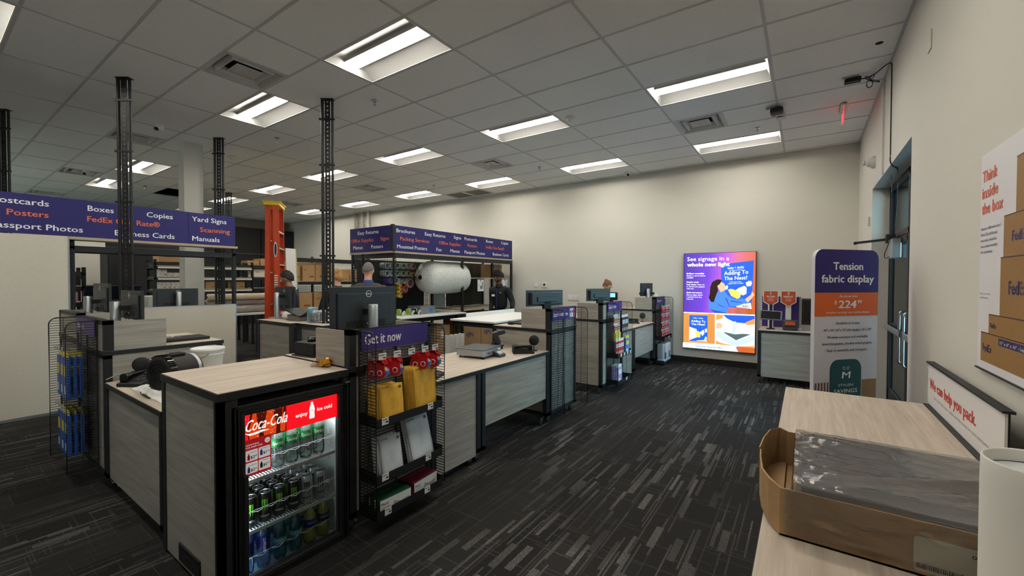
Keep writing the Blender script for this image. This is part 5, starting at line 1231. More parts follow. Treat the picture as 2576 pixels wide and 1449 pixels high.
# tape rolls on pegs
TG = mat('tape_roll_clear', (176, 172, 150), .3); TWR = mat('tape_roll_white', (204, 204, 200), .35); TPU = mat('tape_roll_purple', (78, 50, 150), .35); TRD = mat('tape_roll_red', (190, 36, 40), .35); TYE = mat('tape_roll_yellow', (224, 178, 50), .4); TPK = mat('tape_roll_pink', (206, 150, 150), .4)
k = 0
rolls = []
for r, z in enumerate((1.84, 1.69)):
    for q, (y, m_) in enumerate(((2.86, TWR), (2.98, TWR), (3.10, TG), (3.25, TG), (3.38, TG), (3.51, TPK if r == 0 else TYE))): rolls.append((y, z - (.03 if q == 5 and r else 0), .062, m_, '%s row of pegs, %s roll' % (('top', 'second')[r], ordw[q])))
rolls += [(2.94, 1.55, .068, TPU, 'purple roll in the third row'), (3.07, 1.55, .068, TWR, 'white roll in the third row, left'), (3.19, 1.56, .068, TWR, 'white roll in the third row, middle'), (3.28, 1.56, .066, TWR, 'white roll in the third row, right'), (3.42, 1.50, .10, TPK, 'largest pink-white roll at lower right'), (3.30, 1.375, .075, TRD, 'red roll at the bottom'), (3.18, 1.49, .04, TYE, 'topmost small yellow roll of the column'), (3.185, 1.41, .038, TYE, 'second small yellow roll of the column'), (3.185, 1.33, .038, TYE, 'third small yellow roll of the column'), (3.19, 1.25, .038, TYE, 'lowest small yellow roll of the column')]
for (y, z, r, m_, lb) in rolls:
    t = thing('tape_roll', 'packing bay tape roll, ' + lb, 'tape roll', (-2.70, y, z), 0, 'tape rolls on the packing bay pegs')
    part('tape', MB().lathe((-.02, 0, 0), [(r * .62, 0), (r, 0), (r, .16), (r * .62, .16), (r * .62, 0)], 18, 'x', cap=False), m_, t, local=True); part('core', MB().lathe((-.02, 0, 0), [(r * .55, .0), (r * .62, 0), (r * .62, .162), (r * .55, .162)], 16, 'x', cap=False), WHITE, t, local=True); part('peg', MB().cyl((-.055, 0, r * .5), .006, .25, 'x', n=8), BLACK, t, local=True)
for k, y in enumerate((2.85, 3.08, 3.24)):
    t = thing('tape_gun', 'green and grey tape gun on the packing worktop, %s of three' % ('left', 'middle', 'right')[k], 'tape gun', (-2.2, y, .906), .4, 'tape guns on the worktop')
    part('frame', MB().box(-.05, .05, -.03, .03, .0, .03, .006).box(-.06, .02, -.032, -.026, .02, .11).box(-.06, .02, .026, .032, .02, .11), mat('gun_green', (140, 176, 60), .45) if k < 2 else BLACKM, t, local=True); part('tape', MB().lathe((-.02, -.025, .075), [(.02, 0), (.045, 0), (.045, .05), (.02, .05)], 16, 'y', cap=False), TWR, t, local=True); part('grip', MB().obox((.07, 0, .04), (.02, .018, .05), 0, 0, .6, .008), WHITE, t, local=True)
t = thing('plastic_bin', 'clear grey plastic bin with a blue label on the packing worktop', 'bin', (-2.3, 3.55, .906)); b = MB(); b.box(-2.45, -2.10, 3.27, 3.66, .908, .912)
for (a0, a1, c0, c1) in ((-2.45, -2.444, 3.27, 3.66), (-2.106, -2.10, 3.27, 3.66), (-2.45, -2.10, 3.27, 3.276), (-2.45, -2.10, 3.654, 3.66)): b.box(a0, a1, c0, c1, .912, 1.045)
b.box(-2.462, -2.088, 3.26, 3.67, 1.045, 1.055); part('tub', b, mat('bin_clear', (150, 152, 154), .25, alpha=.75), t); part('label', MB().rect(FRX(-2.0995), 3.50, 3.60, .94, 1.02).rect(FRX(-2.0995), 3.52, 3.58, .95, .98, .001), mat('label_blue2', (70, 120, 196), .5), t)
# cartons of the bay
for k, (a, b_) in enumerate(((5.72, 5.86), (5.88, 6.0))): carton('brown FedEx carton on the bay top shelf, %s of the pair' % ('left', 'right')[k], -2.6, -2.16, a, b_, 1.621, 1.95, 'FedEx cartons on the bay shelf', logo='Fed')
carton('large brown carton with upside-down FedEx print under the bay, left', -2.5, -1.9, 4.29, 4.86, 0, .60, 'big upside-down FedEx cartons', logo='FedEx', flip=True)
carton('large brown carton with upside-down FedEx print under the bay, right', -2.5, -1.9, 4.88, 5.5, 0, .60, 'big upside-down FedEx cartons', logo='FedEx', flip=True)
carton('brown carton stacked under the bay worktop, left', -2.5, -1.92, 4.30, 4.86, .602, .855, 'plain cartons under the bay'); carton('brown carton stacked under the bay worktop, right', -2.5, -1.92, 4.89, 5.5, .602, .855, 'plain cartons under the bay')
t = carton('brown carton with a tilted white label under the white worktop', -2.5, -2.0, 3.55, 3.98, 0, .66, 'plain cartons under the bay'); part('white_label', MB().obox((-1.998, 3.77, .48), (.002, .05, .07), 0, .3, 0), PAPER, t)
for k, y in enumerate((4.80, 5.72)):
    t = thing('notice_sheet', 'printed white notice hanging from the bay shelf, %s of the worker' % ('left', 'right')[k], 'notice', (BXF - .08, y, 1.6), 0, 'hanging notice sheets'); s_ = part('sheet', MB().box(BXF - .076, BXF - .074, y, y + .22, 1.32, 1.58), PAPER, t)
    F_ = FRX(BXF - .074); part('print', MB().use(INKD).rect(F_, y + .10, y + .14, 1.37, 1.44, .001).rect(F_, y + .15, y + .165, 1.37, 1.53, .001).rect(F_, y + .18, y + .195, 1.37, 1.53, .001).rect(F_, y + .01, y + .09, 1.45, 1.455, .001).use(INKR).rect(F_, y + .15, y + .20, 1.555, 1.565, .001), None, s_); part('clip', MB().box(BXF - .079, BXF - .071, y + .10, y + .12, 1.53, 1.601), INKP, t)
# white standing table
t = thing('standing_table', 'white-topped black standing table in front of the packing bay', 'table', (-.2, 3.35, 0)); part('top', MB().box(-.63, .25, 2.52, 4.30, .925, .955, .006), PAPER, t); part('back_lip', MB().box(-.63, -.615, 2.9, 4.30, .955, 1.02), PAPER, t)
b = MB(); b.box(-.6, .22, 2.56, 2.59, .85, .925).box(-.6, .22, 4.23, 4.26, .85, .925).box(.19, .22, 2.56, 4.26, .85, .925).box(-.6, -.57, 2.56, 4.26, .85, .925); part('apron', b, BLACK, t)
for (x, y) in ((-.56, 2.60), (.22, 2.60), (-.56, 4.22), (.22, 4.22)):
    b = MB(); upright(b, x, y, 0, .925, .05); part('leg', b, BLACK, t)
for k in range(4):
    t = thing('file_divider', 'pale grey upright divider on the floor stand behind the low table, %s' % ordw[k], 'divider', (.31, 1.48 + .085 * k, 0), 0, 'grey file dividers'); part('divider_sheet', MB().box(.27, .36, 1.47 + .085 * k, 1.482 + .085 * k, .35, .875, .003), mat('divider_grey', (196, 196, 192), .5), t); part('foot', MB().box(.28, .35, 1.465 + .085 * k, 1.487 + .085 * k, 0, .35), BLACKM, t)
t = thing('payment_terminal', 'black payment terminal with a lit blue screen beside the bun-haired person', 'terminal', (1.57, 3.70, 1.1865)); part('stand', MB().cyl((1.57, 3.70, 1.187), .03, .10, n=16), BLACKM, t); hd_ = part('head', MB().obox((1.57, 3.70, 1.33), (.03, .09, .06), .7 - pi / 2 - .4, 0, .15, .012), BLACKM, t)
part('screen', MB().obox((1.588, 3.672, 1.345), (.003, .048, .030), .7 - pi / 2 - .4, 0, .15), mat('blue_screen', (120, 180, 230), .3, emit=1.4), hd_)
# things on the service desk
t = thing('desk_lamp_shade', 'white rounded shade lying on the service desk by the monitor', 'lamp shade', (-1.78, .62, 1.034)); part('shade', MB().lathe((-1.78, .62, 1.0345), [(.06, 0), (.11, .01), (.12, .04), (.10, .09), (.05, .115), (.01, .12)], 20), WHITE, t); part('slot', MB().box(-1.78, -1.66, .53, .60, 1.085, 1.10), BLACKM, t)
t = thing('device_holder', 'dark open tablet on a grey box, on the service desk', 'tablet', (-1.46, .56, 1.034)); part('box_base', MB().box(-1.60, -1.32, .47, .66, 1.0345, 1.10, .004), mat('taupe_box', (120, 114, 106), .6), t); part('cover', MB().obox((-1.48, .56, 1.14), (.17, .12, .006), .1, 0, .25), BLACKM, t); part('screen', MB().obox((-1.25, .60, 1.13), (.09, .10, .006), .1, 0, -.45), BLACKG, t)
b = MB(); b.box(-1.125, -1.08, .46, .60, 1.0345, 1.22, .03); solo('blue_pouch', b, mat('pouch_blue_green', (120, 168, 190), .4, noise=.2, nscale=10), 'pale blue and green pouch standing on the service desk', 'pouch', (-1.1, .53, 1.0345))
t = thing('basket', 'wire basket of clear wrapped goods at the right of the service desk', 'basket', (-.98, .56, 1.034)); b = MB()
for z in (1.04, 1.08, 1.12, 1.16): b.box(-1.06, -.90, .455, .461, z, z + .004).box(-1.06, -.90, .66, .666, z, z + .004).box(-1.06, -1.056, .455, .666, z, z + .004).box(-.904, -.90, .455, .666, z, z + .004)
for k in range(6): b.box(-1.06 + k * .031, -1.057 + k * .031, .455, .459, 1.035, 1.16)
part('wire_cage', b, CHROME, t); random.seed(31)
for k in range(6): part('wrapped_goods', MB().ball((-1.03 + .05 * (k % 3), .52 + .08 * (k // 3), 1.12), (.04, .045, .07), 8, 6), mat('foil_silver', (176, 180, 184), .25, .5, noise=.5, nscale=14), t)

# ------------------------------------------------------------------ people
def skin_mesh(nodes, edges, sub=2):
    me = bpy.data.meshes.new('tmp'); me.from_pydata([n_[:3] for n_ in nodes], edges, []); o = bpy.data.objects.new('tmp', me); COL.objects.link(o)
    o.modifiers.new('s', 'SKIN'); 
    for i, n_ in enumerate(nodes): v = me.skin_vertices[0].data[i]; r = n_[3]; v.radius = r if isinstance(r, tuple) else (r, r); v.use_root = (i == 0)
    sb = o.modifiers.new('b', 'SUBSURF'); sb.levels = sub; sb.render_levels = sub
    dg = bpy.context.evaluated_depsgraph_get(); dg.update(); ev = o.evaluated_get(dg); m2 = ev.to_mesh()
    V = [tuple(v.co) for v in m2.vertices]; F = [tuple(p.vertices) for p in m2.polygons]; ev.to_mesh_clear(); bpy.data.objects.remove(o); bpy.data.meshes.remove(me)
    return V, F
def fuse(b, vox=.008, smooth_n=3):
    me = bpy.data.meshes.new('tmp'); me.from_pydata(b.v, [], b.f); o = bpy.data.objects.new('tmp', me); COL.objects.link(o)
    r = o.modifiers.new('r', 'REMESH'); r.mode = 'VOXEL'; r.voxel_size = vox; s = o.modifiers.new('s', 'SMOOTH'); s.iterations = smooth_n; s.factor = .5
    dg = bpy.context.evaluated_depsgraph_get(); dg.update(); ev = o.evaluated_get(dg); m2 = ev.to_mesh()
    c = MB(); c.add([tuple(v.co) for v in m2.vertices], [tuple(p.vertices) for p in m2.polygons], True); ev.to_mesh_clear(); bpy.data.objects.remove(o); bpy.data.meshes.remove(me)
    return c
def person(label, loc, rz, ht=1.76, head_yaw=0.0, head_pitch=0.0, lean=0.0, skin=SKINL, top=None, bottom=None, hair=None, hair_style='short', arms=None, sleeve='long', beard=False, extras=None, woman=False):
    """faces local +x; arms = {side: (elbow, wrist)} in local metres at unit height 1.76"""
    t = thing('person', label, 'person', loc, rz); S = ht / 1.76
    A = {1: ((.02, .27, 1.12), (.10, .27, .88)), -1: ((.02, -.27, 1.12), (.10, -.27, .88))}; A.update(arms or {})
    def L(p): return (p[0] * S + lean * max(0, p[2] - .95) * S, p[1] * S, p[2] * S)
    sw = .165 if woman else .185
    nodes = []; edges = []
    def nd(p, r, par=None):
        nodes.append(L(p) + (tuple(q * S for q in r) if isinstance(r, tuple) else r * S,)); i = len(nodes) - 1
        if par is not None: edges.append((par, i))
        return i
    pel = nd((0, 0, .96), (.15, .115)); wa = nd((0, 0, 1.12), (.14, .105), pel); ch = nd((0, 0, 1.30), (.165, .12), wa); nb = nd((-.01, 0, 1.44), (.10, .08), ch); nk = nd((.0, 0, 1.50), .055, nb); ht_ = nd((.02, 0, 1.58), .055, nk)
    for s in (1, -1):
        hp = nd((0, s * .095, .90), .095, pel); kn = nd((.02, s * .10, .50), .062, hp); an = nd((0, s * .105, .10), .042, kn); to = nd((.13, s * .12, .045), .036, an)
        sh = nd((-.01, s * sw, 1.41), .062, nb); e, w_ = A[s]; el = nd(e, .042, sh); wr = nd(w_, .028, el)
    V, F = skin_mesh(nodes, edges)
    b = MB().add(V, F); b.tube([L((-.01, 0, 1.36)), L((-.005, 0, 1.46)), L((.01, 0, 1.54)), L((.025, 0, 1.62))], .056 * S, 14)
    # head
    hc = Vector(L((.035, 0, 1.645))); Rh = Matrix.Rotation(head_yaw, 3, 'Z') @ Matrix.Rotation(head_pitch, 3, 'Y')
    def hd(p): return tuple(hc + Rh @ (Vector(p) * S))
    n, m = 28, 20; HV = []
    for j in range(m + 1):
        th = pi * j / m
        for i in range(n):
            a = 2 * pi * i / n; x, y, z = math.sin(th) * math.cos(a), math.sin(th) * math.sin(a), math.cos(th)
            jaw = max(0, -z); X = .098 * x - .012; Y = .078 * y * (1 - .34 * jaw ** 1.4); Z = .118 * z
            if x > 0: X += .012 * jaw * x; 
            if x < 0 and z < -.3: X *= .82
            f_ = max(0, x)
            X += .026 * f_ ** 6 * math.exp(-((z + .10) / .16) ** 2) * math.exp(-(y / .22) ** 2)
            X -= .010 * f_ ** 2 * (math.exp(-((z - .08) / .12) ** 2)) * (math.exp(-((abs(y) - .42) / .2) ** 2))
            X += .007 * f_ ** 4 * math.exp(-((z + .45) / .10) ** 2) * math.exp(-(y / .3) ** 2); X += .008 * f_ ** 4 * math.exp(-((z + .80) / .15) ** 2)
            HV.append(hd((X, Y, Z)))
    b.add(HV, [(j * n + i, (j + 1) * n + i, (j + 1) * n + (i + 1) % n, j * n + (i + 1) % n) for j in range(m) for i in range(n)])
    for s in (1, -1):   # ears
        e_ = MB().ball((0, 0, 0), (.018, .009, .032), 10, 8); b.add([hd((v[0] - .012, s * .079 + v[1], v[2] - .008)) for v in e_.v], e_.f)
    # hands
    for s in (1, -1):
        e, w_ = (Vector(L(q)) for q in A[s]); d = (w_ - e).normalized(); side = Vector((0, s, 0)); nrm = d.cross(side)
        if nrm.length < .2: side = Vector((1, 0, 0)); nrm = d.cross(side)
        nrm.normalize(); wd_ = nrm.cross(d).normalized(); k = S
        pv = MB().ball((0, 0, 0), (.048, .038, .016), 12, 8); pc = w_ + d * .05 * k
        b.add([tuple(pc + d * v[0] * k + nrm * v[1] * k + wd_ * v[2] * k) for v in pv.v], pv.f)
        for q, (o, ln) in enumerate(((-.028, .066), (-.010, .078), (.010, .074), (.028, .058))):
            p0 = pc + d * .035 * k + nrm * o * k; b.tube([tuple(p0), tuple(p0 + d * ln * .45 * k - wd_ * s * .004 * k), tuple(p0 + d * ln * .8 * k - wd_ * s * .018 * k), tuple(p0 + d * ln * .95 * k - wd_ * s * .032 * k)], .0088 * k, 8, r_end=.007 * k)
        th0 = pc - d * .02 * k + nrm * .034 * k; b.tube([tuple(th0), tuple(th0 + d * .03 * k + nrm * .022 * k), tuple(th0 + d * .058 * k + nrm * .024 * k - wd_ * s * .012 * k)], .0105 * k, 8, r_end=.008 * k)
    part('body', fuse(b, .0075), skin, t, local=True)
    # clothes: inflated copies of the matching limbs
    def cloth(name, ids, infl, mtl, cut=None):
        nn = [nodes[i] for i in ids]; ee = [(ids.index(a), ids.index(c)) for a, c in edges if a in ids and c in ids]
        nn = [q[:3] + ((tuple(r + infl for r in q[3])) if isinstance(q[3], tuple) else q[3] + infl,) for q in nn]
        if cut: nn, ee = cut(nn, ee, ids)
        V, F = skin_mesh(nn, ee); c = MB().add(V, F, True); return part(name, c, mtl, t, local=True)
    # ids: 0 pel 1 wa 2 ch 3 nb 4 nk 5 head | per side: hp kn an to sh el wr
    sA = [6, 13]
    def sleeves(nn, ee, ids):
        if sleeve == 'short':
            for k, i in enumerate(ids):
                if i in (11, 18): p, q = Vector(nodes[i - 1][:3]), Vector(nodes[i][:3]); nn[k] = tuple(p.lerp(q, .72)) + (.062 * S,)
        else:
            for k, i in enumerate(ids):
                if i in (12, 19): p, q = Vector(nodes[i - 1][:3]), Vector(nodes[i][:3]); nn[k] = tuple(p.lerp(q, .97)) + (.038 * S,)
        return nn, ee
    ids = [0, 1, 2, 3, 10, 11, 17, 18] + ([12, 19] if sleeve == 'long' else [])
    tp = cloth('jacket' if sleeve == 'long' else 'shirt', sorted(ids), .018 * S, top, sleeves)
    b = MB(); b.lathe((L((.0, 0, 1.46))), [(.085 * S, -.02 * S), (.072 * S, .02 * S), (.066 * S, .045 * S), (.06 * S, .03 * S)], 20, cap=False); part('collar', b, top if not extras or 'collar' not in extras else extras['collar'], tp, local=True)
    def pants(nn, ee, ids): return nn, ee
    cloth('trousers', [0, 6, 7, 8, 13, 14, 15], .014 * S, bottom or BLACKM, pants)
    for s in (1, -1): part('shoe', MB().box(-.06 * S, .19 * S, (s * .112 - .05) * S, (s * .112 + .05) * S, .0, .09 * S, .03 * S), BLACKG, t, local=True)
    # hair
    BK_, FT_ = {'short': (-.50, .42), 'buzz': (-.18, .45), 'curly': (-.45, .50), 'bun': (-.55, .52), 'blond': (-.62, .40)}[hair_style]
    HB = MB(); HVt = []; n, m = 26, 16
    fr_ = {'short': (.30, -.05), 'buzz': (.42, -.12), 'curly': (.20, .0), 'bun': (.35, -.1), 'blond': (.25, -.25)}[hair_style]; gr = {'short': .010, 'buzz': .004, 'curly': .022, 'bun': .009, 'blond': .016}[hair_style]
    random.seed(int(ht * 1000)); inner = []
    for j in range(m + 1):
        for i in range(n):
            a = 2 * pi * i / n; lim = .5 + .5 * math.cos(a); zl = (1 - lim) * BK_ + lim * FT_     # hairline: low at the back, high in front
            if abs(math.sin(a)) > .8: zl = min(zl, .12)
            th = math.acos(max(-1, min(1, zl))) * j / m; x, y, z = math.sin(th) * math.cos(a), math.sin(th) * math.sin(a), math.cos(th)
            w2 = gr * (1 if j < m else .2) * (1 + random.uniform(-.35, .35) * (hair_style in ('curly', 'blond', 'short'))); sc = 1 + w2 / .1
            HVt.append(hd((.101 * x * sc - .013, .081 * y * sc, .121 * z * sc))); inner.append(hd((.09 * x - .012, .072 * y, .11 * z)))
    k = len(HVt); Fh = [(j * n + i, (j + 1) * n + i, (j + 1) * n + (i + 1) % n, j * n + (i + 1) % n) for j in range(m) for i in range(n)]
    HB.add(HVt + inner, Fh + [(m * n + i, k + m * n + i, k + m * n + (i + 1) % n, m * n + (i + 1) % n) for i in range(n)], True)
    if hair_style in ('curly', 'short', 'blond'):
        q_ = {'curly': 190, 'short': 130, 'blond': 150}[hair_style]; rr = {'curly': .0125, 'short': .008, 'blond': .010}[hair_style]
        for q in range(q_):
            v = random.choice(HVt[:m * n]); e_ = MB().ball((0, 0, 0), (rr * random.uniform(.7, 1.5) * S, rr * random.uniform(.7, 1.5) * S, rr * random.uniform(.7, 1.3) * S), 7, 5, random.uniform(0, 3)); HB.add([(v[0] + u[0], v[1] + u[1], v[2] + u[2]) for u in e_.v], e_.f, True)
    if hair_style == 'bun': bb = MB().ball((0, 0, 0), (.042, .045, .042), 14, 10); HB.add([hd((v[0] - .085, v[1], v[2] + .085)) for v in bb.v], bb.f, True)
    part('hair', HB, hair, t, local=True)
    # eyes, brows, mouth
    EW = mat('eye_white', (226, 222, 216), .3)
    for s in (1, -1):
        e_ = MB().ball((0, 0, 0), .0098, 10, 8); ey = part('eye', MB().add([hd((v[0] + .069, s * .031 + v[1], v[2] + .010)) for v in e_.v], e_.f, True), EW, t, local=True)
        i_ = MB().ball((0, 0, 0), (.004, .0064, .0064), 8, 6); part('iris', MB().add([hd((v[0] + .0772, s * .031 + v[1], v[2] + .008)) for v in i_.v], i_.f, True), BLACKG, ey, local=True)
        part('brow', MB().add([hd(q) for q in ((.081, s * .015, .031), (.080, s * .032, .036), (.068, s * .048, .031), (.068, s * .048, .026), (.081, s * .032, .029), (.083, s * .015, .024))], [(0, 1, 4, 5), (1, 2, 3, 4)]), hair if hair_style != 'buzz' else mat('brow_dark', (60, 50, 44), .8), t, local=True)
    part('mouth', MB().add([hd(q) for q in ((.0845, -.024, -.055), (.090, 0, -.051), (.0845, .024, -.055), (.090, 0, -.060))], [(0, 1, 2, 3)]), mat('lips', (140, 84, 76), .5), t, local=True)
    if beard:
        bv = MB(); n2 = 18; rows = []
        for j in range(7):
            for i in range(n2 + 1):
                a = -1.45 + 2.9 * i / n2; z = -.44 - .50 * j / 6; r_ = math.sqrt(max(0, 1 - z * z)); x, y = r_ * math.cos(a), r_ * math.sin(a); jaw = -z
                rows.append(hd((.098 * x * 1.04 - .010 + .014 * jaw * max(0, x) + .008 * max(0, x) ** 4 * (z < -.6), .078 * y * (1 - .34 * jaw ** 1.4) * 1.06, .118 * z * 1.02)))
        bv.add(rows, [(j * (n2 + 1) + i, j * (n2 + 1) + i + 1, (j + 1) * (n2 + 1) + i + 1, (j + 1) * (n2 + 1) + i) for j in range(6) for i in range(n2 + 1 - 1) if not (j < 2 and 5 <= i <= 12)], True); part('beard', bv, hair, t, local=True)
    return t, hd, L, tp
JKB = mat('jacket_black', (20, 20, 24), .8, bump=.2, nscale=40); TSN = mat('tee_navy', (34, 42, 70), .85, bump=.2, nscale=30); CHC = mat('shirt_charcoal', (62, 60, 58), .85, bump=.2, nscale=30); SUE = mat('hair_black', (24, 20, 18), .75); HGR = mat('hair_grey', (112, 106, 100), .8, noise=.45, nscale=90, bump=.6); HBL = mat('hair_blond', (176, 132, 78), .65, noise=.3, nscale=90); HDB = mat('hair_dark_brown', (52, 44, 40), .7, noise=.3, nscale=90); HAU = mat('hair_auburn', (112, 74, 48), .6, noise=.25, nscale=90)
w_, hd_, L_, jk = person('person in a black FedEx jacket looking down at the standing table', (-1.20, 4.66, 0), -1.5, 1.74, -.45, .40, .14, SKIND, JKB, BLACKM, SUE, 'curly', {1: ((-.02, .28, 1.14), (.14, .36, .99)), -1: ((.02, -.20, 1.12), (.22, -.12, .95))}, beard=True)
FJ = ((.165, 0, 0), (0, 1, 0), (0, 0, 1))
g = MB().use(PAPER).box(.158, .166, -.125, -.055, 1.235, 1.275).use(mat('zip_purple', (70, 56, 140), .5)).box(.160, .166, -.003, .003, .98, 1.40).use(PAPER).text('FedEx', FJ, .06, 1.305, .018, w=.06, bold=.03, off=.004)
part('name_tag_and_zip', g, None, jk, local=True)
person('person in a navy tee shirt turned left beside the orange ladder', (-3.08, 1.33, 0), -2.25, 1.70, -.1, .12, .10, SKINT, TSN, mat('jeans_dark', (40, 44, 56), .85), HDB, 'short', {1: ((.05, .26, 1.12), (.24, .20, .98)), -1: ((.05, -.26, 1.12), (.24, -.20, .98))}, 'short')
person('person with cropped grey hair seen from behind above the near monitor', (-1.56, 1.69, 0), 2.35, 1.83, -.15, 0, 0, SKINL, CHC, BLACKM, HGR, 'buzz', extras={'collar': mat('collar_blue', (48, 66, 128), .7)})
person('person with short blond hair seen from behind, left of the grey-haired one', (-2.28, 1.66, 0), 2.9, 1.71, .35, .25, .10, SKINL, JKB, BLACKM, HBL, 'blond', woman=True)
w_, hd_, L_, jk = person('person with an auburn bun and glasses looking down at the far register', (.66, 5.55, 0), -.1, 1.56, -.2, .45, .12, SKINL, JKB, BLACKM, HAU, 'bun', {1: ((.12, .24, 1.12), (.32, .16, 1.04)), -1: ((.12, -.24, 1.12), (.32, -.16, 1.04))}, woman=True)
g = MB()
for s in (1, -1): g.tube([hd_((.090, s * .033 + .02 * math.cos(q * pi / 6), .006 + .016 * math.sin(q * pi / 6))) for q in range(12)], .002, 5, closed=True); g.tube([hd_((.088, s * .053, .008)), hd_((.0, s * .080, .010))], .002, 5)
g.tube([hd_((.092, .013, .008)), hd_((.092, -.013, .008))], .002, 5); part('glasses', g, mat('frame_maroon', (90, 40, 44), .4), w_, local=True)

# ------------------------------------------------------------------ door in the right wall
TINT = glass('door_glass_tint', (186, 214, 220), 1.0)
f = MB(); x0, x1 = 4.815, 4.865
for (a, b) in ((DY0, DY0 + .05), (3.35, 3.41), (DY1 - .05, DY1)): f.box(x0, x1, a, b, 0, DZ)
f.box(x0, x1, DY0, DY1, DZ - .06, DZ).box(x0, x1, DY0, DY1, 2.06, 2.12)
d1 = struct('door_1', f, BLACK)
part('transom_glass', MB().box(4.838, 4.842, DY0 + .05, 3.35, 2.12, DZ - .06).box(4.838, 4.842, 3.41, DY1 - .05, 2.12, DZ - .06), TINT, d1)
for (a, b, n_) in ((DY0 + .055, 3.345, 0), (3.415, DY1 - .055, 1)):
    lf = MB()
    for (p, q, r, s) in ((a, a + .06, .01, 2.055), (b - .06, b, .01, 2.055), (a, b, .01, .26), (a, b, 1.98, 2.055), (a, b, .98, 1.06)): lf.box(x0 + .004, x1 - .004, p, q, r, s)
    leaf = part('door_leaf', lf, BLACK, d1)
    part('leaf_glass', MB().box(4.838, 4.842, a + .06, b - .06, .26, .98).box(4.838, 4.842, a + .06, b - .06, 1.06, 1.98), TINT, leaf)
    part('push_bar', MB().box(4.765, 4.785, a + .08, b - .08, .99, 1.05, .006).box(4.785, 4.82, a + .08, a + .12, 1.0, 1.04).box(4.785, 4.82, b - .12, b - .08, 1.0, 1.04), SILVER, leaf)
    yh = a + .09 if n_ else b - .09
    part('pull_handle', MB().tube(smooth([(4.82, yh, 1.25), (4.78, yh, 1.24), (4.775, yh, 1.15), (4.775, yh, .8), (4.78, yh, .72), (4.82, yh, .71)], 4), .01, 8), CHROME, leaf)
t = thing('door_closer', 'grey door closer box with a straight arm and cable at the door head', 'door closer', (4.76, 3.9, 1.83))
part('cover', MB().box(4.735, 4.812, 3.72, 3.98, 1.82, 2.03, .006), SILVER, t)
part('mount', MB().box(4.72, 4.80, 3.98, 4.08, 2.0, 2.10, .006), BLACKM, t)
part('arm', MB().tube([(4.74, 4.03, 2.05), (4.46, 4.16, 2.03)], .009, 8).tube([(4.74, 4.03, 2.035), (4.46, 4.16, 2.015)], .006, 6).ball((4.46, 4.16, 2.022), .02, 10, 7), BLACKM, t)
part('cable', MB().tube(smooth([(4.735, 3.86, 2.03), (4.72, 3.9, 1.95), (4.71, 4.0, 1.88), (4.715, 4.02, 1.83), (4.74, 3.85, 1.84)], 6), .004, 6), BLACKM, t)
for k, (yy, lb) in enumerate(((3.70, 'hanging chain at the door head, the farther of the two'), (3.34, 'hanging chain at the door head with a black cable through it'))):
    c = MB()
    for q in range(9):
        z = 2.70 - q * .022; n = 10; pp = [(4.72 + (.004 * math.sin(2 * pi * i / n) if q % 2 else 0), yy + (0 if q % 2 else .004 * math.sin(2 * pi * i / n)), z + .014 * math.cos(2 * pi * i / n)) for i in range(n)]
        c.tube(pp, .0015, 4, closed=True)
    c.tube([(4.72, yy, 2.72), (4.72, yy, 2.7)], .002, 5)
    solo('hanging_chain', c, mat('dark_steel', (70, 74, 78), .35, .8), lb, 'chain', (4.72, yy, 2.6), 'hanging chains')
# pavement, and a dark wall added to hide bright sky behind the door
EXT = mat('outside_concrete', (186, 188, 188), .9); EXW = mat('dark_sky_blocker', (34, 42, 50), .8)
struct('pavement_outside', MB().box(XR + .31, 16, -12, 14, -.12, -.02), EXT)
struct('sky_blocker_outside', MB().box(4.96, 6.6, 9.0, 9.3, -.02, 4.6), EXW)
# wall conduit, strobe, cover plates on the right wall
struct('trim_2', MB().box(4.632, 4.65, 3.655, 3.68, DZ, H), WALLP)
t = thing('fire_strobe', 'round white fire strobe on the right wall near the corner', 'alarm', (4.65, 4.40, 3.02))
part('back_plate', MB().lathe((4.65, 4.40, 3.02), [(.075, 0), (.075, -.02), (.06, -.045)], 20, 'x'), WHITE, t)
part('horn', MB().lathe((4.605, 4.40, 3.02), [(.05, 0), (.045, -.03), (.03, -.04)], 18, 'x'), WHITE, t)
part('lens', MB().ball((4.555, 4.44, 3.03), (.02, .03, .03), 12, 8), mat('strobe_lens', (220, 224, 226), .1, alpha=.7), t)
solo('cover_plate', MB().box(4.642, 4.65, 1.59, 1.68, 3.14, 3.27, .003), WALLP, 'small blank cover plate high on the right wall', 'cover plate', (4.65, 1.63, 3.2))
solo('motion_sensor', MB().box(4.625, 4.65, 4.75, 4.80, 2.28, 2.40, .008), WALLP, 'small pale sensor on the right wall beyond the door', 'sensor', (4.65, 4.77, 2.34))
# black adapter with coiled cord at the ceiling
t = thing('power_adapter', 'black power adapter at the ceiling with a tied cord running down to the door', 'power adapter', (4.36, 3.45, H))
part('brick', MB().box(4.29, 4.43, 3.41, 3.49, H - .05, H - .012, .004), BLACKM, t)
part('clip', MB().box(4.27, 4.40, 3.38, 3.40, H - .012, H - .004), SILVER, t)
cd_ = [(4.43, 3.45, H - .03), (4.49, 3.46, H - .03), (4.5, 3.43, H - .03), (4.54, 3.38, H - .03), (4.60, 3.22, H - .03), (4.635, 3.17, H - .04), (4.64, 3.165, H - .12), (4.64, 3.165, 3.3), (4.64, 3.16, 2.85), (4.64, 3.16, 2.75), (4.66, 3.2, 2.712), (4.70, 3.30, 2.705), (4.72, 3.345, 2.69), (4.72, 3.35, 2.5), (4.74, 3.6, 2.2), (4.74, 3.80, 2.06)]
part('cord', MB().tube(smooth(cd_, 5), .0055, 6), BLACKM, t)
b = MB()
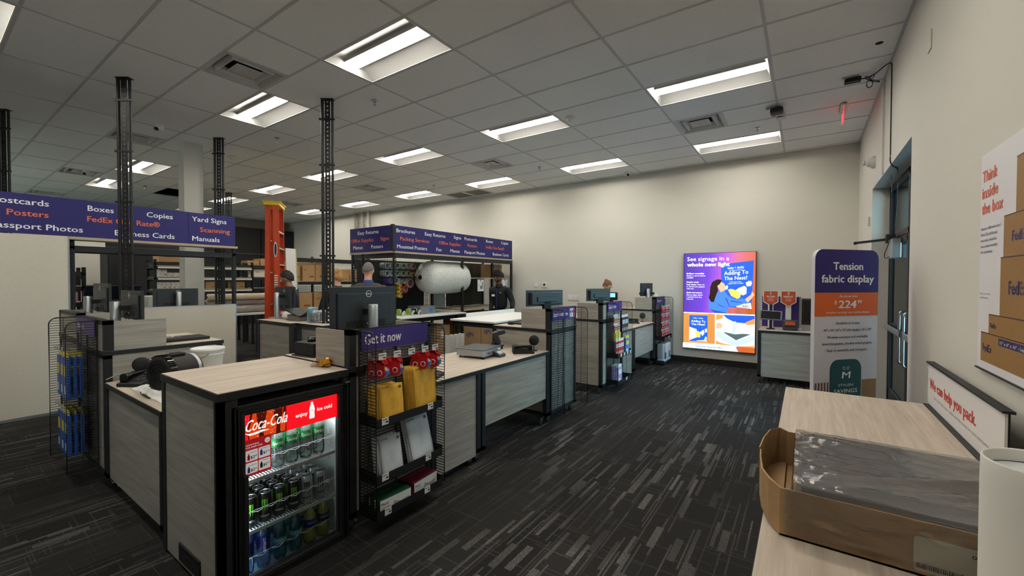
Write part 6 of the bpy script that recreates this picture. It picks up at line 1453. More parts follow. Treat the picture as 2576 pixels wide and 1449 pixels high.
for (dx, dz_, s) in ((.02, .045, 1), (-.02, .045, 1), (.0, -.08, 1.6), (.05, -.04, 1.0)): b.tube([(4.50 + dx * (1 - math.cos(2 * pi * i / 12)) * .8 + .016 * s * math.sin(2 * pi * i / 12), 3.45, H - .06 + dz_ * (1 - math.cos(2 * pi * i / 12)) * .5) for i in range(12)], .0045, 5, closed=True)
part('tied_coil', b, BLACKM, t)
# ------------------------------------------------------------------ packing table at right with its sign, box and tube
TZ = .84
t = thing('packing_table', 'long oak-topped packing table along the right wall', 'table', (4.2, -.3, 0))
part('top', MB().use(WOODT).box(3.868, 4.55, -1.62, 1.05, TZ - .03, TZ), None, t)
part('edge_strip', MB().box(4.55, 4.60, -1.62, 1.05, TZ - .03, TZ + .004), BLACK, t)
part('modesty_panel', MB().box(3.93, 3.945, -1.5, .95, .2, TZ - .03), WOODF, t)
for (x, y) in ((3.90, .93), (4.48, .93), (3.90, -1.55), (4.48, -1.55)): part('leg', MB().box(x, x + .05, y, y + .05, 0, TZ - .03), BLACK, t)
t = thing('counter_sign', 'long low white sign reading We can help you pack behind the packing table', 'sign', (4.58, .5, TZ + .004))
sgn = part('panel', MB().box(4.575, 4.583, -.09, 1.075, TZ + .005, 1.082), mat('sign_white', (222, 220, 220), .5), t)
FRL = ((4.575, 0, 0), (0, -1, 0), (0, 0, 1))
part('heading', MB().text('We can help you pack.', FRL, -1.03, .945, .058, w=.81, bold=.035), INKR, sgn)
part('small_print', MB().text('Need to ship fragile, large or valuable items? Ask us about our custom packing services.', FRL, -.93, .900, .015, w=.90, bold=.0), mat('grey_ink', (120, 120, 126), .5), sgn)
part('top_rail', MB().box(4.566, 4.60, -.10, 1.08, 1.082, 1.092), BLACK, t)
part('back_stand', MB().box(4.585, 4.60, -.05, 0.02, TZ + .005, 1.08).box(4.585, 4.60, .95, 1.02, TZ + .005, 1.08), BLACK, t)
# wall poster
t = thing('wall_poster', 'white wall poster headed Think inside the box with printed cartons', 'poster', (4.65, -.1, 1.167))
pw = part('board', MB().box(4.64, 4.648, -.75, .503, 1.167, 2.148), mat('poster_white', (224, 222, 226), .5), t)
part('bottom_clip', MB().box(4.632, 4.648, -.75, .505, 1.162, 1.168), BLACK, t)
FRP = ((4.64, 0, 0), (0, -1, 0), (0, 0, 1))
ORI = mat('orange_ink', (226, 88, 50), .5); PIK = mat('poster_kraft', (150, 112, 62), .6, noise=.06, nscale=60); NI = mat('navy_ink', (44, 40, 96), .5)
g = MB()
for (s, a, b, h_, w_) in (('Think', -.481, 1.985, .055, .185), ('inside', -.481, 1.91, .055, .195), ('the box', -.481, 1.838, .055, .255)): g.text(s, FRP, a, b + .035, h_, w=w_, bold=.03)
part('heading', g, ORI, pw)
g = MB()
for k, (s, w_) in enumerate((('Need a different size?', .24), ('Over 20 additional', .20), ('box sizes available.', .20), ('See a team member', .21), ('for assistance.', .15))): g.text(s, FRP, -.485, 1.800 - k * .0265, .014, w=w_, bold=.01)
g.text('Measurements reflect', FRP, -.482, 1.506, .008, w=.135, bold=.01).text('inside dimensions.', FRP, -.482, 1.488, .008, w=.11, bold=.01)
part('small_print', g, NI, pw)
g = MB(); bx = [(-.093, .75, 1.837, 2.053), (-.211, .75, 1.668, 1.836), (-.237, .75, 1.421, 1.666), (-.362, .75, 1.336, 1.421), (-.456, .75, 1.203, 1.335)]
for (a, b, c, d_) in bx: g.rect(FRP, a, b, c, d_, .0008)
part('printed_cartons', g, PIK, pw)
g = MB()
for (a, b, c, d_) in bx: g.rect(FRP, a, b, d_ - .004, d_ + .001, .0012)
part('carton_edges', g, mat('carton_edge', (70, 48, 26), .6), pw)
g = MB()
for (a, c, h_, w_) in ((-.02, 1.94, .05, .09), (-.123, 1.727, .042, .085), (-.146, 1.515, .054, .10), (-.342, 1.362, .022, .042), (-.427, 1.252, .034, .066)): g.text('Fed', FRP, a, c, h_, w=w_, bold=.05, off=.0014)
for (a, b, c, s, w_) in ((-.239, .25, 1.302, '21" x 6" x 16" - Laptop', .30), (.02, .4, 1.395, '17" x 17" x 7"', .22)): g.rect(FRP, a, b, c - .006, c + .024, .0014)
part('carton_lettering', g, NI, pw)
g = MB()
for (a, c, h_, w_) in ((.075, 1.94, .05, .06), (-.034, 1.727, .042, .055), (-.042, 1.515, .054, .066), (-.298, 1.362, .022, .026), (-.358, 1.252, .034, .042)): g.text('Ex', FRP, a, c, h_, w=w_, bold=.03, off=.0014)
part('carton_lettering', g, mat('dim_purple_ink', (92, 72, 84), .5), pw)
g = MB().text('21" x 6" x 16" - Laptop', FRP, -.225, 1.303, .013, w=.29, bold=.02, off=.002).text('17" x 17" x 7"', FRP, .035, 1.396, .013, w=.2, bold=.02, off=.002)
part('size_lettering', g, INKW, pw)
# open carton with a plastic-wrapped stack of dark panels
BX0, BX1, BY0, BY1, BH = 3.915, 4.53, -.97, -.42, .135
t = thing('open_carton', 'open brown carton with bent flaps and a paper label on the packing table', 'carton', (4.2, -.7, TZ + .001))
b = MB(); z0 = TZ + .001
b.box(BX0, BX1, BY0, BY1, z0, z0 + .005).prism([(3.916, -.965), (3.888, -.93), (3.866, -.86), (3.853, -.77), (3.848, -.66), (3.850, -.58), (3.866, -.50), (3.893, -.445), (3.916, -.428)], ((0, 0, z0 + .014), (1, 0, 0), (0, 1, 0)), .004).box(BX0, BX1, BY0, BY0 + .005, z0, z0 + BH).box(BX0, BX1, BY1 - .005, BY1, z0, z0 + BH).box(BX1 - .005, BX1, BY0, BY1, z0, z0 + BH)
body = part('carton_body', b, KRAFT, t)
b = MB(); n = 10                       # end flaps curling out at the left
def flap(b, P, zt, zb, th=.004):
    V = []
    for (x, y), tz, bz in zip(P, zt, zb): V += [(x, y, tz), (x, y, bz), (x + th, y + th, tz), (x + th, y + th, bz)]
    F = []
    for k in range(len(P) - 1): a = 4 * k; F += [(a, a + 1, a + 5, a + 4), (a + 2, a + 6, a + 7, a + 3), (a, a + 4, a + 6, a + 2), (a + 1, a + 3, a + 7, a + 5)]
    b.add(V, F + [(0, 2, 3, 1), (len(V) - 4, len(V) - 3, len(V) - 1, len(V) - 2)])
flap(b, [(3.916, -.97), (3.885, -.93), (3.862, -.86), (3.85, -.77), (3.845, -.69)], [z0 + .135, z0 + .14, z0 + .137, z0 + .141, z0 + .138], [z0 + .0, z0 + .012, z0 + .016, z0 + .017, z0 + .018])
part('end_flap', b, KRAFT, t)
b = MB(); flap(b, [(3.916, -.424), (3.89, -.44), (3.862, -.50), (3.846, -.58), (3.841, -.685)], [z0 + .135, z0 + .15, z0 + .155, z0 + .145, z0 + .142], [z0 + .0, z0 + .005, z0 + .008, z0 + .01, z0 + .012]); part('end_flap', b, KRAFT, t)
FRB = ((0, BY0, 0), (1, 0, 0), (0, 0, 1))
lb = part('paper_label', MB().face(rrect(4.195, 4.405, z0 + .012, z0 + .098, .008, 3), FRB, .001), mat('label_paper', (214, 210, 190), .6), t)
g = MB()
def updown(g, s, a, c, h_, w_, bd=.03):
    st = len(g.v); g.text(s, FRB, 0, 0, h_, w=w_, bold=bd, off=.0018)
    for i in range(st, len(g.v)): p = g.v[i]; g.v[i] = (2 * 0 - p[0] + a, p[1], -p[2] + c)
for k, (s, a, c, h_, w_) in enumerate((('Serial Number', 4.40, z0 + .094, .006, .10), ('50 Yards  7.10', 4.395, z0 + .084, .009, .10), ('Roll  Width  No', 4.398, z0 + .072, .006, .08), ('Quality  0 170', 4.395, z0 + .060, .006, .08), ('Colour SE 202', 4.40, z0 + .048, .006, .075), ('grey smooth', 4.395, z0 + .036, .006, .07), ('HANDLE WITH CARE', 4.30, z0 + .026, .006, .10))): updown(g, s, a, c, h_, w_)
random.seed(8); x = 4.2
while x < 4.29: w_ = random.choice((.001, .002, .003)); g.rect(FRB, x, x + w_, z0 + .02, z0 + .032, .0018); x += w_ + random.choice((.001, .0015, .002))
part('label_print', g, INKD, lb)
# the stack of panels: separate thin sheets with a film sleeve
PG = mat('grey_panel', (96, 95, 94), .55); FILM = glass('clear_film', (236, 236, 236), 1.6, .14, bump=.55, nscale=5, stretch=(1.0, 3.0, 3.0), haze=.09)
t = thing('wrapped_stack', 'stack of grey panels in wrinkled clear plastic film inside the open carton', 'panels', (4.22, -.69, z0 + .005))
b = MB(); random.seed(4)
for k in range(9):
    zz = z0 + .008 + k * .0155; o = random.uniform(-.004, .004); b.box(3.955 + o + .001 * k, 4.52, BY0 + .014 + o, BY1 - .014 + o, zz, zz + .0145, .002)
part('panel_stack', b, PG, t)
def film_top(nx, ny, fz):
    V = []
    for j in range(ny + 1):
        for i in range(nx + 1):
            x = 3.945 + (4.522 - 3.945) * i / nx; y = (BY0 + .009) + (BY1 - BY0 - .018) * j / ny; V.append((x, y, fz(x, y)))
    return V, [(j * (nx + 1) + i, j * (nx + 1) + i + 1, (j + 1) * (nx + 1) + i + 1, (j + 1) * (nx + 1) + i) for j in range(ny) for i in range(nx)]
from mathutils import noise as mnoise
def fz(x, y):
    u = x - 3.945; r = 0
    for (ax, ay, bx_, by_, hh, wd_) in ((3.96, -.93, 4.52, -.60, .018, .03), (3.96, -.93, 4.52, -.88, .012, .02), (3.95, -.5, 4.2, -.58, .012, .02), (4.0, -.95, 4.5, -.72, .008, .015)):
        dx, dy = bx_ - ax, by_ - ay; L_ = math.hypot(dx, dy); s = ((x - ax) * dx + (y - ay) * dy) / L_; dd_ = abs((x - ax) * dy - (y - ay) * dx) / L_
        if 0 < s < L_: r = max(r, hh * math.exp(-(dd_ / wd_) ** 2) * min(1, s / .1))
    e_ = max(0, 1 - (x - 3.945) / .22); n_ = mnoise.noise(Vector((x * 7, y * 22, 0))) * .004 + mnoise.noise(Vector((x * 40, y * 60, 3))) * (.0012 + .005 * e_) + abs(mnoise.noise(Vector((x * 22 + y * 18, y * 26 - x * 20, 7)))) * .010 * e_
    return z0 + .149 + r + n_ + .003
V, F = film_top(64, 48, fz)
b = MB().add(V, F, True)
nx, ny = 64, 48                       # front and left sides of the sleeve hang from the top sheet
ft = [V[i] for i in range(nx + 1)]; lt = [V[j * (nx + 1)] for j in range(ny + 1)]; bk = [V[ny * (nx + 1) + i] for i in range(nx + 1)]
for E_, ofs in ((ft, (0, -.004)), (bk, (0, .004)), (lt, (-.004, 0))):
    W_ = []
    for r in range(6):
        for p in E_: W_.append((p[0] + ofs[0] * math.sin(r * .6) + mnoise.noise(Vector((p[0] * 60, p[1] * 60, r * .7))) * .003 * (ofs[0] != 0), p[1] + ofs[1] * math.sin(r * .6) * .5, p[2] - (p[2] - z0 - .02) * r / 5 if ofs[0] else p[2] - .03 * r / 5))
    m_ = len(E_); b.add(W_, [(r * m_ + i, (r + 1) * m_ + i, (r + 1) * m_ + i + 1, r * m_ + i + 1) for r in range(5) for i in range(m_ - 1)], True)
part('film_sleeve', b, FILM, t)
b = MB(); nx, nz = 96, 18; V = []          # film over the carton front
for j in range(nz + 1):
    for i in range(nx + 1):
        x = 3.925 + .595 * i / nx; V.append((x, BY0 - .0025 - .011 * max(0, mnoise.noise(Vector((x * 9 + j * .35, j * .5 - x * 8, 9)))) - .003 * abs(mnoise.noise(Vector((x * 45, j * .9, 2)))), z0 + .01 + .135 * j / nz))
b.add(V, [(j * (nx + 1) + i, j * (nx + 1) + i + 1, (j + 1) * (nx + 1) + i + 1, (j + 1) * (nx + 1) + i) for j in range(nz) for i in range(nx)], True)
part('film_sleeve', b, glass('clear_film_thin', (246, 246, 246), 2.2, .09, bump=.5, nscale=6, stretch=(1, 1, 3)), t)
# white cardboard tube
t = thing('cardboard_tube', 'white cardboard tube with recessed lid standing at the right edge, nearest the camera', 'tube', (4.362, -1.115, TZ + .001))
TWH = mat('tube_white', (214, 212, 206), .7)
part('tube_wall', MB().lathe((0, 0, 0), [(.09, 0), (.0905, .33), (.09, .334), (.09, .362), (.088, .366), (.085, .362), (.085, .34)], 40, cap=False), TWH, t, local=True)
part('lid', MB().lathe((0, 0, .338), [(.0848, .0), (.06, -.002), (.01, -.003), (.001, -.003)], 36), mat('lid_white', (222, 226, 228), .4), t, local=True)
# ------------------------------------------------------------------ fabric display stand
PD = Vector((4.03, 1.66, 0)); ED = Vector((.66, .75, 0)).normalized(); DW = .645
ND = Vector((ED.y, -ED.x, 0))
t = thing('fabric_display', 'tall fabric display banner, purple on top with orange price band', 'banner', tuple(PD + ED * DW / 2))
FD = (tuple(PD), tuple(ED), (0, 0, 1)); ZT = 1.815
def dpart(name, p2, m_, off, par=t, label=None):
    g = MB().prism(p2, (tuple(PD + ND * (off - .002)), tuple(ED), (0, 0, 1)), .002) if off else None
    return part(name, g, m_, par, label=label)
b = MB().prism(rrect(0, DW, .02, ZT, .075, 6), (tuple(PD - ND * .03), tuple(ED), (0, 0, 1)), .03); fab = part('fabric_sleeve', b, mat('fabric_white', (216, 214, 222), .8, bump=.15, nscale=90), t)
top = arc(DW - .075, ZT - .075, .075, 0, pi / 2, 6) + arc(.075, ZT - .075, .075, pi / 2, pi, 6)
NAVF = mat('fabric_navy', (48, 36, 112), .8); ORF = mat('fabric_orange', (222, 104, 42), .8)
dpart('top_band', [(0, 1.474), (DW, 1.474)] + top, NAVF, .002, fab)
dpart('price_band', [(0, 1.288), (DW, 1.288), (DW, 1.474), (0, 1.474)], ORF, .0022, fab)
FDo = (tuple(PD + ND * .003), tuple(ED), (0, 0, 1)); c = DW / 2
g = MB().text('Tension', FDo, c + .005, 1.655, .062, w=.305, bold=.035, align='c').text('fabric display', FDo, c + .005, 1.555, .062, w=.535, bold=.035, align='c')
part('title_lettering', g, INKW, fab); g = MB()
g.text('As shown here', FDo, c + .01, 1.437, .019, w=.18, bold=.01, align='c', shear=.2).text('224', FDo, c + .0, 1.352, .062, w=.185, bold=.05, align='c', shear=.12).text('$', FDo, c - .12, 1.382, .032, bold=.03, align='c', shear=.1).text('99', FDo, c + .125, 1.387, .028, w=.045, bold=.03, align='c', shear=.1)
g.text('Includes carrying case and hardware', FDo, c + .01, 1.310, .016, w=.44, bold=.01, align='c', shear=.2)
part('price_lettering', g, INKW, fab)
g = MB()
for s, z, w_, sh in (('Available in 3 sizes', 1.222, .24, 0), ('24" x 54" | 24" x 72" (On display) | 36" x 90"', 1.167, .49, .15), ('Wrinkle-resistant and washable', 1.112, .415, 0), ('Interchangeable, double-sided graphic', 1.060, .51, 0), ('Easy to assemble and transport', 1.007, .41, 0)): g.text(s, FDo, c + .01, z, .0195, w=w_, bold=.02, align='c', shear=sh)
part('dark_lettering', g, NI, fab)
TEAL = mat('fabric_teal', (34, 82, 90), .8)
tl = dpart('shop_sign_picture', [(.16, .55), (.48, .55), (.48, .84)] + arc(.40, .86, .08, 0, pi / 2, 6) + arc(.24, .86, .08, pi / 2, pi, 6) + [(.16, .84)], TEAL, .0024, fab)
g = MB().text('M', FDo, .32, .79, .055, w=.085, bold=.02, align='c', shear=.15).text('STYLISH', FDo, .32, .725, .022, w=.15, bold=.0, align='c').text('SAVINGS', FDo, .32, .672, .034, w=.24, bold=.01, align='c')
for s in (-1, 1): g.v += []; n0 = 14; sp = [(.32 + s * (.022 + .012 * math.cos(q * .5)), .875 + .010 * math.sin(q * .5)) for q in range(n0)]; 
for s in (-1, 1):
    V = []
    for q in range(16):
        a = q * .42; r = .014 - .0006 * q
        for w_ in (0, .0035): V.append(tuple(PD + ND * .005 + ED * (.32 + s * (.02 + (r + w_) * math.cos(a))) + Vector((0, 0, .868 + (r + w_) * math.sin(a)))))
    g.add(V, [(2 * q, 2 * q + 1, 2 * q + 3, 2 * q + 2) for q in range(15)])
part('pale_lettering', g, INKW, tl)
dpart('timber_picture', [(.49, .55), (.64, .55), (.64, .77), (.49, .77)], mat('fabric_tan', (150, 112, 70), .8), .0022, fab)
g = MB()
for k in range(5): g.face([(.012 + k * .03, .55), (.026 + k * .03, .55), (.026 + k * .03, .765), (.012 + k * .03, .765)], FDo, .0)
part('slat_picture', g, mat('fabric_brown', (104, 70, 50), .8), fab)
part('base_foot', MB().prism([(-.02, 0), (DW + .02, 0), (DW + .02, .018), (-.02, .018)], (tuple(PD - ND * .16), tuple(ED), (0, 0, 1)), .29), BLACK, t)
# ------------------------------------------------------------------ glowing light box on the back wall
t = thing('light_box', 'large glowing light box poster See signage in a whole new light on the back wall', 'light box', (2.66, 6.16, .283))
LY0 = 6.13
part('frame', MB().box(2.055, 3.262, LY0 + .004, YB - .001, .283, 2.085), BLACK, t)
def lm(name, col, e=1.0): return mat('lit_' + name, col, .4, emit=e)
m = bpy.data.materials.new('lit_ribbed_wall'); m.use_nodes = True; N = m.node_tree; bs = N.nodes['Principled BSDF']; Lk = N.links.new
gp = N.nodes.new('ShaderNodeNewGeometry'); sp = N.nodes.new('ShaderNodeSeparateXYZ'); Lk(gp.outputs['Position'], sp.inputs[0])
ad = N.nodes.new('ShaderNodeMath'); ad.operation = 'MULTIPLY_ADD'; ad.inputs[1].default_value = -.16; Lk(sp.outputs[2], ad.inputs[0]); Lk(sp.outputs[0], ad.inputs[2])
mr = N.nodes.new('ShaderNodeMapRange'); mr.inputs[1].default_value = 1.8; mr.inputs[2].default_value = 3.0; Lk(ad.outputs[0], mr.inputs[0])
rp = N.nodes.new('ShaderNodeValToRGB'); el = rp.color_ramp.elements; el[0].position = 0; el[0].color = srgb(74, 52, 150); el[1].position = 1; el[1].color = srgb(196, 96, 44)
for p_, c_ in ((.35, (104, 62, 196)), (.6, (178, 92, 196)), (.72, (206, 108, 130))): e_ = rp.color_ramp.elements.new(p_); e_.color = srgb(*c_)
Lk(mr.outputs[0], rp.inputs[0])
wv = N.nodes.new('ShaderNodeMath'); wv.operation = 'PINGPONG'; wv.inputs[1].default_value = .0125; Lk(sp.outputs[0], wv.inputs[0])
m2 = N.nodes.new('ShaderNodeMapRange'); m2.inputs[2].default_value = .0125; m2.inputs[3].default_value = .62; Lk(wv.outputs[0], m2.inputs[0])
mm = N.nodes.new('ShaderNodeMixRGB'); mm.blend_type = 'MULTIPLY'; mm.inputs[0].default_value = 1; Lk(rp.outputs[0], mm.inputs[1]); Lk(m2.outputs[0], mm.inputs[2])
Lk(mm.outputs[0], bs.inputs['Emission Color']); bs.inputs['Emission Strength'].default_value = 1.0; Lk(mm.outputs[0], bs.inputs['Base Color'])
MATS['lit_ribbed_wall'] = m
FLB = ((0, LY0, 0), (1, 0, 0), (0, 0, 1))
LWH = lm('white', (246, 248, 252)); LBL = lm('blue', (34, 84, 196)); LSK = lm('skin', (220, 164, 130)); LHR = lm('hair', (44, 28, 24), .6); LJK = lm('denim', (66, 116, 206)); LYE = lm('yellow', (226, 208, 84)); LPA = lm('pale_blue', (200, 220, 238)); LTA = lm('timber', (206, 140, 70)); LTD = lm('timber_dark', (140, 86, 40), .8); LDK = lm('dark_slate', (84, 96, 100), .8); LGR = lm('pale_grey', (176, 194, 206)); LIN = lm('ink', (50, 46, 110), .7)
pan = part('picture_panel', MB().box(2.063, 3.255, LY0, LY0 + .004, .29, 2.078), m, t)
def lp(name, m_, polys, off=.0): 
    g = MB()
    for p in polys: g.face(p, FLB, .0004 + off)
    return part(name, g, m_, pan)
lp('printed_poster', LBL, [[(2.705, 1.865), (3.226, 1.925), (3.20, 1.073), (2.714, 1.093)], [(2.166, .422), (2.489, .431), (2.489, .919), (2.166, .912)]], .0006)
lp('timber_slats', LTA, [[(2.063, .384), (2.166, .384), (2.166, .95), (2.063, .95)], [(2.489, .384), (2.612, .39), (2.612, .95), (2.489, .95)], [(2.166, .384), (2.489, .384), (2.489, .43), (2.166, .43)], [(2.166, .905), (2.489, .915), (2.489, .95), (2.166, .95)]], .0002)
lp('slat_gaps', LTD, [[(2.075 + k * .018, .39), (2.080 + k * .018, .39), (2.080 + k * .018, .948), (2.075 + k * .018, .948)] for k in range(5)] + [[(2.497 + k * .018, .39), (2.502 + k * .018, .39), (2.502 + k * .018, .948), (2.497 + k * .018, .948)] for k in range(7)] + [[(2.83 + k * .022, .975), (2.838 + k * .022, .975), (2.838 + k * .022, 1.07), (2.83 + k * .022, 1.07)] for k in range(18)], .0009)
lp('white_lines', LWH, [[(2.063, .951), (3.254, .958), (3.254, .971), (2.063, .967)], [(2.613, .386), (2.630, .386), (2.630, .953), (2.613, .953)]], .0016)
lp('picture_background', LPA, [[(2.630, .386), (3.254, .386), (3.254, .956), (2.630, .953)]], .0004)
lp('blue_poster_part', LBL, [[(2.748, .945), (3.25, .950), (3.251, .87), (3.129, .81), (2.942, .817), (2.813, .881)]], .0008)
lp('orange_parts', lm('orange', (226, 140, 72)), [[(2.63, .95), (2.75, .945), (2.74, .88), (2.63, .84)], [(3.11, .83), (3.25, .90), (3.25, .80), (3.12, .78)], [(2.63, .47), (2.72, .43), (2.95, .39), (2.63, .388)], [(2.96, .387), (3.25, .387), (3.25, .42)]], .001)
lp('frame_edge', LGR, [[(2.633, .671), (2.946, .496), (3.248, .60), (3.249, .521), (2.947, .363), (2.634, .543)]], .0012)
lp('frame_opening', LDK, [[(2.745, .63), (2.944, .62), (3.193, .622), (2.961, .497)]], .0016)
lp('lifted_fabric', LPA, [[(2.719, .64), (2.878, .813), (2.942, .838), (3.021, .768), (3.185, .64), (2.944, .603)]], .002)
lp('fabric_fold', LGR, [[(2.942, .838), (2.96, .72), (2.944, .603), (2.90, .62), (2.90, .74)]], .0024)
lp('print_hand', LSK, [[(2.633, .79), (2.70, .80), (2.745, .75), (2.72, .70), (2.66, .69), (2.633, .70)]], .0024)
lp('caption_strip', LPA, [[(2.056, .29), (2.055, .384), (2.615, .399), (2.947, .389), (3.0, .29)]], .0026)
lp('white_animal', LWH, [[(2.951, 1.403), (3.0, 1.44), (3.083, 1.476), (3.119, 1.441), (3.116, 1.336), (3.062, 1.308), (3.015, 1.334)], [(3.103, 1.537), (3.13, 1.545), (3.15, 1.57), (3.165, 1.55), (3.182, 1.572), (3.201, 1.529), (3.183, 1.477), (3.122, 1.467)], [(2.759, 1.436), (2.807, 1.491), (2.823, 1.455), (2.808, 1.401)], [(2.939, 1.119), (3.186, 1.18), (3.2, 1.073), (2.971, 1.093)], [(2.98, 1.18), (3.05, 1.25), (3.10, 1.2), (3.08, 1.12)], [(2.17, .435), (2.30, .50), (2.30, .65), (2.17, .69)], [(2.36, .60), (2.42, .65), (2.435, .58), (2.40, .53)], [(2.44, .66), (2.475, .68), (2.48, .61), (2.445, .60)], [(2.30, .44), (2.48, .46), (2.48, .435), (2.30, .435)], [(2.43, .46), (2.46, .53), (2.485, .48)]], .0010)
lp('yellow_shape', LYE, [[(2.824, 1.401), (2.86, 1.42), (2.904, 1.412), (2.97, 1.385), (3.031, 1.334), (3.016, 1.263), (2.969, 1.244), (2.937, 1.261), (2.873, 1.295)], [(2.27, .60), (2.33, .62), (2.37, .58), (2.36, .50), (2.30, .50)]], .0014)
lp('print_jacket', LJK, [[(2.67, 1.381), (2.759, 1.391), (2.825, 1.294), (2.937, 1.243), (3.078, 1.247), (3.14, 1.187), (3.095, 1.16), (2.939, 1.101), (2.843, 1.106), (2.812, .989), (2.70, .975), (2.599, .997), (2.507, 1.03), (2.50, 1.231), (2.539, 1.19), (2.597, 1.19), (2.629, 1.308)]], .0020)
lp('jacket_folds', lm('denim_dark', (40, 78, 158), .9), [[(2.60, 1.18), (2.70, 1.10), (2.80, 1.08), (2.70, 1.12)], [(2.78, 1.25), (2.84, 1.11), (2.85, 1.12), (2.80, 1.26)], [(2.86, 1.19), (3.06, 1.17), (3.06, 1.18), (2.88, 1.21)], [(2.52, 1.04), (2.81, .985), (2.81, .975), (2.6, .975)]], .0024)
lp('print_face', LSK, [[(2.636, 1.489), (2.709, 1.544), (2.758, 1.517), (2.783, 1.455), (2.775, 1.428), (2.784, 1.401), (2.743, 1.373), (2.70, 1.36), (2.661, 1.435)], [(3.094, 1.239), (3.185, 1.32), (3.207, 1.381), (3.242, 1.321), (3.208, 1.268), (3.141, 1.179)]], .0024)
lp('print_hair', LHR, [[(2.72, 1.575), (2.68, 1.592), (2.634, 1.589), (2.56, 1.543), (2.528, 1.452), (2.521, 1.324), (2.504, 1.25), (2.539, 1.177), (2.589, 1.17), (2.613, 1.253), (2.637, 1.326), (2.661, 1.39), (2.646, 1.471), (2.69, 1.508)]], .0028)
part('heading', MB().text('See signage in a', FLB, 2.12, 1.938, .078, w=.714, bold=.0, off=.003).text('whole new light', FLB, 2.12, 1.835, .072, w=.728, bold=.04, off=.003), LWH, pan)
g = MB()
def slanted(g, s, a, b, h_, w_, sl, bd=.0):
    st = len(g.v); g.text(s, FLB, a, b, h_, w=w_, bold=bd, off=.003)
    for i in range(st, len(g.v)): p = g.v[i]; g.v[i] = (p[0], p[1], p[2] + (p[0] - a) * sl)
slanted(g, 'lucky + ducky', 2.817, 1.775, .045, .258, .07); slanted(g, 'nursery boutique', 2.841, 1.745, .016, .20, .07); slanted(g, 'Adding To', 2.756, 1.667, .072, .386, .07, .01); slanted(g, 'The Nest?', 2.757, 1.575, .068, .37, .05, .01)
slanted(g, 'Create your baby', 2.843, 1.535, .02, .19, .04); slanted(g, 'registry with us today!', 2.819, 1.506, .02, .244, .04)
part('poster_lettering', g, LWH, pan); g = MB()
for s, b, w_, bd in (('Brilliant versatility', 1.69, .31, .04), ('Backlit or non-lit options', 1.648, .33, .01), ('available', 1.611, .12, .01), ('Simple setup', 1.528, .215, .04), ('Easily display, swap out,', 1.482, .32, .01), ('or refresh your graphics', 1.442, .32, .01), ('with ease', 1.404, .128, .01), ('Sleek and secure', 1.330, .275, .04), ('Silicone edges deliver', 1.286, .288, .01), ('a seamless look that', 1.246, .27, .01), ('stays put', 1.208, .123, .01)): g.text(s, FLB, 2.112, b, .024, w=w_, bold=bd, off=.003)
part('body_lettering', g, LWH, pan); g = MB()
g.text('lucky + ducky', FLB, 2.238, .853, .024, w=.172, off=.003).text('Adding To', FLB, 2.202, .785, .042, w=.248, bold=.01, off=.003).text('The Nest?', FLB, 2.203, .728, .04, w=.242, bold=.01, off=.003)
part('small_poster_lettering', g, LWH, pan)
part('caption_lettering', MB().text('Just another day at the Office.', FLB, 2.279, .325, .026, w=.467, bold=.02, off=.0036), LIN, pan); part('block_lettering', MB().text('ABC', FLB, 3.05, 1.09, .05, w=.12, bold=.03, off=.003), LIN, pan)
# ------------------------------------------------------------------ scan and print kiosk
t = thing('kiosk_counter', 'oak-fronted kiosk counter with black edges beside the glowing poster', 'counter', (3.75, 5.5, 0))
kx0, kx1, ky0, ky1 = 3.38, 4.40, 5.09, 5.85
part('top', MB().use(BLACK).box(kx0, kx1, ky0, ky1, .775, .808).use(WOODX).box(kx0 + .003, kx1 - .003, ky0 + .003, ky1, .808, .811), None, t)
part('front_panel', MB().box(kx0 + .04, kx1 - .04, ky0 + .012, ky0 + .03, .10, .772), WOODF, t)
for x in (kx0, kx1 - .045):
    b = MB()
    for y in (ky0, ky1 - .045): b.box(x, x + .045, y, y + .045, .095, .775)
    b.box(x, x + .045, ky0, ky1, .095, .125); part('leg_frame', b, BLACK, t)
part('end_panel', MB().box(kx0 + .015, kx0 + .03, ky0 + .045, ky1 - .045, .125, .772), WOODF, t)
t_off = base_of(t)
for (x, y) in ((kx0 + .03, ky0 + .03), (kx1 - .03, ky0 + .03), (kx0 + .03, ky1 - .03)): caster(t, x - t_off.x, y - t_off.y)
t = thing('kiosk_backboard', 'purple backboard behind the scan and print signs', 'backboard', (3.64, 5.79, .812))
part('board', MB().box(3.385, 3.895, 5.78, 5.80, .813, 1.31), mat('backboard_purple', (64, 44, 116), .6), t)
part('edge_cap', MB().box(3.895, 3.925, 5.775, 5.805, .813, 1.31), mat('edge_grey', (150, 150, 150), .5), t)
OSG = mat('orange_sign', (206, 88, 50), .5)
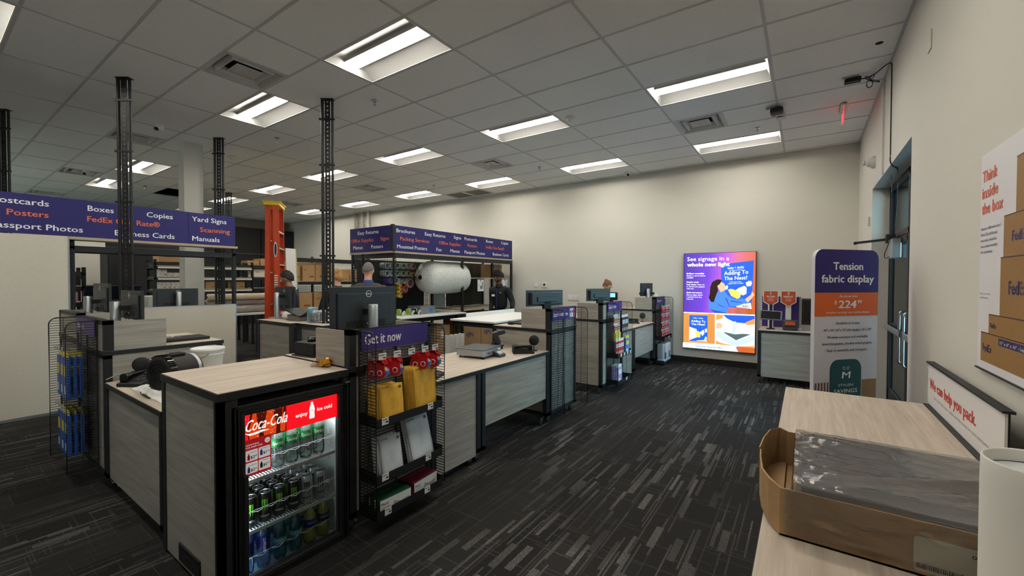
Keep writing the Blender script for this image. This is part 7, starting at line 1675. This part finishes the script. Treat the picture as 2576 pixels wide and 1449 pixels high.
for k, (cx, num, word, s_) in enumerate(((3.515, '1', 'SCAN', ['Your QR code', 'or barcode to', 'start printing']), (3.755, '2', 'PRINT', ['your label', 'and/or', 'receipt']))):
    t = thing('arrow_sign', 'orange arrow sign with white border numbered %s, reading %s' % (num, word), 'sign', (cx, 5.62, .812), group='orange arrow signs')
    part('post', MB().box(cx - .038, cx + .038, 5.622, 5.634, .813, 1.25), PAPER, t)
    P = [(-.105, 1.225), (-.105, 1.41), (.105, 1.41), (.105, 1.225), (.0, 1.155)]
    bd = part('board', MB().prism([(cx + a, b_) for a, b_ in P], ((0, 5.622, 0), (1, 0, 0), (0, 0, 1)), .010), PAPER, t)
    part('orange_face', MB().face([(cx + a * .9, 1.30 + (b_ - 1.30) * .9) for a, b_ in P], ((0, 5.612, 0), (1, 0, 0), (0, 0, 1)), .0008), OSG, bd)
    F_ = ((0, 5.611, 0), (1, 0, 0), (0, 0, 1))
    g = MB().text(num, F_, cx, 1.345, .046, bold=.05, align='c').text(word, F_, cx, 1.302, .026, w=.11 if k == 0 else .125, bold=.05, align='c')
    for q, s in enumerate(s_): g.text(s, F_, cx, 1.278 - q * .018, .010, w=.08, align='c', bold=.02)
    part('lettering', g, INKW, bd)
t = thing('tablet_stand', 'tablet in a grey frame on a black pole stand, front of the kiosk', 'tablet', (3.535, 5.33, .812))
part('foot', MB().lathe((3.535, 5.33, .812), [(.06, 0), (.06, .012), (.03, .018)], 20), BLACKM, t)
part('pole', MB().cyl((3.535, 5.34, .82), .02, .31, n=14).box(3.515, 3.555, 5.335, 5.365, 1.07, 1.20, .005), BLACKM, t)
b = MB(); b.obox((3.535, 5.31, 1.03), (.15, .014, .075), 0, -.35, .03, .008); tb = part('tablet_frame', b, mat('tablet_grey', (118, 118, 120), .45), t)
part('screen', MB().obox((3.535, 5.2945, 1.0355), (.128, .003, .060), 0, -.35, .03), BLACKG, tb)
t = thing('receipt_printer', 'dark grey label printer with an orange panel on the kiosk', 'printer', (3.79, 5.36, .812))
part('case', MB().box(3.69, 3.89, 5.26, 5.46, .813, .965, .02), DARKG, t)
part('orange_panel', MB().box(3.725, 3.855, 5.256, 5.261, .895, .945), OSG, t)
part('paper_slot', MB().box(3.72, 3.86, 5.256, 5.262, .875, .882), BLACKG, t)
t = thing('storage_box', 'black cabinet with a grey base panel at the right end of the kiosk', 'cabinet', (4.1, 5.5, .812))
part('case', MB().box(3.93, 4.36, 5.36, 5.75, .905, 1.29, .006), BLACKM, t); part('base_panel', MB().box(3.935, 4.355, 5.365, 5.74, .812, .905), mat('base_grey', (150, 152, 150), .6), t); part('door_recess', MB().box(3.96, 4.33, 5.355, 5.361, .95, 1.25), BLACKG, t)
# ------------------------------------------------------------------ back wall fittings
def plate(name, lab, cat, x0, x1, z0, z1, d=.02, grp=None):
    t = thing(name, lab, cat, ((x0 + x1) / 2, YB, (z0 + z1) / 2), group=grp); part('cover', MB().box(x0, x1, YB - d, YB - .0005, z0, z1, .004), WHITE, t); return t
t = plate('thermostat', 'white thermostat with dark screen on the back wall above the registers', 'thermostat', -1.12, -.99, 1.40, 1.515, .025); part('screen', MB().box(-1.085, -1.025, YB - .027, YB - .024, 1.435, 1.49), mat('lcd_dark', (60, 70, 60), .3), t)
t = plate('wall_sensor', 'small white sensor left of the thermostat', 'sensor', -1.33, -1.25, 1.41, 1.50, .03); part('button', MB().lathe((-1.29, YB - .03, 1.455), [(.02, 0), (.018, -.008)], 14, 'y'), WHITE, t)
t = plate('light_switch', 'four-gang white light switch plate on the back wall', 'switch', -.455, -.17, 1.115, 1.235, .01)
for k in range(4): part('rocker', MB().box(-.435 + k * .065, -.40 + k * .065, YB - .015, YB - .009, 1.14, 1.21, .003), WHITE, t)
t = plate('junction_box', 'white junction box low on the back wall beside the dark monitor', 'box', -.71, -.605, .965, 1.08, .05); part('knockout', MB().lathe((-.655, YB - .05, 1.02), [(.02, 0), (.018, -.004)], 14, 'y'), WHITE, t)
t = plate('card_reader', 'small white box on the back wall above the last tower', 'box', 1.50, 1.58, 1.23, 1.305, .04); part('face', MB().box(1.515, 1.565, YB - .043, YB - .039, 1.245, 1.29), PAPER, t)
for k, (x, lb) in enumerate(((-8.25, 'leftmost of three white pipes high on the back wall'), (-7.85, 'middle of three white pipes high on the back wall'), (-7.55, 'rightmost of three white pipes high on the back wall'))):
    solo('wall_pipe', MB().cyl((x, YB - .09, 2.3), .045, H - 2.3 - .002, n=14).cyl((x, YB - .09, 3.3), .055, .06, n=14).box(x - .02, x + .02, YB - .05, YB - .0005, 3.3, 3.36), WALLP, lb, 'pipe', (x, YB - .09, 2.3), 'white wall pipes')
